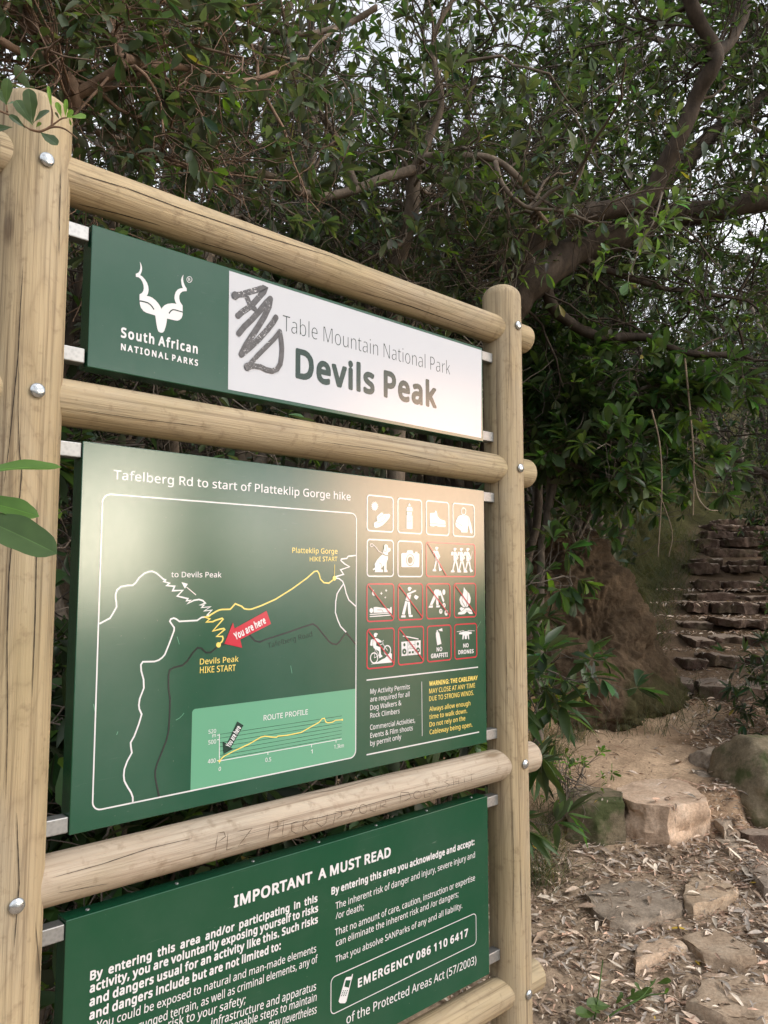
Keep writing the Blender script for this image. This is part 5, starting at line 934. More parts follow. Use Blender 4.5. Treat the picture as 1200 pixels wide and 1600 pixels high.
def ground_z(x, y, detail=True):
    x, y = np.asarray(x, float), np.asarray(y, float)
    l, w = lateral(x, y)
    z = np.interp(y - 0.5 * sstep(0.35, 0.6, l) * sstep(6.6, 5.6, y) * sstep(3.6, 4.2, y), HY[:, 0], HY[:, 1])
    left = np.maximum(-l - w, 0); right = np.maximum(l - w, 0)
    bank = np.interp(y, [4.3, 5.0, 5.6, 6.3, 7.6, 9.0], [0.0, 0.22, 0.5, 0.55, 0.5, 0.6])
    n = fbm(x * 1.3, y * 1.3, 2.0, 4)
    steep = sstep(0.0, 0.75, left + 0.14 * n * (left > 0.02))
    hill = np.interp(y, [-2, 2, 6, 20], [0.05, 0.22, 0.34, 0.42])
    z = z + bank * steep + hill * np.maximum(left - 0.5, 0) ** 1.04
    fall = np.interp(y, [-5, 3, 7, 12], [0.30, 0.24, 0.10, 0.02])
    z = z + 0.16 * sstep(0.2, 1.0, right) * sstep(5.0, 6.5, y) - fall * np.maximum(right - 1.3, 0)
    z = np.minimum(z, 60)
    if detail:
        z = z + 0.035 * n * np.clip(0.35 + left + right, 0, 1) + 0.012 * fbm(x * 6, y * 6, 5.0, 3)
        gul = np.abs(vnoise(x * 3.3 + 0.4 * n, y * 3.3, 9.0))
        z = z - 0.16 * steep * (1 - steep) * 4 * (1 - sstep(0, 0.4, gul)) * (bank > 0.3) * (left < 1.2)
    return z
def axis(lo, fine0, fine1, step, hi):
    a = [fine0]; s = step
    while a[-1] > lo: s *= 1.16; a.append(a[-1] - s)
    b = list(np.arange(fine0 + step, fine1, step)); s = step
    while b[-1] < hi: s *= 1.16; b.append(b[-1] + s)
    return np.array(a[::-1] + b)
gx, gy = axis(-260, -0.2, 5.6, 0.036, 420), axis(-320, 1.6, 11.0, 0.036, 260)
GX, GY = np.meshgrid(gx, gy)
GZ = ground_z(GX, GY)
l, w = lateral(GX, GY); left = np.maximum(-l - w, 0); right = np.maximum(l - w, 0)
n1 = fbm(GX * 2.2, GY * 2.2, 1.0, 4); n2 = fbm(GX * 0.9, GY * 0.9, 4.0, 3)
lerp = lambda a, b, t: a + (b - a) * t[..., None]
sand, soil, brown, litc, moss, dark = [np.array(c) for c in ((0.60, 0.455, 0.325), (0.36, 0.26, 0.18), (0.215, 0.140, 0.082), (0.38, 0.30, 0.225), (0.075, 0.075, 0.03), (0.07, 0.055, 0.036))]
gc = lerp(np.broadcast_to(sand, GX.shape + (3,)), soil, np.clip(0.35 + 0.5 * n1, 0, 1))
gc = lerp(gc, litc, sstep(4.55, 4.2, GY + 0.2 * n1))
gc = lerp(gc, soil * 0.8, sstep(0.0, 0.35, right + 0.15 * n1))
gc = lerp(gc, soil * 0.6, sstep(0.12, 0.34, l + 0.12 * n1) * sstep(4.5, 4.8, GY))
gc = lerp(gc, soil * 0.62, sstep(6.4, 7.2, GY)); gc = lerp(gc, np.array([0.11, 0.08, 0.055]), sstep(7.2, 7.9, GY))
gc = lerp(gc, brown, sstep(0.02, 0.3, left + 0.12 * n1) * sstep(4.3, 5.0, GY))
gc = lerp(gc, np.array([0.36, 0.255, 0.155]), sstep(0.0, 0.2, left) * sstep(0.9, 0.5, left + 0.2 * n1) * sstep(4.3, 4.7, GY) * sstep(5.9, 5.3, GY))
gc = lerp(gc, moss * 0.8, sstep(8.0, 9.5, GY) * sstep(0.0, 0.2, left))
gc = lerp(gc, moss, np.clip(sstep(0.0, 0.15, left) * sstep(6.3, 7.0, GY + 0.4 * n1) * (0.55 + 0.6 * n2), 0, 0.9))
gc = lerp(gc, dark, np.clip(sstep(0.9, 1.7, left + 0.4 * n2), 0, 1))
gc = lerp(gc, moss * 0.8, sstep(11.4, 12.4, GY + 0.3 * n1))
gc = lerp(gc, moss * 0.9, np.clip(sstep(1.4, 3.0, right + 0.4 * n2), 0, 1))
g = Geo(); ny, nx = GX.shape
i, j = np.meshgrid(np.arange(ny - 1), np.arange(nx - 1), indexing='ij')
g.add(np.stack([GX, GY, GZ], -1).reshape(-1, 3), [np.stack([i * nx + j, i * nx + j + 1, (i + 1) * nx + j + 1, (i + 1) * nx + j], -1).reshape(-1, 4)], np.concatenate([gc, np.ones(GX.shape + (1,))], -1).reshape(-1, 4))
g2 = Geo(); a_ = np.linspace(0, 2 * math.pi, 64, endpoint=False)
g2.add(np.concatenate([[(0, 0, -75.0)], np.stack([2600 * np.cos(a_), 2600 * np.sin(a_), np.full(64, -75.0)], -1)]), [np.stack([np.zeros(64, int), 1 + np.arange(64), 1 + (np.arange(64) + 1) % 64], -1)])
tag(g2.build('sea', NT('sea water').set(Base_Color=(0.03, 0.05, 0.06), Roughness=0.35).m), 'grey sea far below the slope', kind='structure')
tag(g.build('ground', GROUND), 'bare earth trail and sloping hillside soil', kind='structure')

# ================================================================ stones
def rough(bm, amp, freq, seed, flat_top=None):
    for v in bm.verts:
        p = v.co; n = np.array([float(fbm(p.x * freq + seed, p.y * freq, p.z * freq + k * 31, 3)) for k in range(3)])
        k = 0.35 if (flat_top is not None and p.z > flat_top - 0.002) else 1.0
        v.co = p + Vector(n) * amp * k
def slab_mesh(out, zt, zb, amp=0.011, flare=1.05, seed=0.0, cuts=4, bev=0.012, crag=0.0):
    out = np.array(out, float); c = out.mean(0)
    # densify + jitter the outline so that the edge looks broken
    P = []
    for a, b in zip(out, np.roll(out, -1, 0)):
        m = max(1, int(np.hypot(*(b - a)) / 0.09))
        for t in range(m): P.append(a + (b - a) * t / m)
    P = np.array(P); P = P + 0.012 * np.stack([fbm(P[:, 0] * 9 + seed, P[:, 1] * 9, 1, 2), fbm(P[:, 0] * 9, P[:, 1] * 9 + seed, 5, 2)], -1)
    bm = bmesh.new()
    area = 0.5 * np.sum(P[:, 0] * np.roll(P[:, 1], -1) - np.roll(P[:, 0], -1) * P[:, 1])
    if area < 0: P = P[::-1]
    top = [bm.verts.new((x, y, zt)) for x, y in P]
    f = bm.faces.new(top)
    r = bmesh.ops.extrude_face_region(bm, geom=[f])
    bot = [v for v in r['geom'] if isinstance(v, bmesh.types.BMVert)]
    for v in bot: v.co = (c[0] + (v.co.x - c[0]) * flare, c[1] + (v.co.y - c[1]) * flare, zb)
    bmesh.ops.recalc_face_normals(bm, faces=bm.faces[:])
    te = [e for e in bm.edges if all(abs(v.co.z - zt) < 1e-6 for v in e.verts)]
    bmesh.ops.bevel(bm, geom=te, offset=bev, segments=2, affect='EDGES', profile=0.6)
    bmesh.ops.triangulate(bm, faces=bm.faces[:])
    for _ in range(cuts):
        le = [e for e in bm.edges if e.calc_length() > 0.028]
        if not le: break
        bmesh.ops.subdivide_edges(bm, edges=le, cuts=1)
        bmesh.ops.triangulate(bm, faces=[f for f in bm.faces if len(f.verts) > 3])
    rough(bm, amp, 7.0, seed, zt); rough(bm, amp * 0.45, 26.0, seed + 5, zt)
    if crag:
        for v in bm.verts:                             # broken faces: stepped, angular relief below the top edge
            h = float(fbm(v.co.x * 6 + seed, v.co.y * 6, v.co.z * 14, 3)); h = 0.6 * h + 0.4 * math.floor(h * 2.0) / 2.0
            if v.co.z < zt - 0.012: q = Vector((v.co.x - c[0], v.co.y - c[1], 0)).normalized(); v.co += q * (h * crag)
    me = bpy.data.meshes.new('stone'); bm.to_mesh(me); bm.free()
    for p in me.polygons: p.use_smooth = True
    me.set_sharp_from_angle(angle=R(38))
    ca = me.color_attributes.new('tint', 'FLOAT_COLOR', 'POINT'); t_ = np.ones((len(me.vertices), 4)); t_[:, :3] = rng.uniform(0.8, 1.18) * (1 + 0.008 * rng.standard_normal(3)); ca.data.foreach_set('color', t_.ravel())
    return me
SLABS = []
def slab(name, px, zt, th, mat, label, cat='stone', group=None, **kw):
    out = [atz(x, y, zt)[:2] for x, y in px]
    c = np.mean(out, 0); SLABS.append((np.array(out), zt))
    me = slab_mesh(np.array(out) - c, 0.0, -th, seed=float(rng.random() * 40), **kw)
    o = link(name, me, mat); o.location = (c[0], c[1], zt); return tag(o, label, cat, group)
G1, G2 = Zm(800, 1250, 3), Zm(800, 1000, 3)
slab('flat_stone', G1([(345, 440), (420, 385), (480, 348), (600, 328), (672, 345), (740, 410), (802, 478), (790, 515), (680, 545), (560, 568), (450, 565), (405, 530)]), 0.135, 0.13, ST_GREY, 'grey flat stone with a grainy top, set among dry leaves', group='flat stones set in the trail')
slab('flat_stone', G1([(808, 475), (800, 400), (835, 345), (900, 325), (1000, 362), (1076, 418), (1050, 440), (960, 462), (850, 500)]), 0.155, 0.14, ST_TAN, 'tan flat stone touching the grey grainy flat stone', group='flat stones set in the trail')
slab('flat_stone', G1([(562, 690), (600, 652), (690, 640), (785, 648), (822, 680), (730, 708), (650, 735), (588, 765)]), 0.10, 0.14, ST_TAN, 'small tan block with a pale yellow broken front face', group='flat stones set in the trail', bev=0.02)
slab('flat_stone', G1([(795, 632), (880, 606), (1000, 612), (1085, 665), (1135, 705), (1128, 735), (1010, 735), (930, 735), (860, 700)]), 0.105, 0.13, ST_TAN, 'pinkish rough stone beside the pale yellow fronted block', group='flat stones set in the trail', amp=0.012)
slab('flat_stone', G1([(892, 840), (970, 830), (1060, 812), (1140, 860), (1215, 885), (1260, 960), (1215, 1040), (1010, 1020), (900, 985), (818, 940), (880, 905)]), 0.085, 0.14, ST_TAN, 'big flat pinkish slab nearest the camera', group='flat stones set in the trail', bev=0.02)
slab('flat_stone', G1([(1140, 655), (1180, 635), (1260, 640), (1260, 705), (1190, 700)]), 0.10, 0.12, ST_GREY, 'stone cut by the photo edge above the big pinkish slab', group='flat stones set in the trail')
slab('edge_stone', G1([(900, 110), (960, 108), (1020, 150), (1070, 205), (1035, 235), (975, 205), (930, 160)]), 0.21, 0.20, ST_GREY, 'long narrow grey edging stone pointing at the ledge', group='edging stones right of the trail', bev=0.02)
slab('edge_stone', G1([(1062, 240), (1130, 235), (1190, 290), (1215, 340), (1215, 410), (1170, 400), (1105, 340)]), 0.175, 0.20, ST_GREY, 'broad grey edging stone right of the tan flat stone', group='edging stones right of the trail', bev=0.02)
slab('edge_stone', G1([(928, 30), (965, 22), (1010, 60), (1042, 100), (1000, 130), (950, 95)]), 0.27, 0.20, ST_GREY, 'small grey edging stone at the corner of the ledge', group='edging stones right of the trail', bev=0.03)
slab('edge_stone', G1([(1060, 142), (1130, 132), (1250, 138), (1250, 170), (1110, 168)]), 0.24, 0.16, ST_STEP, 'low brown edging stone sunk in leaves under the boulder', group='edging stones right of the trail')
slab('ledge_stone', G2([(250, 705), (330, 682), (470, 690), (520, 715), (528, 760), (400, 768), (262, 752)]), 0.405, 0.36, ST_MOSS, 'squared mossy grey green ledge stone', group='ledge stones across the trail', bev=0.02, amp=0.012)
slab('ledge_stone', G2([(530, 752), (480, 712), (500, 685), (560, 664), (640, 650), (720, 645), (800, 652), (850, 684), (905, 735), (895, 754), (820, 768), (740, 784), (690, 776), (615, 770), (560, 762)]), 0.40, 0.36, ST_TAN, 'large tan ledge stone with a rough broken front', group='ledge stones across the trail', bev=0.006, amp=0.010, flare=1.04, crag=0.022)
slab('embedded_stone', G2([(688, 340), (760, 328), (862, 345), (868, 378), (780, 400), (692, 382)]), 0.545, 0.10, ST_TAN, 'flat stone sunk level in the sandy trail above the ledge', amp=0.006)
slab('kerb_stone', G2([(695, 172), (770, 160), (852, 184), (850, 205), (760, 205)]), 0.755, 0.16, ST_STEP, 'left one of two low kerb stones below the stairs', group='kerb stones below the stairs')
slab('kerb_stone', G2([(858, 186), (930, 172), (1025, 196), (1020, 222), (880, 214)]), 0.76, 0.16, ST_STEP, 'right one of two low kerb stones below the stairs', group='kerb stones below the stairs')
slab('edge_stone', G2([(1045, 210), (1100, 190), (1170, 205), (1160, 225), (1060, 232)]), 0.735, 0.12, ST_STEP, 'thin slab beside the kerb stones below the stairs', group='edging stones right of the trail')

def boulder(name, c, rad, mat, label, seed, group=None):
    bm = bmesh.new(); bmesh.ops.create_icosphere(bm, subdivisions=5, radius=1.0)
    for v in bm.verts:
        p = v.co.copy(); n = float(fbm(p.x * 1.2 + seed, p.y * 1.2, p.z * 1.2, 4)); m = float(fbm(p.x * 5 + seed, p.y * 5, p.z * 5, 3))
        k = 1 + 0.24 * n + 0.035 * m
        q = Vector((p.x * k, p.y * k, p.z * k))
        for ax in ((0.5, -0.7, 0.5), (-0.8, -0.3, 0.5), (0.1, -0.2, 0.97)):
            a = Vector(ax).normalized(); dd = q.dot(a)
            if dd > 0.80: q -= a * (dd - 0.80) * 0.75
        v.co = (q.x * rad[0], q.y * rad[1], q.z * rad[2])
    me = bpy.data.meshes.new('stone'); bm.to_mesh(me); bm.free()
    for p in me.polygons: p.use_smooth = True
    ca = me.color_attributes.new('tint', 'FLOAT_COLOR', 'POINT'); ca.data.foreach_set('color', np.ones(len(me.vertices) * 4))
    o = link(name, me, mat); o.location = c; return tag(o, label, 'boulder', group)
boulder('boulder', at(1206, 1222, 4.6), (0.29, 0.32, 0.29), ST_MOSS, 'big rounded mossy boulder at the right edge of the trail', 3.0)
boulder('boulder', at(1108, 1194, 4.95), (0.115, 0.12, 0.105), ST_GREY, 'smaller brown boulder leaning on the mossy boulder', 8.0)
boulder('boulder', at(1097, 1227, 4.75), (0.085, 0.09, 0.085), ST_GREY, 'small pale boulder at the right end of the ledge', 14.0)

# the eroded brown earth bank left of the trail
bm = bmesh.new(); bmesh.ops.create_icosphere(bm, subdivisions=7, radius=1.0)
vv = np.array([v.co for v in bm.verts]); mc = np.array([1.50, 6.45, 0.62])
t_ = vv[:, 2].clip(0, 1); rr_ = np.maximum(np.hypot(vv[:, 0], vv[:, 1]), 1e-6); dirx, diry = vv[:, 0] / rr_, vv[:, 1] / rr_
rad_ = 0.80 * (1 - 0.55 * t_ ** 1.5) * np.sqrt(np.maximum(1 - t_ ** 7, 0)) * np.where(vv[:, 2] < 0, np.minimum(1, rr_ * 1.5), 1.0)
q_ = np.stack([dirx * rad_, diry * rad_, np.where(vv[:, 2] > 0, vv[:, 2] * 1.36, vv[:, 2] * 0.4)], -1)
q_[:, 0] *= np.where(q_[:, 0] < 0, 1.7, 1.0); q_[:, 1] *= np.where(q_[:, 1] > 0, 2.4, 0.9)
dsp = 0.16 * fbm(q_[:, 0] * 1.6 + 5, q_[:, 1] * 1.6, q_[:, 2] * 1.6, 2) + 0.06 * fbm(q_[:, 0] * 5 + 2, q_[:, 1] * 5, q_[:, 2] * 5, 3) + 0.05 * np.abs(fbm(q_[:, 0] * 12, q_[:, 1] * 12, q_[:, 2] * 12, 4)) - 0.02 + 0.012 * fbm(q_[:, 0] * 40, q_[:, 1] * 40, q_[:, 2] * 40, 2)
vv = q_ + np.stack([dirx, diry, 0.5 * t_], -1) * dsp[:, None]
for v, q in zip(bm.verts, vv): v.co = q
me = bpy.data.meshes.new('earth_bank'); bm.to_mesh(me); bm.free()
for p_ in me.polygons: p_.use_smooth = True
mcol = np.array([0.112, 0.082, 0.055])[None] * (1 + 0.35 * fbm(vv[:, 0] * 6, vv[:, 1] * 6, vv[:, 2] * 6, 4))[:, None]  # earth colour darkened to carry part of the canopy's shade
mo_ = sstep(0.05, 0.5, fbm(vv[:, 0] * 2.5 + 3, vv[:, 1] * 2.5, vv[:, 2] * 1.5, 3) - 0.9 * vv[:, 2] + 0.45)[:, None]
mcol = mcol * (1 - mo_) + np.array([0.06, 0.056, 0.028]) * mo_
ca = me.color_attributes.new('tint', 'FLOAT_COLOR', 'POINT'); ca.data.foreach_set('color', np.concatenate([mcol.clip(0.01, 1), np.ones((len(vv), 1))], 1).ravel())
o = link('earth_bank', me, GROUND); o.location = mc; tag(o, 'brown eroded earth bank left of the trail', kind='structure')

# stairs: every stone of every row is a thing
ROWS = ['bottom', 'second', 'third', 'fourth', 'fifth', 'sixth', 'seventh', 'eighth', 'ninth', 'tenth', 'eleventh', 'twelfth', 'top']
STX = [[(798, 908), (916, 1090), (1098, 1380)], [(815, 926), (934, 1085), (1094, 1370)], [(808, 946), (955, 1200), (1208, 1370)], [(828, 936), (940, 1165), (1170, 1350)], [(818, 1022), (1050, 1205), (1210, 1380)],
       [(885, 996), (1003, 1175), (1180, 1370)], [(848, 996), (1022, 1150), (1155, 1360)], [(868, 990), (1030, 1195), (1200, 1370)], [(900, 1150), (1158, 1350)], [(874, 986), (1000, 1170), (1180, 1350)], [(908, 1062), (1075, 1240), (1248, 1380)], [(940, 1080), (1108, 1245), (1250, 1400)], [(980, 1120), (1130, 1300)]]
NTH = ['left', 'second', 'third', 'fourth']
for k, row in enumerate(STX):
    Y = 7.2 + 0.385 * k; zt = 0.925 + 0.138 * k
    Y += 0.07 * float(rng.standard_normal()); zt += 0.02 * float(rng.standard_normal())
    for q, (a, b) in enumerate(row):
        xa = (800 + a / 3 - 600) / F * Y; xb = (800 + b / 3 - 600) / F * Y
        dz = 0.022 * rng.standard_normal(); dy = 0.055 * rng.standard_normal()
        j_ = lambda s_: s_ * float(rng.standard_normal())
        out = np.array([(xa, dy + 0.03 + j_(0.015)), (xa + (xb - xa) * 0.12, dy + j_(0.012)), (xa + (xb - xa) * 0.35, dy + j_(0.02)), (xa + (xb - xa) * 0.6, dy + j_(0.02)), (xa + (xb - xa) * 0.88, dy + j_(0.015)), (xb, dy + 0.03 + j_(0.015)), (xb + 0.01, 0.27), ((xa + xb) / 2, 0.50), (xa, 0.47)])
        c = np.array([(xa + xb) / 2, 0.24])
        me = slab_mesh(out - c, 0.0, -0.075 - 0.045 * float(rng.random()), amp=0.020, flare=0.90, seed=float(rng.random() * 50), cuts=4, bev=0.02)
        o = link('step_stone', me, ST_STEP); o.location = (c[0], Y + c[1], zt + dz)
        o.rotation_euler = (R(rng.normal() * 1.5), R(rng.normal() * 2.0), R(rng.normal() * 3.5))
        where = ('left end' if q == 0 else 'right end' if q == len(row) - 1 else ('middle' if len(row) == 3 else ['', 'left middle', 'right middle'][q]))
        tag(o, f'rough brown stone forming the {where} of the {ROWS[k]} stair', 'stair stone', 'stones of the trail stairs')

# ================================================================ plant tools
def tubes(g, P, Rd, sides=5, col=None, mat=0):
    """P (n,k,3) centre lines, Rd (n,k) radii -> tubes, all at once"""
    n, k, _ = P.shape
    T = unit(np.gradient(P, axis=1)); ref = np.where(np.abs(T[:, :1, 2:3]) > 0.9, np.array([1.0, 0, 0]), np.array([0, 0, 1.0]))
    ref = np.broadcast_to(ref, P.shape); A = unit(np.cross(T, ref)); B = np.cross(T, A)
    a = np.linspace(0, 2 * math.pi, sides, endpoint=False)
    v = P[:, :, None] + Rd[:, :, None, None] * (A[:, :, None] * np.cos(a)[None, None, :, None] + B[:, :, None] * np.sin(a)[None, None, :, None])
    i, j, s_ = np.meshgrid(np.arange(n), np.arange(k - 1), np.arange(sides), indexing='ij')
    b = (i * k + j) * sides; t = (s_ + 1) % sides
    f = np.stack([b + s_, b + t, b + sides + t, b + sides + s_], -1).reshape(-1, 4)
    c = None if col is None else np.repeat(np.repeat(col[:, None, None, :], k, 1), sides, 2).reshape(-1, 4)
    g.add(v.reshape(-1, 3), [f], c, mat)
def smooth_line(pts, m):
    """Catmull-Rom through the points, m samples"""
    p = np.array(pts, float); p = np.concatenate([[2 * p[0] - p[1]], p, [2 * p[-1] - p[-2]]]); n = len(p) - 3
    t = np.linspace(0, n - 1e-6, m); i = t.astype(int); u = (t - i)[:, None]
    a, b, c, d = p[i], p[i + 1], p[i + 2], p[i + 3]
    return 0.5 * (2 * b + (c - a) * u + (2 * a - 5 * b + 4 * c - d) * u ** 2 + (3 * b - a - 3 * c + d) * u ** 3)
# leaf outlines: (position along, half width) rows
OBOV = [(0.0, 0.0), (0.22, 0.07), (0.50, 0.145), (0.78, 0.17), (1.0, 0.0)]
LANCE = [(0.0, 0.0), (0.2, 0.085), (0.45, 0.125), (0.75, 0.08), (1.0, 0.0)]
def leaves(g, P, D, N, L, col, shape=OBOV, wide=1.0, curl=0.25, fold=0.35, mat=0):
    """P base, D direction, N face normal (n,3); L lengths; bent, folded blades of 8 faces"""
    n = len(P); D = unit(D); Sd = unit(np.cross(D, N)); N = np.cross(Sd, D)
    L = np.asarray(L)[:, None]
    cu = (curl * (0.4 + 1.2 * rng.random(n)) * np.where(rng.random(n) < 0.8, 1, -0.6))[:, None]
    wv = (wide * (0.8 + 0.4 * rng.random(n)))[:, None]
    rows = []
    for t, hw in shape:
        c = P + D * L * t - N * L * cu * t * t
        if hw == 0: rows.append(c[:, None])
        else:
            s_ = Sd * L * hw * wv; up = N * L * hw * wv * fold
            rows.append(np.stack([c - s_ + up, c, c + s_ + up], 1))
    v = np.concatenate(rows, 1)                      # 1 + 3*3 + 1 = 11 verts
    b = np.arange(n)[:, None] * 11
    q = np.array([(1, 2, 5, 4), (2, 3, 6, 5), (4, 5, 8, 7), (5, 6, 9, 8)]); t_ = np.array([(0, 2, 1), (0, 3, 2), (7, 8, 10), (8, 9, 10)])
    c4 = np.repeat(np.concatenate([col, np.ones((n, 1))], 1)[:, None], 11, 1).reshape(-1, 4)
    g.add(v.reshape(-1, 3), [(b[:, :, None] + q[None]).reshape(-1, 4), (b[:, :, None] + t_[None]).reshape(-1, 3)], c4, mat)
def blade(g, base, tip, N, col, wide=1.0, bend=0.12, fold=0.25, shape=((0, .012), (.12, .03), (.25, .075), (.4, .125), (.55, .16), (.68, .175), (.8, .165), (.9, .125), (.96, .075), (1, .004))):
    """one close-up leaf: smooth outline, folded along a pale midrib"""
    base, tip = np.array(base, float), np.array(tip, float); D = tip - base; L = np.linalg.norm(D); D = D / L
    Sd = unit(np.cross(D, N)); N = np.cross(Sd, D); t = np.linspace(0, 1, 22)
    hw = np.interp(t, [a for a, _ in shape], [b for _, b in shape]) * wide * L * (1 + 0.05 * np.sin(t * 19 + L * 90)); us = np.array([-1, -0.62, -0.28, -0.05, 0, 0.05, 0.28, 0.62, 1.0])
    P = base + D * (t * L)[:, None] - N * (bend * L * (t - 0.5) ** 2)[:, None] + N * bend * L * 0.25
    wav = 0.02 * L * np.sin(t * 11 + 1.0)[:, None]
    v = P[:, None] + Sd * (hw[:, None] * us)[..., None] + N * ((hw[:, None] * np.abs(us) * fold) + wav * us ** 2 * 0.5)[..., None]
    i, j = np.meshgrid(np.arange(21), np.arange(8), indexing='ij'); b = i * 9 + j
    c = np.ones((22, 9, 4)); c[..., :3] = np.array(col) * np.where(np.abs(us) < 0.03, 1.7, 1.0)[None, :, None] * (1 + 0.10 * fbm(t[:, None] * 6, us[None] * 2, L * 50, 2))[..., None]
    g.add(v.reshape(-1, 3), [np.stack([b, b + 1, b + 10, b + 9], -1).reshape(-1, 4)], c.reshape(-1, 4))
def leaf_cols(n, base, var=0.32, young=0.08, yellow=0.004):
    c = np.array(base)[None] * (1 + var * rng.standard_normal((n, 1))).clip(0.45, 1.8) * (1 + 0.13 * rng.standard_normal((n, 3)))
    y = rng.random(n) < young; c[y] = np.array([0.14, 0.23, 0.035]) * (0.7 + 0.6 * rng.random((y.sum(), 1)))
    y = rng.random(n) < yellow; c[y] = np.array([0.30, 0.24, 0.05]) * (0.7 + 0.6 * rng.random((y.sum(), 1)))
    return c.clip(0.004, 0.6)
def rdir(n): return unit(rng.standard_normal((n, 3)))
def sprout(P0, D0, L, k, wob=0.35, sag=0.0):
    """random-walk lines from P0 along D0: (n,k,3)"""
    n = len(P0); d = unit(D0); p = P0.copy(); out = [p.copy()]; st = (np.asarray(L) / (k - 1))[:, None]
    bend = rdir(n) * 0.30
    for _ in range(k - 1):
        d = unit(d + wob * rng.standard_normal((n, 3)) + bend * 0.5 + np.array([0, 0, -sag])); p = p + d * st; out.append(p.copy())
    return np.stack(out, 1)
def pick(lines, n, lo=0.2, hi=1.0):
    """random points (and tangents) on a stack of lines (m,k,3)"""
    m, k, _ = lines.shape; i = rng.integers(0, m, n); t = (lo + (hi - lo) * rng.random(n)) * (k - 1.001); a = t.astype(int); u = (t - a)[:, None]
    p = lines[i, a] * (1 - u) + lines[i, a + 1] * u
    return p, unit(lines[i, a + 1] - lines[i, a]), i
TREE_N = [0]
def clear_of_sign(P, gap=0.16):
    """True where a point stays clear of the boards and of the view in front of them"""
    u = (P[..., 0] - SIGN.location.x) * cy_ + (P[..., 1] - SIGN.location.y) * sy_; wv = -(P[..., 0] - SIGN.location.x) * sy_ + (P[..., 1] - SIGN.location.y) * cy_
    return (wv > gap) | (u < -0.6) | (u > 1.75) | (P[..., 2] > 2.9 + 0.9 * np.maximum(-wv, 0))
def tree(name, label, cat, limbs, n2, n3, nl, base, leaf=(0.05, 0.085), l2=(0.4, 1.1), l3=(0.15, 0.42), bark=None, young=0.06, shape=OBOV, wide=1.0, group=None, r2=0.007, r3=0.0024, up=0.25, toward=None, lo=0.25, barktint=(1, 1, 1), cluster=5, sag=0.03):
    """limbs: [(points, r0, r1)] -> Empty > trunk (limbs, branches), crown (twigs, leaves)"""
    loc = np.array(limbs[0][0][0]); root = empty(name, loc, 0, label, cat, group)
    gt, gcn = Geo(), Geo(); L_all = []
    tint = lambda n: np.concatenate([np.array(barktint)[None] * (0.75 + 0.5 * rng.random((n, 1))), np.ones((n, 1))], 1)
    for pts, r0, r1 in limbs:
        m = max(14, int(8 * len(pts))); ln = smooth_line(pts, m)
        am = min(0.04, 0.35 * r0 + 0.008)
        ln[1:] += am * np.stack([fbm(ln[1:, 0] * 3 + 7 * k, ln[1:, 1] * 3, ln[1:, 2] * 3 + k * 13, 2) for k in range(3)], -1)
        rr = np.linspace(r0, r1, m) * (1 + 0.10 * fbm(np.arange(m) * 0.7, r0 * 100, 3.0, 2))
        tubes(gt, (ln - loc)[None], rr[None], 12, tint(1)); L_all.append(smooth_line(ln, 40))
    Ls = np.stack(L_all)
    wgt = np.array([np.linalg.norm(np.diff(x, axis=0), axis=1).sum() for x in Ls]); 
    idx = rng.choice(len(Ls), 64, p=wgt / wgt.sum()); p2, t2, _ = pick(Ls[idx], n2, lo, 1.0)
    d2 = unit(rdir(n2) + 0.5 * t2 + np.array([0, 0, up]) + (0 if toward is None else np.array(toward)))
    B2 = sprout(p2, d2, rng.uniform(*l2, n2), 9, 0.30, sag)
    B2 = B2[clear_of_sign(B2, 0.10).all(1)]; n2 = len(B2)
    tubes(gt, B2 - loc, np.linspace(1, 0.35, 9)[None] * (r2 * rng.uniform(0.6, 1.5, (n2, 1))), 6, tint(n2))
    p3, t3, i3 = pick(B2, n3, 0.2, 1.0)
    B3 = sprout(p3, unit(0.9 * rdir(n3) + 0.7 * t3 + np.array([0, 0, 0.15])), rng.uniform(*l3, n3), 6, 0.32, 0.0)
    B3 = B3[clear_of_sign(B3, 0.10).all(1)]; n3 = len(B3)
    tubes(gcn, B3 - loc, np.linspace(1, 0.5, 6)[None] * (r3 * rng.uniform(0.7, 1.4, (n3, 1))), 4, tint(n3) * np.array([0.72, 0.72, 0.72, 1]), 1)
    # leaves sit in rosettes near the twig ends
    nc = max(1, nl // cluster); pc, tcn, ic = pick(B3, nc, 0.35, 1.0)
    tip = rng.random(nc) < 0.6; pc[tip] = B3[ic[tip], -1]; tcn[tip] = unit(B3[ic[tip], -1] - B3[ic[tip], -2])
    ok = clear_of_sign(pc, 0.22); pc, tcn = pc[ok], tcn[ok]; nc = len(pc)
    P = np.repeat(pc, cluster, 0); T = np.repeat(tcn, cluster, 0); n = len(P)
    D = unit(0.75 * T + 0.85 * rdir(n)); N = unit(rdir(n) * 0.55 + np.array([0, 0, 1.0]) + 0.3 * T)
    cc = np.repeat(rng.random(nc) < young, cluster)
    col = leaf_cols(n, base, young=0.02); col[cc] = np.array([0.12, 0.19, 0.032]) * rng.uniform(0.7, 1.4, (cc.sum(), 1))
    leaves(gcn, P - loc + D * 0.004, D, N, rng.uniform(*leaf, n) * np.where(cc, 0.75, 1.0), col, shape, wide)
    gt.build('trunk', bark or BARK, root); gcn.build('crown', [LEAF, bark or BARK], root)
    return root
def gpt(px, d):
    """point on the ground under photo column px at distance d"""
    p = at(px, 900, d); return np.array([p[0], p[1], float(ground_z(p[0], p[1]))])
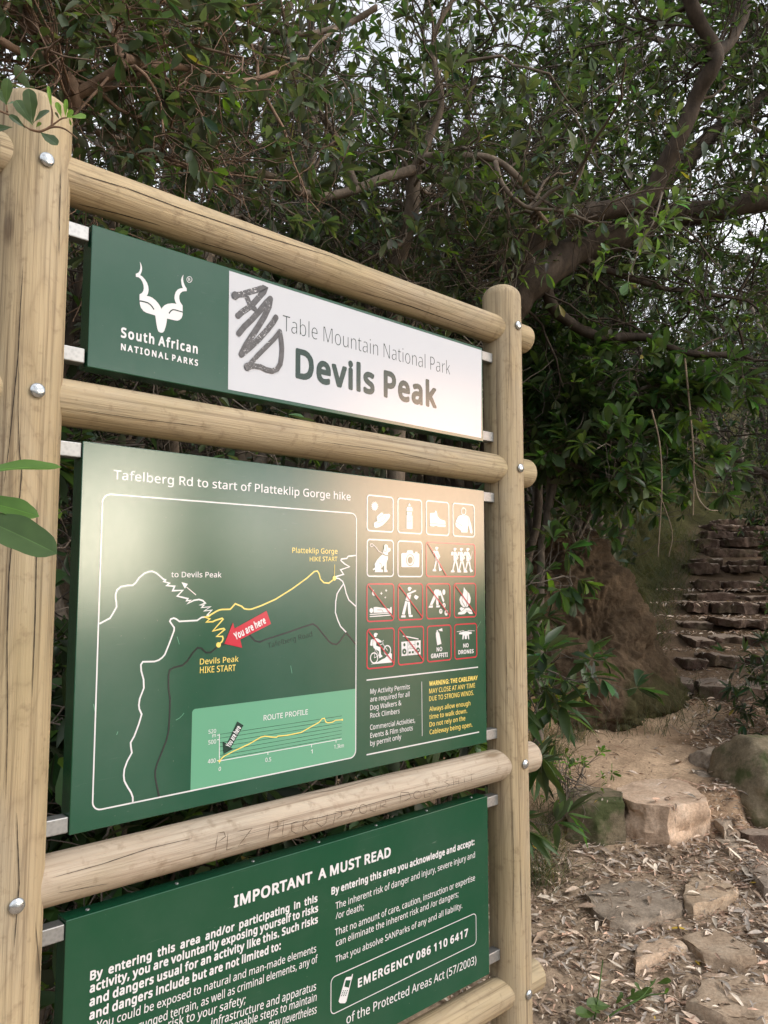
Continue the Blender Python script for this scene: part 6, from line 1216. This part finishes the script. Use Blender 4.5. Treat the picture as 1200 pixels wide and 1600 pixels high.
def wild(base, h, spread, n, lean=(0, 0), r=0.06):
    """limbs of a generic bushy tree: several crooked stems from one base"""
    base = np.array(base); out = []
    for k in range(n):
        a = 2 * math.pi * (k + rng.random() * 0.7) / n; sp = spread * rng.uniform(0.4, 1.0); hh = h * rng.uniform(0.65, 1.0)
        e = base + np.array([math.cos(a) * sp + lean[0], math.sin(a) * sp + lean[1], hh])
        m1 = base + (e - base) * 0.35 + np.array([*(rng.standard_normal(2) * 0.10 * h * 0.5), 0.10 * h]); m2 = base + (e - base) * 0.7 + np.array([*(rng.standard_normal(2) * 0.1 * h * 0.6), 0.06 * h])
        out.append(([base, m1, m2, e], r * rng.uniform(0.6, 1.0), r * 0.2))
    return out

# ================================================================ trees (each > trunk, crown)
DG = (0.047, 0.073, 0.034); MG = (0.070, 0.103, 0.047); GG = (0.084, 0.108, 0.063)
A_ = lambda pts: [at(*p) for p in pts]
# the leaning tree behind the far post, its heavy limbs crossing to the right
b = gpt(770, 4.4)
tree('leaning_tree', 'dark leaning tree behind the far post with heavy limbs reaching right over the trail', 'tree',
     [([b, *A_([(775, 620, 4.4), (792, 490, 4.4), (845, 425, 4.4), (905, 385, 4.5), (985, 358, 4.6), (1090, 332, 4.7), (1230, 315, 4.8)])], 0.125, 0.06),
      (A_([(800, 480, 4.4), (828, 395, 4.35), (880, 345, 4.3), (950, 330, 4.3), (1010, 315, 4.3), (1040, 250, 4.25), (1070, 190, 4.2), (1108, 110, 4.1), (1112, 80, 4.1), (1090, 30, 4.05), (1070, -40, 4.0)]), 0.064, 0.032),
      (A_([(1105, 95, 4.1), (1150, 50, 4.2), (1180, -30, 4.3)]), 0.035, 0.02),
      (A_([(980, 355, 4.6), (1050, 265, 4.8), (1110, 210, 4.9), (1215, 140, 5.1)]), 0.065, 0.04),
      (A_([(850, 430, 4.4), (868, 490, 4.45), (930, 522, 4.5), (1010, 526, 4.5), (1065, 548, 4.5), (1150, 560, 4.6)]), 0.040, 0.016),
      (A_([(900, 395, 4.5), (960, 430, 4.5), (1060, 455, 4.6), (1180, 470, 4.7)]), 0.022, 0.010),
      (A_([(800, 440, 4.4), (760, 360, 4.6), (730, 250, 4.8), (745, 120, 5.0)]), 0.04, 0.015)],
     110, 1300, 6500, MG, toward=(0, 0.55, 0.2), bark=BARK_DARK, l2=(0.4, 1.2), young=0.07, barktint=(0.72, 0.66, 0.60))
# the thin-stemmed tree in the middle with the long horizontal twisted limb
b = gpt(628, 3.7)
tree('twisted_tree', 'twisted tree behind the header board with a long wavy level limb', 'tree',
     [([b, *A_([(622, 620, 3.7), (622, 430, 3.7), (640, 340, 3.65), (655, 262, 3.6)])], 0.046, 0.030),
      (A_([(655, 262, 3.6), (610, 275, 3.5), (560, 292, 3.4), (500, 303, 3.3), (470, 292, 3.2), (430, 270, 3.1), (380, 264, 3.0), (300, 262, 2.9), (240, 240, 2.8), (160, 205, 2.7)]), 0.024, 0.008),
      (A_([(650, 262, 3.6), (665, 246, 3.55), (720, 246, 3.5), (775, 252, 3.5), (815, 280, 3.5), (840, 320, 3.6), (860, 350, 3.7)]), 0.021, 0.010),
      (A_([(775, 252, 3.5), (790, 290, 3.4), (825, 322, 3.4), (880, 330, 3.4), (945, 360, 3.4)]), 0.012, 0.005),
      (A_([(655, 262, 3.6), (690, 160, 3.6), (680, 60, 3.6), (720, -30, 3.6)]), 0.018, 0.009),
      (A_([(560, 292, 3.4), (530, 220, 3.4), (480, 150, 3.3), (450, 60, 3.3), (470, -30, 3.3)]), 0.018, 0.008),
      (A_([(590, 12, 3.0), (540, 40, 3.0), (470, 60, 2.9), (400, 40, 2.9), (330, -20, 2.9)]), 0.012, 0.008)],
     70, 850, 4000, GG, l2=(0.35, 0.9), toward=(-0.25, 0.1, 0.0), young=0.07, barktint=(0.78, 0.73, 0.68))
# the near tree over the thick post
b = gpt(30, 2.5)
tree('overhanging_tree', 'reddish limbed tree overhanging the thick near post', 'tree',
     [([b, *A_([(20, 600, 2.4), (40, 330, 2.3), (70, 240, 2.2), (115, 145, 2.1), (75, 70, 2.05), (35, 10, 2.0), (25, -50, 2.0)])], 0.040, 0.014),
      (A_([(115, 145, 2.1), (150, 125, 2.1), (190, 95, 2.1), (172, 30, 2.1), (160, -40, 2.1)]), 0.016, 0.010),
      (A_([(-30, 30, 1.9), (10, 68, 1.9), (45, 82, 1.95), (68, 78, 2.0)]), 0.011, 0.008),
      (A_([(190, 88, 2.1), (240, 100, 2.2), (300, 108, 2.3), (380, 128, 2.4), (440, 110, 2.5)]), 0.014, 0.006),
      (A_([(130, 140, 2.1), (170, 132, 2.15), (215, 118, 2.2), (265, 110, 2.3)]), 0.012, 0.006),
      (A_([(150, 205, 2.3), (220, 245, 2.35), (290, 262, 2.5), (340, 270, 2.7)]), 0.009, 0.006),
      (A_([(60, 60, 2.0), (120, 25, 2.2), (210, 10, 2.4), (290, -20, 2.5)]), 0.016, 0.008)],
     85, 900, 3300, GG, leaf=(0.045, 0.075), l2=(0.25, 0.7), l3=(0.10, 0.3), r2=0.0045, r3=0.0018, young=0.05, barktint=(1.15, 0.92, 0.8), lo=0.35)
FILL = [  # column, distance, height, spread, stems, label, leaves, colour
    (190, 3.6, 3.6, 1.2, 7, 'dense grey green tree behind the left half of the header board', 9000, GG),
    (-120, 3.0, 3.4, 1.1, 6, 'bushy tree at the left photo edge behind the thick post', 6000, DG),
    (430, 4.6, 4.3, 1.4, 8, 'tall many stemmed dark tree behind the middle of the top rail', 9500, DG),
    (330, 6.2, 5.2, 1.7, 8, 'tallest dark tree on the slope behind the left boards', 8500, DG),
    (640, 6.0, 4.2, 1.5, 7, 'slender stemmed tree behind the twisted tree', 8500, MG),
    (770, 5.4, 4.7, 1.3, 7, 'fine twigged tree in front of the brightest part of the sky', 9500, MG),
    (935, 8.0, 6.3, 1.1, 7, 'slender tall tree above the earth bank closing the gap in the canopy', 7500, MG),
    (860, 7.4, 5.4, 1.6, 7, 'light crowned tree with bright sky behind its top', 8500, MG),
    (850, 8.6, 4.2, 1.8, 7, 'tree left of the stairs behind the earth bank', 7000, MG),
    (1350, 6.3, 4.0, 1.4, 8, 'dark tree at the right photo edge beside the stairs', 9500, DG),
    (1330, 9.4, 5.0, 1.9, 8, 'dark tree further up the right side of the stairs', 9500, DG),
    (1040, 15.5, 5.5, 2.4, 8, 'far tree on the slope seen between the heavy limbs and the stairs', 9000, DG),
    (1270, 15.0, 6.0, 2.4, 8, 'far tree behind the dark trees at the right photo edge', 9500, DG),
    (1210, 11.8, 4.6, 1.6, 7, 'dark tree overhanging the top stair from the right', 8500, DG),
    (1150, 13.5, 4.6, 2.2, 7, 'distant tree closing the top of the stairs', 7000, MG)]
for k, (px, d, h, sp, ns, lab, nlv, colr) in enumerate(FILL):
    tree('dense_tree', lab, 'tree', wild(gpt(px, d), h, sp, ns, r=0.055), 160, 1700, int(nlv * 0.78), colr, leaf=(0.055, 0.095), l2=(0.4, 1.2), l3=(0.18, 0.5), bark=BARK_DARK if k % 2 else BARK, r3=0.0028, young=0.04, group='trees crowding the hillside', lo=0.3)

tree('slim_tree', 'slim tree standing down the open slope behind the viewer', 'tree', wild((13.2, -2.7, float(ground_z(13.2, -2.7))), 7.4, 0.55, 8, r=0.09), 120, 900, 9000, DG, leaf=(0.10, 0.18), l2=(0.15, 0.35), lo=0.1)
b = gpt(838, 4.9)
tree('broad_leaved_tree', 'low broad leaved tree with large fresh leaves between the far post and the stairs', 'tree',
     [([b, *A_([(842, 980, 4.9), (850, 830, 4.9), (880, 720, 4.8), (930, 660, 4.7), (1000, 610, 4.6), (1060, 600, 4.6)])], 0.03, 0.008),
      (A_([(850, 830, 4.9), (860, 720, 4.9), (850, 620, 5.0), (870, 540, 5.0)]), 0.018, 0.007), (A_([(880, 720, 4.8), (930, 740, 4.7), (970, 745, 4.6), (1010, 760, 4.5)]), 0.014, 0.006), (A_([(850, 800, 4.9), (890, 790, 4.9), (930, 790, 4.8)]), 0.012, 0.006),
      (A_([(930, 660, 4.7), (960, 690, 4.6), (1040, 680, 4.6), (1090, 690, 4.6)]), 0.012, 0.005)],
     90, 700, 3600, (0.066, 0.118, 0.036), leaf=(0.09, 0.155), l2=(0.2, 0.55), l3=(0.1, 0.25), r2=0.004, r3=0.002, up=0.1, lo=0.4, cluster=6, young=0.08)
b = gpt(1275, 5.0)
tree('tall_tree', 'tall tree rooted beyond the right photo edge, its crown closing the upper right corner', 'tree',
     [([b, *A_([(1290, 700, 5.0), (1280, 400, 5.0), (1230, 150, 5.1), (1150, 20, 5.2), (1060, -50, 5.3)])], 0.08, 0.02), (A_([(1230, 150, 5.1), (1130, 90, 5.0), (1030, 60, 5.0), (950, 30, 5.0)]), 0.025, 0.008), (A_([(1260, 260, 5.0), (1180, 200, 4.9), (1100, 180, 4.8)]), 0.02, 0.007),
      (A_([(1150, 20, 5.2), (1000, -30, 5.4), (880, -10, 5.5), (800, 20, 5.6)]), 0.02, 0.007)],
     120, 1300, 8200, MG, leaf=(0.05, 0.085), l2=(0.4, 1.0), lo=0.3, young=0.10)
# shrubs behind the boards and along the trail (each > stems, foliage)
def shrub(name, label, base, h, sp, ns, n3, nl, colr, leaf, shape=LANCE, wide=1.0, group=None, young=0.05, cluster=6, r=0.012, cat='shrub', lean=(0, 0), l2=(0.2, 0.6)):
    root = tree(name, label, cat, wild(base, h, sp, ns, lean, r), 40, n3, nl, colr, leaf=leaf, l2=l2, l3=(0.10, 0.28), r2=0.004, r3=0.0018, shape=shape, wide=wide, group=group, young=young, lo=0.2, cluster=cluster)
    for c in root.children: c.name = 'stems' if c.name.startswith('trunk') else 'foliage'
    return root
for px, d, lab, h in ((60, 2.3, 'broad leaved shrub behind the near end of the boards', 1.5), (210, 2.5, 'broad leaved shrub behind the left part of the map board', 1.3), (360, 2.75, 'low shrub showing under the middle of the map board', 1.25), (520, 3.1, 'leafy shrub behind the right part of the boards', 1.4), (690, 3.5, 'leafy shrub behind the far post', 1.7)):
    shrub('understorey_shrub', lab, gpt(px, d), h, 0.55, 7, 420, 2300, (0.045, 0.082, 0.030), (0.07, 0.13), OBOV, 1.0, 'shrubs behind the boards')
shrub('long_leaved_shrub', 'shrub with long pointed leaves growing beside the far post', at(812, 1150, 3.6) * np.array([1, 1, 0]) + np.array([-0.06, 0, 0.30]), 0.95, 0.20, 6, 70, 400, (0.075, 0.120, 0.046), (0.13, 0.20), LANCE, 0.85, young=0.02, lean=(0.06, 0), cluster=7, l2=(0.1, 0.3))
shrub('hanging_bush', 'big leaved bush hanging over the brown earth bank', at(900, 850, 6.1), 0.95, 0.95, 8, 420, 2700, (0.052, 0.098, 0.032), (0.09, 0.15), OBOV, 1.0, young=0.05)
shrub('trailside_shrub', 'dark shrub hiding the right end of the lower stairs', gpt(1265, 6.5) + np.array([0.36, 0, 0]), 1.0, 0.45, 7, 380, 2600, DG, (0.05, 0.09), OBOV, 1.0)
shrub('trailside_shrub', 'shrub drooping over the mossy boulder', gpt(1275, 5.4) + np.array([0.1, 0, 0]), 0.85, 0.40, 7, 300, 1900, DG, (0.06, 0.11), LANCE, 1.0)
shrub('trailside_shrub', 'dark bush beside the upper stairs', gpt(1262, 8.8), 2.0, 0.7, 8, 500, 3200, DG, (0.05, 0.09), OBOV, 1.0)
shrub('bright_seedling', 'small bright green seedling at the foot of the far post', atz(884, 1262, 0.36), 0.26, 0.13, 5, 30, 130, (0.13, 0.25, 0.04), (0.035, 0.06), OBOV, 1.2, young=0.5, r=0.0035, cat='seedling', cluster=4, l2=(0.05, 0.14))

# the hanging bunch of pale young leaves in front of the heavy limbs
g = Geo(); st = [at(1035, 300, 2.6), at(1022, 345, 2.6), at(1000, 385, 2.6), at(985, 430, 2.62)]
ln = smooth_line(st, 20); root = empty('leafy_twig', st[0], 0, 'pale young leafy twig hanging before the heavy dark limbs', 'twig')
gs = Geo(); tubes(gs, (ln - st[0])[None], np.linspace(0.0035, 0.0015, 20)[None], 5, np.ones((1, 4)))
T2 = sprout(np.repeat(ln[6:18:2], 3, 0), rdir(18) + np.array([0, -0.2, 0.1]), rng.uniform(0.05, 0.13, 18), 5, 0.25)
tubes(gs, T2 - st[0], np.full((18, 5), 0.0012), 4, np.ones((18, 4)))
P = np.repeat(T2[:, -1], 6, 0); n = len(P); D = unit(rdir(n) + 0.9 * np.repeat(unit(T2[:, -1] - T2[:, -2]), 6, 0)); gl = Geo()
leaves(gl, P - st[0], D, unit(rdir(n) * 0.5 + np.array([0, -0.4, 0.8])), rng.uniform(0.035, 0.07, n), leaf_cols(n, (0.115, 0.165, 0.075), 0.2, 0.2, 0.0))
gs.build('stem', BARK, root); gl.build('foliage', LEAF, root)

def twig_plant(name, label, cat, stems, lv, r=0.003, mat=BARK, tint=(1.2, 0.9, 0.7)):
    """stems: lists of points; lv: (base, tip, face normal, colour, width)"""
    o = np.array(stems[0][0]); root = empty(name, o, 0, label, cat); gs, gl = Geo(), Geo()
    for s_ in stems: tubes(gs, (smooth_line(s_, 16) - o)[None], np.linspace(r, r * 0.5, 16)[None], 6, np.array([[*tint, 1.0]]))
    for bse, tip, N, c, wd in lv:
        bse, tip = np.array(bse), np.array(tip)
        blade(gl, bse - o, tip - o, np.array(N, float), c, wd)
    gs.build('stem', mat, root)
    for k, f in enumerate([0]): gl.build('foliage', LEAF, root)
    return root
d = 0.98
q = lambda a, b_, dd=0.0: at(a * 0.15, 100 + b_ * 0.15, d + dd)
GL, YG, OL = (0.10, 0.155, 0.07), (0.17, 0.31, 0.03), (0.075, 0.115, 0.055)
nb = (0.25, -0.9, 0.15)
twig_plant('leafy_twig', 'twig of grey and bright green leaves in front of the thick post top', 'twig',
     [[q(-260, 380), q(0, 490), q(120, 545), q(310, 680), q(430, 715)], [q(310, 680), q(430, 700), q(540, 640), q(640, 570), q(700, 560)], [q(430, 700), q(560, 655), q(680, 680), q(810, 780)], [q(75, 500), q(68, 430)], [q(540, 640), q(545, 520), q(530, 420)]],
     [(q(68, 430), q(80, 145, -.01), nb, GL, 1.25), (q(68, 430), q(-60, 250), nb, GL, 1.1), (q(70, 420), q(190, 400, .02), (0.2, -0.7, 0.5), GL, 0.6), (q(345, 620), q(300, 255, -.01), nb, OL, 1.25), (q(340, 640), q(165, 375), nb, GL, 1.2), (q(355, 610), q(510, 480, .01), (0.1, -0.8, 0.5), OL, 1.1),
      (q(265, 670), q(95, 530, -.01), nb, (0.05, 0.085, 0.035), 1.2), (q(130, 660), q(-60, 690), nb, OL, 1.3), (q(420, 715), q(600, 845, -.01), nb, OL, 1.15), (q(375, 660), q(430, 610), nb, (0.13, 0.19, 0.03), 1.6), (q(690, 560), q(890, 565, -.01), (0.2, -0.8, 0.5), YG, 1.5), (q(690, 570), q(760, 480), nb, YG, 1.5), (q(680, 560), q(690, 365), nb, YG, 0.7),
      (q(640, 560), q(590, 395), nb, YG, 1.0), (q(540, 480), q(500, 225), nb, YG, 0.45), (q(620, 580), q(575, 500), nb, (0.09, 0.09, 0.03), 0.8), (q(720, 560), q(740, 640), nb, YG, 0.7)], 0.0016)
d = 0.62
q = lambda a, b_, dd=0.0: at(a * 0.1876, 700 + b_ * 0.1876, d + dd)
LG = (0.095, 0.20, 0.030)
twig_plant('near_sprig', 'three large green leaves poking in at the left photo edge', 'sprig',
     [[q(-900, 900, .05), q(-600, 520, .02), q(-420, 330)], [q(-600, 520, .02), q(-480, 470), q(-300, 420)]],
     [(q(-420, 240), q(510, 158, .02), (0.15, -0.55, 0.83), LG, 0.62), (q(-380, 400), q(325, 570, .01), (0.25, -0.75, 0.6), (0.075, 0.165, 0.028), 0.85), (q(-420, 480), q(472, 880, -.01), (0.35, -0.85, 0.4), (0.062, 0.115, 0.036), 0.85)], 0.003, BARK, (0.6, 1.0, 0.4))
# green stems at the foot of the picture
root = twig_plant('thorny_weed', 'thin green weed lying over the dry leaves at the photo foot', 'weed',
     [[atz(930, 1610, 0.0), atz(960, 1582, 0.06), atz(1000, 1560, 0.10), atz(1024, 1530, 0.14)], [atz(928, 1600, 0.02), atz(934, 1560, 0.10), atz(942, 1500, 0.20)], [atz(985, 1568, 0.08), atz(1010, 1556, 0.09), atz(1042, 1552, 0.10)]],
     [(atz(930 + 8 * k, 1585 - 4 * k, 0.06), atz(930 + 8 * k + rng.normal() * 14, 1578 - 4 * k + rng.normal() * 8, 0.09), (0, -0.5, 0.9), (0.09, 0.15, 0.045), 1.3) for k in range(13)] + [(atz(1038, 1552, 0.1), atz(1045, 1545, 0.12), (0, -0.5, 0.9), (0.12, 0.22, 0.05), 1.6)], 0.004, BARK, (0.35, 0.75, 0.25))
# pale bare hanging twigs over the trail
root = empty('hanging_vine', at(1078, 640, 4.4), 0, 'thin pale leafless vine hanging before the stairs', 'vine'); o = at(1078, 640, 4.4); g = Geo()
for s_, r in (([(1070, 560, 4.4), (1078, 640, 4.4), (1084, 720, 4.4), (1083, 805, 4.4)], .006), ([(1083, 735, 4.4), (1090, 775, 4.35), (1105, 795, 4.3), (1122, 798, 4.3)], .005), ([(1080, 755, 4.4), (1095, 768, 4.4), (1120, 770, 4.4)], .0035), ([(1078, 715, 4.4), (1092, 728, 4.4), (1108, 735, 4.4)], .003)):
    tubes(g, (smooth_line(A_(s_), 24) - o)[None], np.linspace(r, r * 0.6, 24)[None], 6, np.array([[1.4, 1.3, 1.15, 1]]))
g.build('stem', BARK, root)
root = empty('hanging_vine', at(1030, 690, 4.2), 0, 'dark thin vine hanging over the earth bank', 'vine'); o = at(1030, 690, 4.2); g = Geo()
for s_, r in (([(1018, 640, 4.2), (1030, 690, 4.2), (1034, 760, 4.2), (1028, 870, 4.2)], .005), ([(1030, 770, 4.2), (1050, 830, 4.2), (1045, 870, 4.2)], .003)):
    tubes(g, (smooth_line(A_(s_), 24) - o)[None], np.linspace(r, r * 0.6, 24)[None], 6, np.array([[1.1, 1.0, 0.9, 1]]))
g.build('stem', BARK, root)

# ================================================================ ground cover (stuff)
# dry leaves: lanceolate, curled, tan to grey
def scatter(n, box, dens):
    x = rng.uniform(box[0], box[1], n * 6); y = rng.uniform(box[2], box[3], n * 6)
    k = rng.random(n * 6) < dens(x, y); x, y = x[k][:n], y[k][:n]
    return x, y
def litter_density(x, y):
    l, w = lateral(x, y); n = fbm(x * 1.6, y * 1.6, 3.0, 3)
    low = sstep(4.4, 4.1, y) * (0.75 + 0.5 * n)
    rgt = sstep(0.0, 0.25, l - 0.12 + 0.15 * n) * sstep(1.3, 0.7, l)
    mid = 0.05 + 0.25 * sstep(5.8, 6.6, y + 0.3 * n)
    lft = sstep(-w - 0.15, -w + 0.1, l) 
    return np.clip(np.maximum(low, np.maximum(rgt * 0.9, mid)) * np.where(y > 4.4, lft, 1.0), 0, 1)
x, y = scatter(23000, (0.2, 4.6, 1.8, 9.0), lambda x, y: litter_density(x, y) * np.where(y < 4.6, 1.0, 0.55))
n = len(x); z = ground_z(x, y)
kst = np.floor((y - 7.2) / 0.385); l, w = lateral(x, y)
z = np.where((kst >= 0) & (kst < 13) & (np.abs(l) < 1.0), 0.93 + 0.138 * kst, z) + rng.uniform(0.004, 0.028, n)
for out_, zt_ in SLABS:
    ins = np.zeros(n, bool)
    for (ax_, ay_), (bx_, by_) in zip(out_, np.roll(out_, -1, 0)):
        cr_ = ((ay_ > y) != (by_ > y)); ins ^= cr_ & (x < (bx_ - ax_) * (y - ay_) / (by_ - ay_ + 1e-12) + ax_)
    z = np.where(ins & (rng.random(n) < 0.22), zt_ + 0.012, z)
pal = np.array([(0.56, 0.43, 0.325), (0.48, 0.385, 0.31), (0.62, 0.525, 0.42), (0.32, 0.225, 0.155), (0.38, 0.325, 0.275), (0.23, 0.16, 0.11), (0.48, 0.31, 0.22)])
col = pal[rng.integers(0, len(pal), n)] * rng.uniform(0.6, 1.5, (n, 1))
yl = rng.random(n) < 0.004; col[yl] = (0.5, 0.33, 0.04)
a = rng.uniform(0, 2 * math.pi, n)
D = np.stack([np.cos(a), np.sin(a), rng.normal(0, 0.16, n)], -1); N = unit(np.stack([rng.normal(0, 0.45, n), rng.normal(0, 0.45, n), np.ones(n)], -1))
g = Geo(); Ln = rng.gamma(5, 0.0092, n).clip(0.02, 0.105)
leaves(g, np.stack([x, y, z], -1), D, N, Ln, col, LANCE, 0.95, 0.30, 0.55)
m = 13000; x, y = scatter(m, (0.2, 3.6, 1.8, 7.0), litter_density); n = len(x); a = rng.uniform(0, 2 * math.pi, n)
leaves(g, np.stack([x, y, ground_z(x, y) + rng.uniform(0.002, 0.016, n)], -1), np.stack([np.cos(a), np.sin(a), rng.normal(0, 0.2, n)], -1), unit(np.stack([rng.normal(0, 0.5, n), rng.normal(0, 0.5, n), np.ones(n)], -1)), rng.uniform(0.012, 0.038, n), pal[rng.integers(0, len(pal), n)] * rng.uniform(0.6, 1.2, (n, 1)), LANCE, 1.2, 0.3, 0.5)
m = 900; x, y = scatter(m, (0.3, 3.4, 1.9, 6.4), litter_density); a = rng.uniform(0, 2 * math.pi, len(x))
tw = sprout(np.stack([x, y, ground_z(x, y) + 0.012], -1), np.stack([np.cos(a), np.sin(a), 0 * a], -1), rng.uniform(0.05, 0.22, len(x)), 5, 0.12)
tubes(g, tw, np.full((len(x), 5), 0.0016) * rng.uniform(0.6, 1.6, (len(x), 1)), 4, np.concatenate([pal[rng.integers(0, 7, len(x))] * 0.9, np.ones((len(x), 1))], 1))
tag(g.build('leaf_litter', LITTER), 'dry fallen leaves and twigs strewn over the trail', 'leaf litter', kind='stuff')
# grass on the bank and beside the far post
def grass(pts, L, col, per, spread, name, label):
    P = np.repeat(pts, per, 0); n = len(P); P = P + np.concatenate([rng.normal(0, spread, (n, 2)), np.zeros((n, 1))], 1)
    P[:, 2] = ground_z(P[:, 0], P[:, 1]) - 0.005
    B = sprout(P, np.array([0, 0, 1.0]) + 0.55 * rdir(n), rng.uniform(*L, n), 5, 0.16, 0.20)
    g = Geo(); T = unit(np.gradient(B, axis=1)); sd_ = unit(np.cross(T, rdir(n)[:, None])); w_ = np.array([1, 0.9, 0.7, 0.45, 0.05]) * 0.0016
    v = np.stack([B - sd_ * w_[None, :, None], B + sd_ * w_[None, :, None]], 2).reshape(-1, 3)
    i, j = np.meshgrid(np.arange(n), np.arange(4), indexing='ij'); b = (i * 5 + j) * 2
    c = np.array(col)[rng.integers(0, len(col), n)] * rng.uniform(0.6, 1.3, (n, 1))
    g.add(v, [np.stack([b, b + 1, b + 3, b + 2], -1).reshape(-1, 4)], np.repeat(np.concatenate([c, np.ones((n, 1))], 1), 10, 0))
    return tag(g.build(name, LEAF), label, 'grass', kind='stuff')
x = rng.uniform(1.2, 4.6, 5000); y = rng.uniform(5.6, 11.5, 5000); l, w = lateral(x, y)
k = (l < -w + 0.16) & (l > -w - 1.2) & (rng.random(5000) < np.where(y > 7.0, 0.75, 0.10))
a = rng.uniform(R(-170), R(10), 60); rb = rng.uniform(0.86, 1.05, 60)
ring = np.stack([1.52 + np.where(np.cos(a) < 0, 1.5, 1.0) * rb * np.cos(a), 6.45 + rb * np.sin(a) * 0.95, 0 * a], -1)
grass(np.concatenate([np.stack([x, y, 0 * x], -1)[k], ring]), (0.08, 0.28), [(0.055, 0.075, 0.028), (0.09, 0.10, 0.04), (0.15, 0.125, 0.065)], 9, 0.05, 'bank_grass', 'thin dull grass on the earth bank beside the stairs')
pt = np.array([atz(855, 1375, 0.12), atz(845, 1340, 0.15), atz(860, 1320, 0.17), atz(850, 1300, 0.2), atz(840, 1395, 0.08), atz(850, 1190, 0.45), atz(870, 1170, 0.5), atz(895, 1130, 0.55), atz(840, 1160, 0.5), atz(900, 1165, 0.45)])
grass(pt, (0.08, 0.26), [(0.06, 0.085, 0.03), (0.09, 0.11, 0.045), (0.24, 0.19, 0.11)], 90, 0.055, 'grass_clumps', 'grass clumps at the foot of the far post')
# the far slope reads as one mass of leaves and twigs
m = 46000
x = rng.uniform(-12, 16, m * 2); y = rng.uniform(4.5, 22, m * 2); l, w = lateral(x, y)
k = ((y > 12.7) | (l < -w - np.where(y > 8.2, 0.35, 0.9)) | (l > w + 1.5)) & (y > 5.0 + 0.1 * np.abs(x)); x, y = x[k][:m], y[k][:m]; n = len(x)
hh = (1.0 + 0.9 * fbm(x * 0.5, y * 0.5, 8.0, 3)).clip(0.15, 2.6)
P = np.stack([x, y, ground_z(x, y, False) + hh * rng.random(n) ** 0.7], -1)
g = Geo(); leaves(g, P, rdir(n), unit(rdir(n) * 0.7 + np.array([0, -0.2, 1.0])), rng.uniform(0.08, 0.15, n), leaf_cols(n, (0.036, 0.058, 0.028), 0.35, 0.03), OBOV, 1.1)
k = rng.random(n) < 0.10; B = sprout(P[k] - np.array([0, 0, 0.3]), rdir(k.sum()) + np.array([0, 0, 0.7]), rng.uniform(0.4, 1.2, k.sum()), 6, 0.25)
tubes(g, B, np.linspace(1, 0.4, 6)[None] * np.full((k.sum(), 1), 0.006), 4, np.full((k.sum(), 4), 1.0), 1)
tag(g.build('hillside_undergrowth', [LEAF, BARK_DARK]), 'dark undergrowth covering the slope behind the trees', 'undergrowth', kind='stuff')
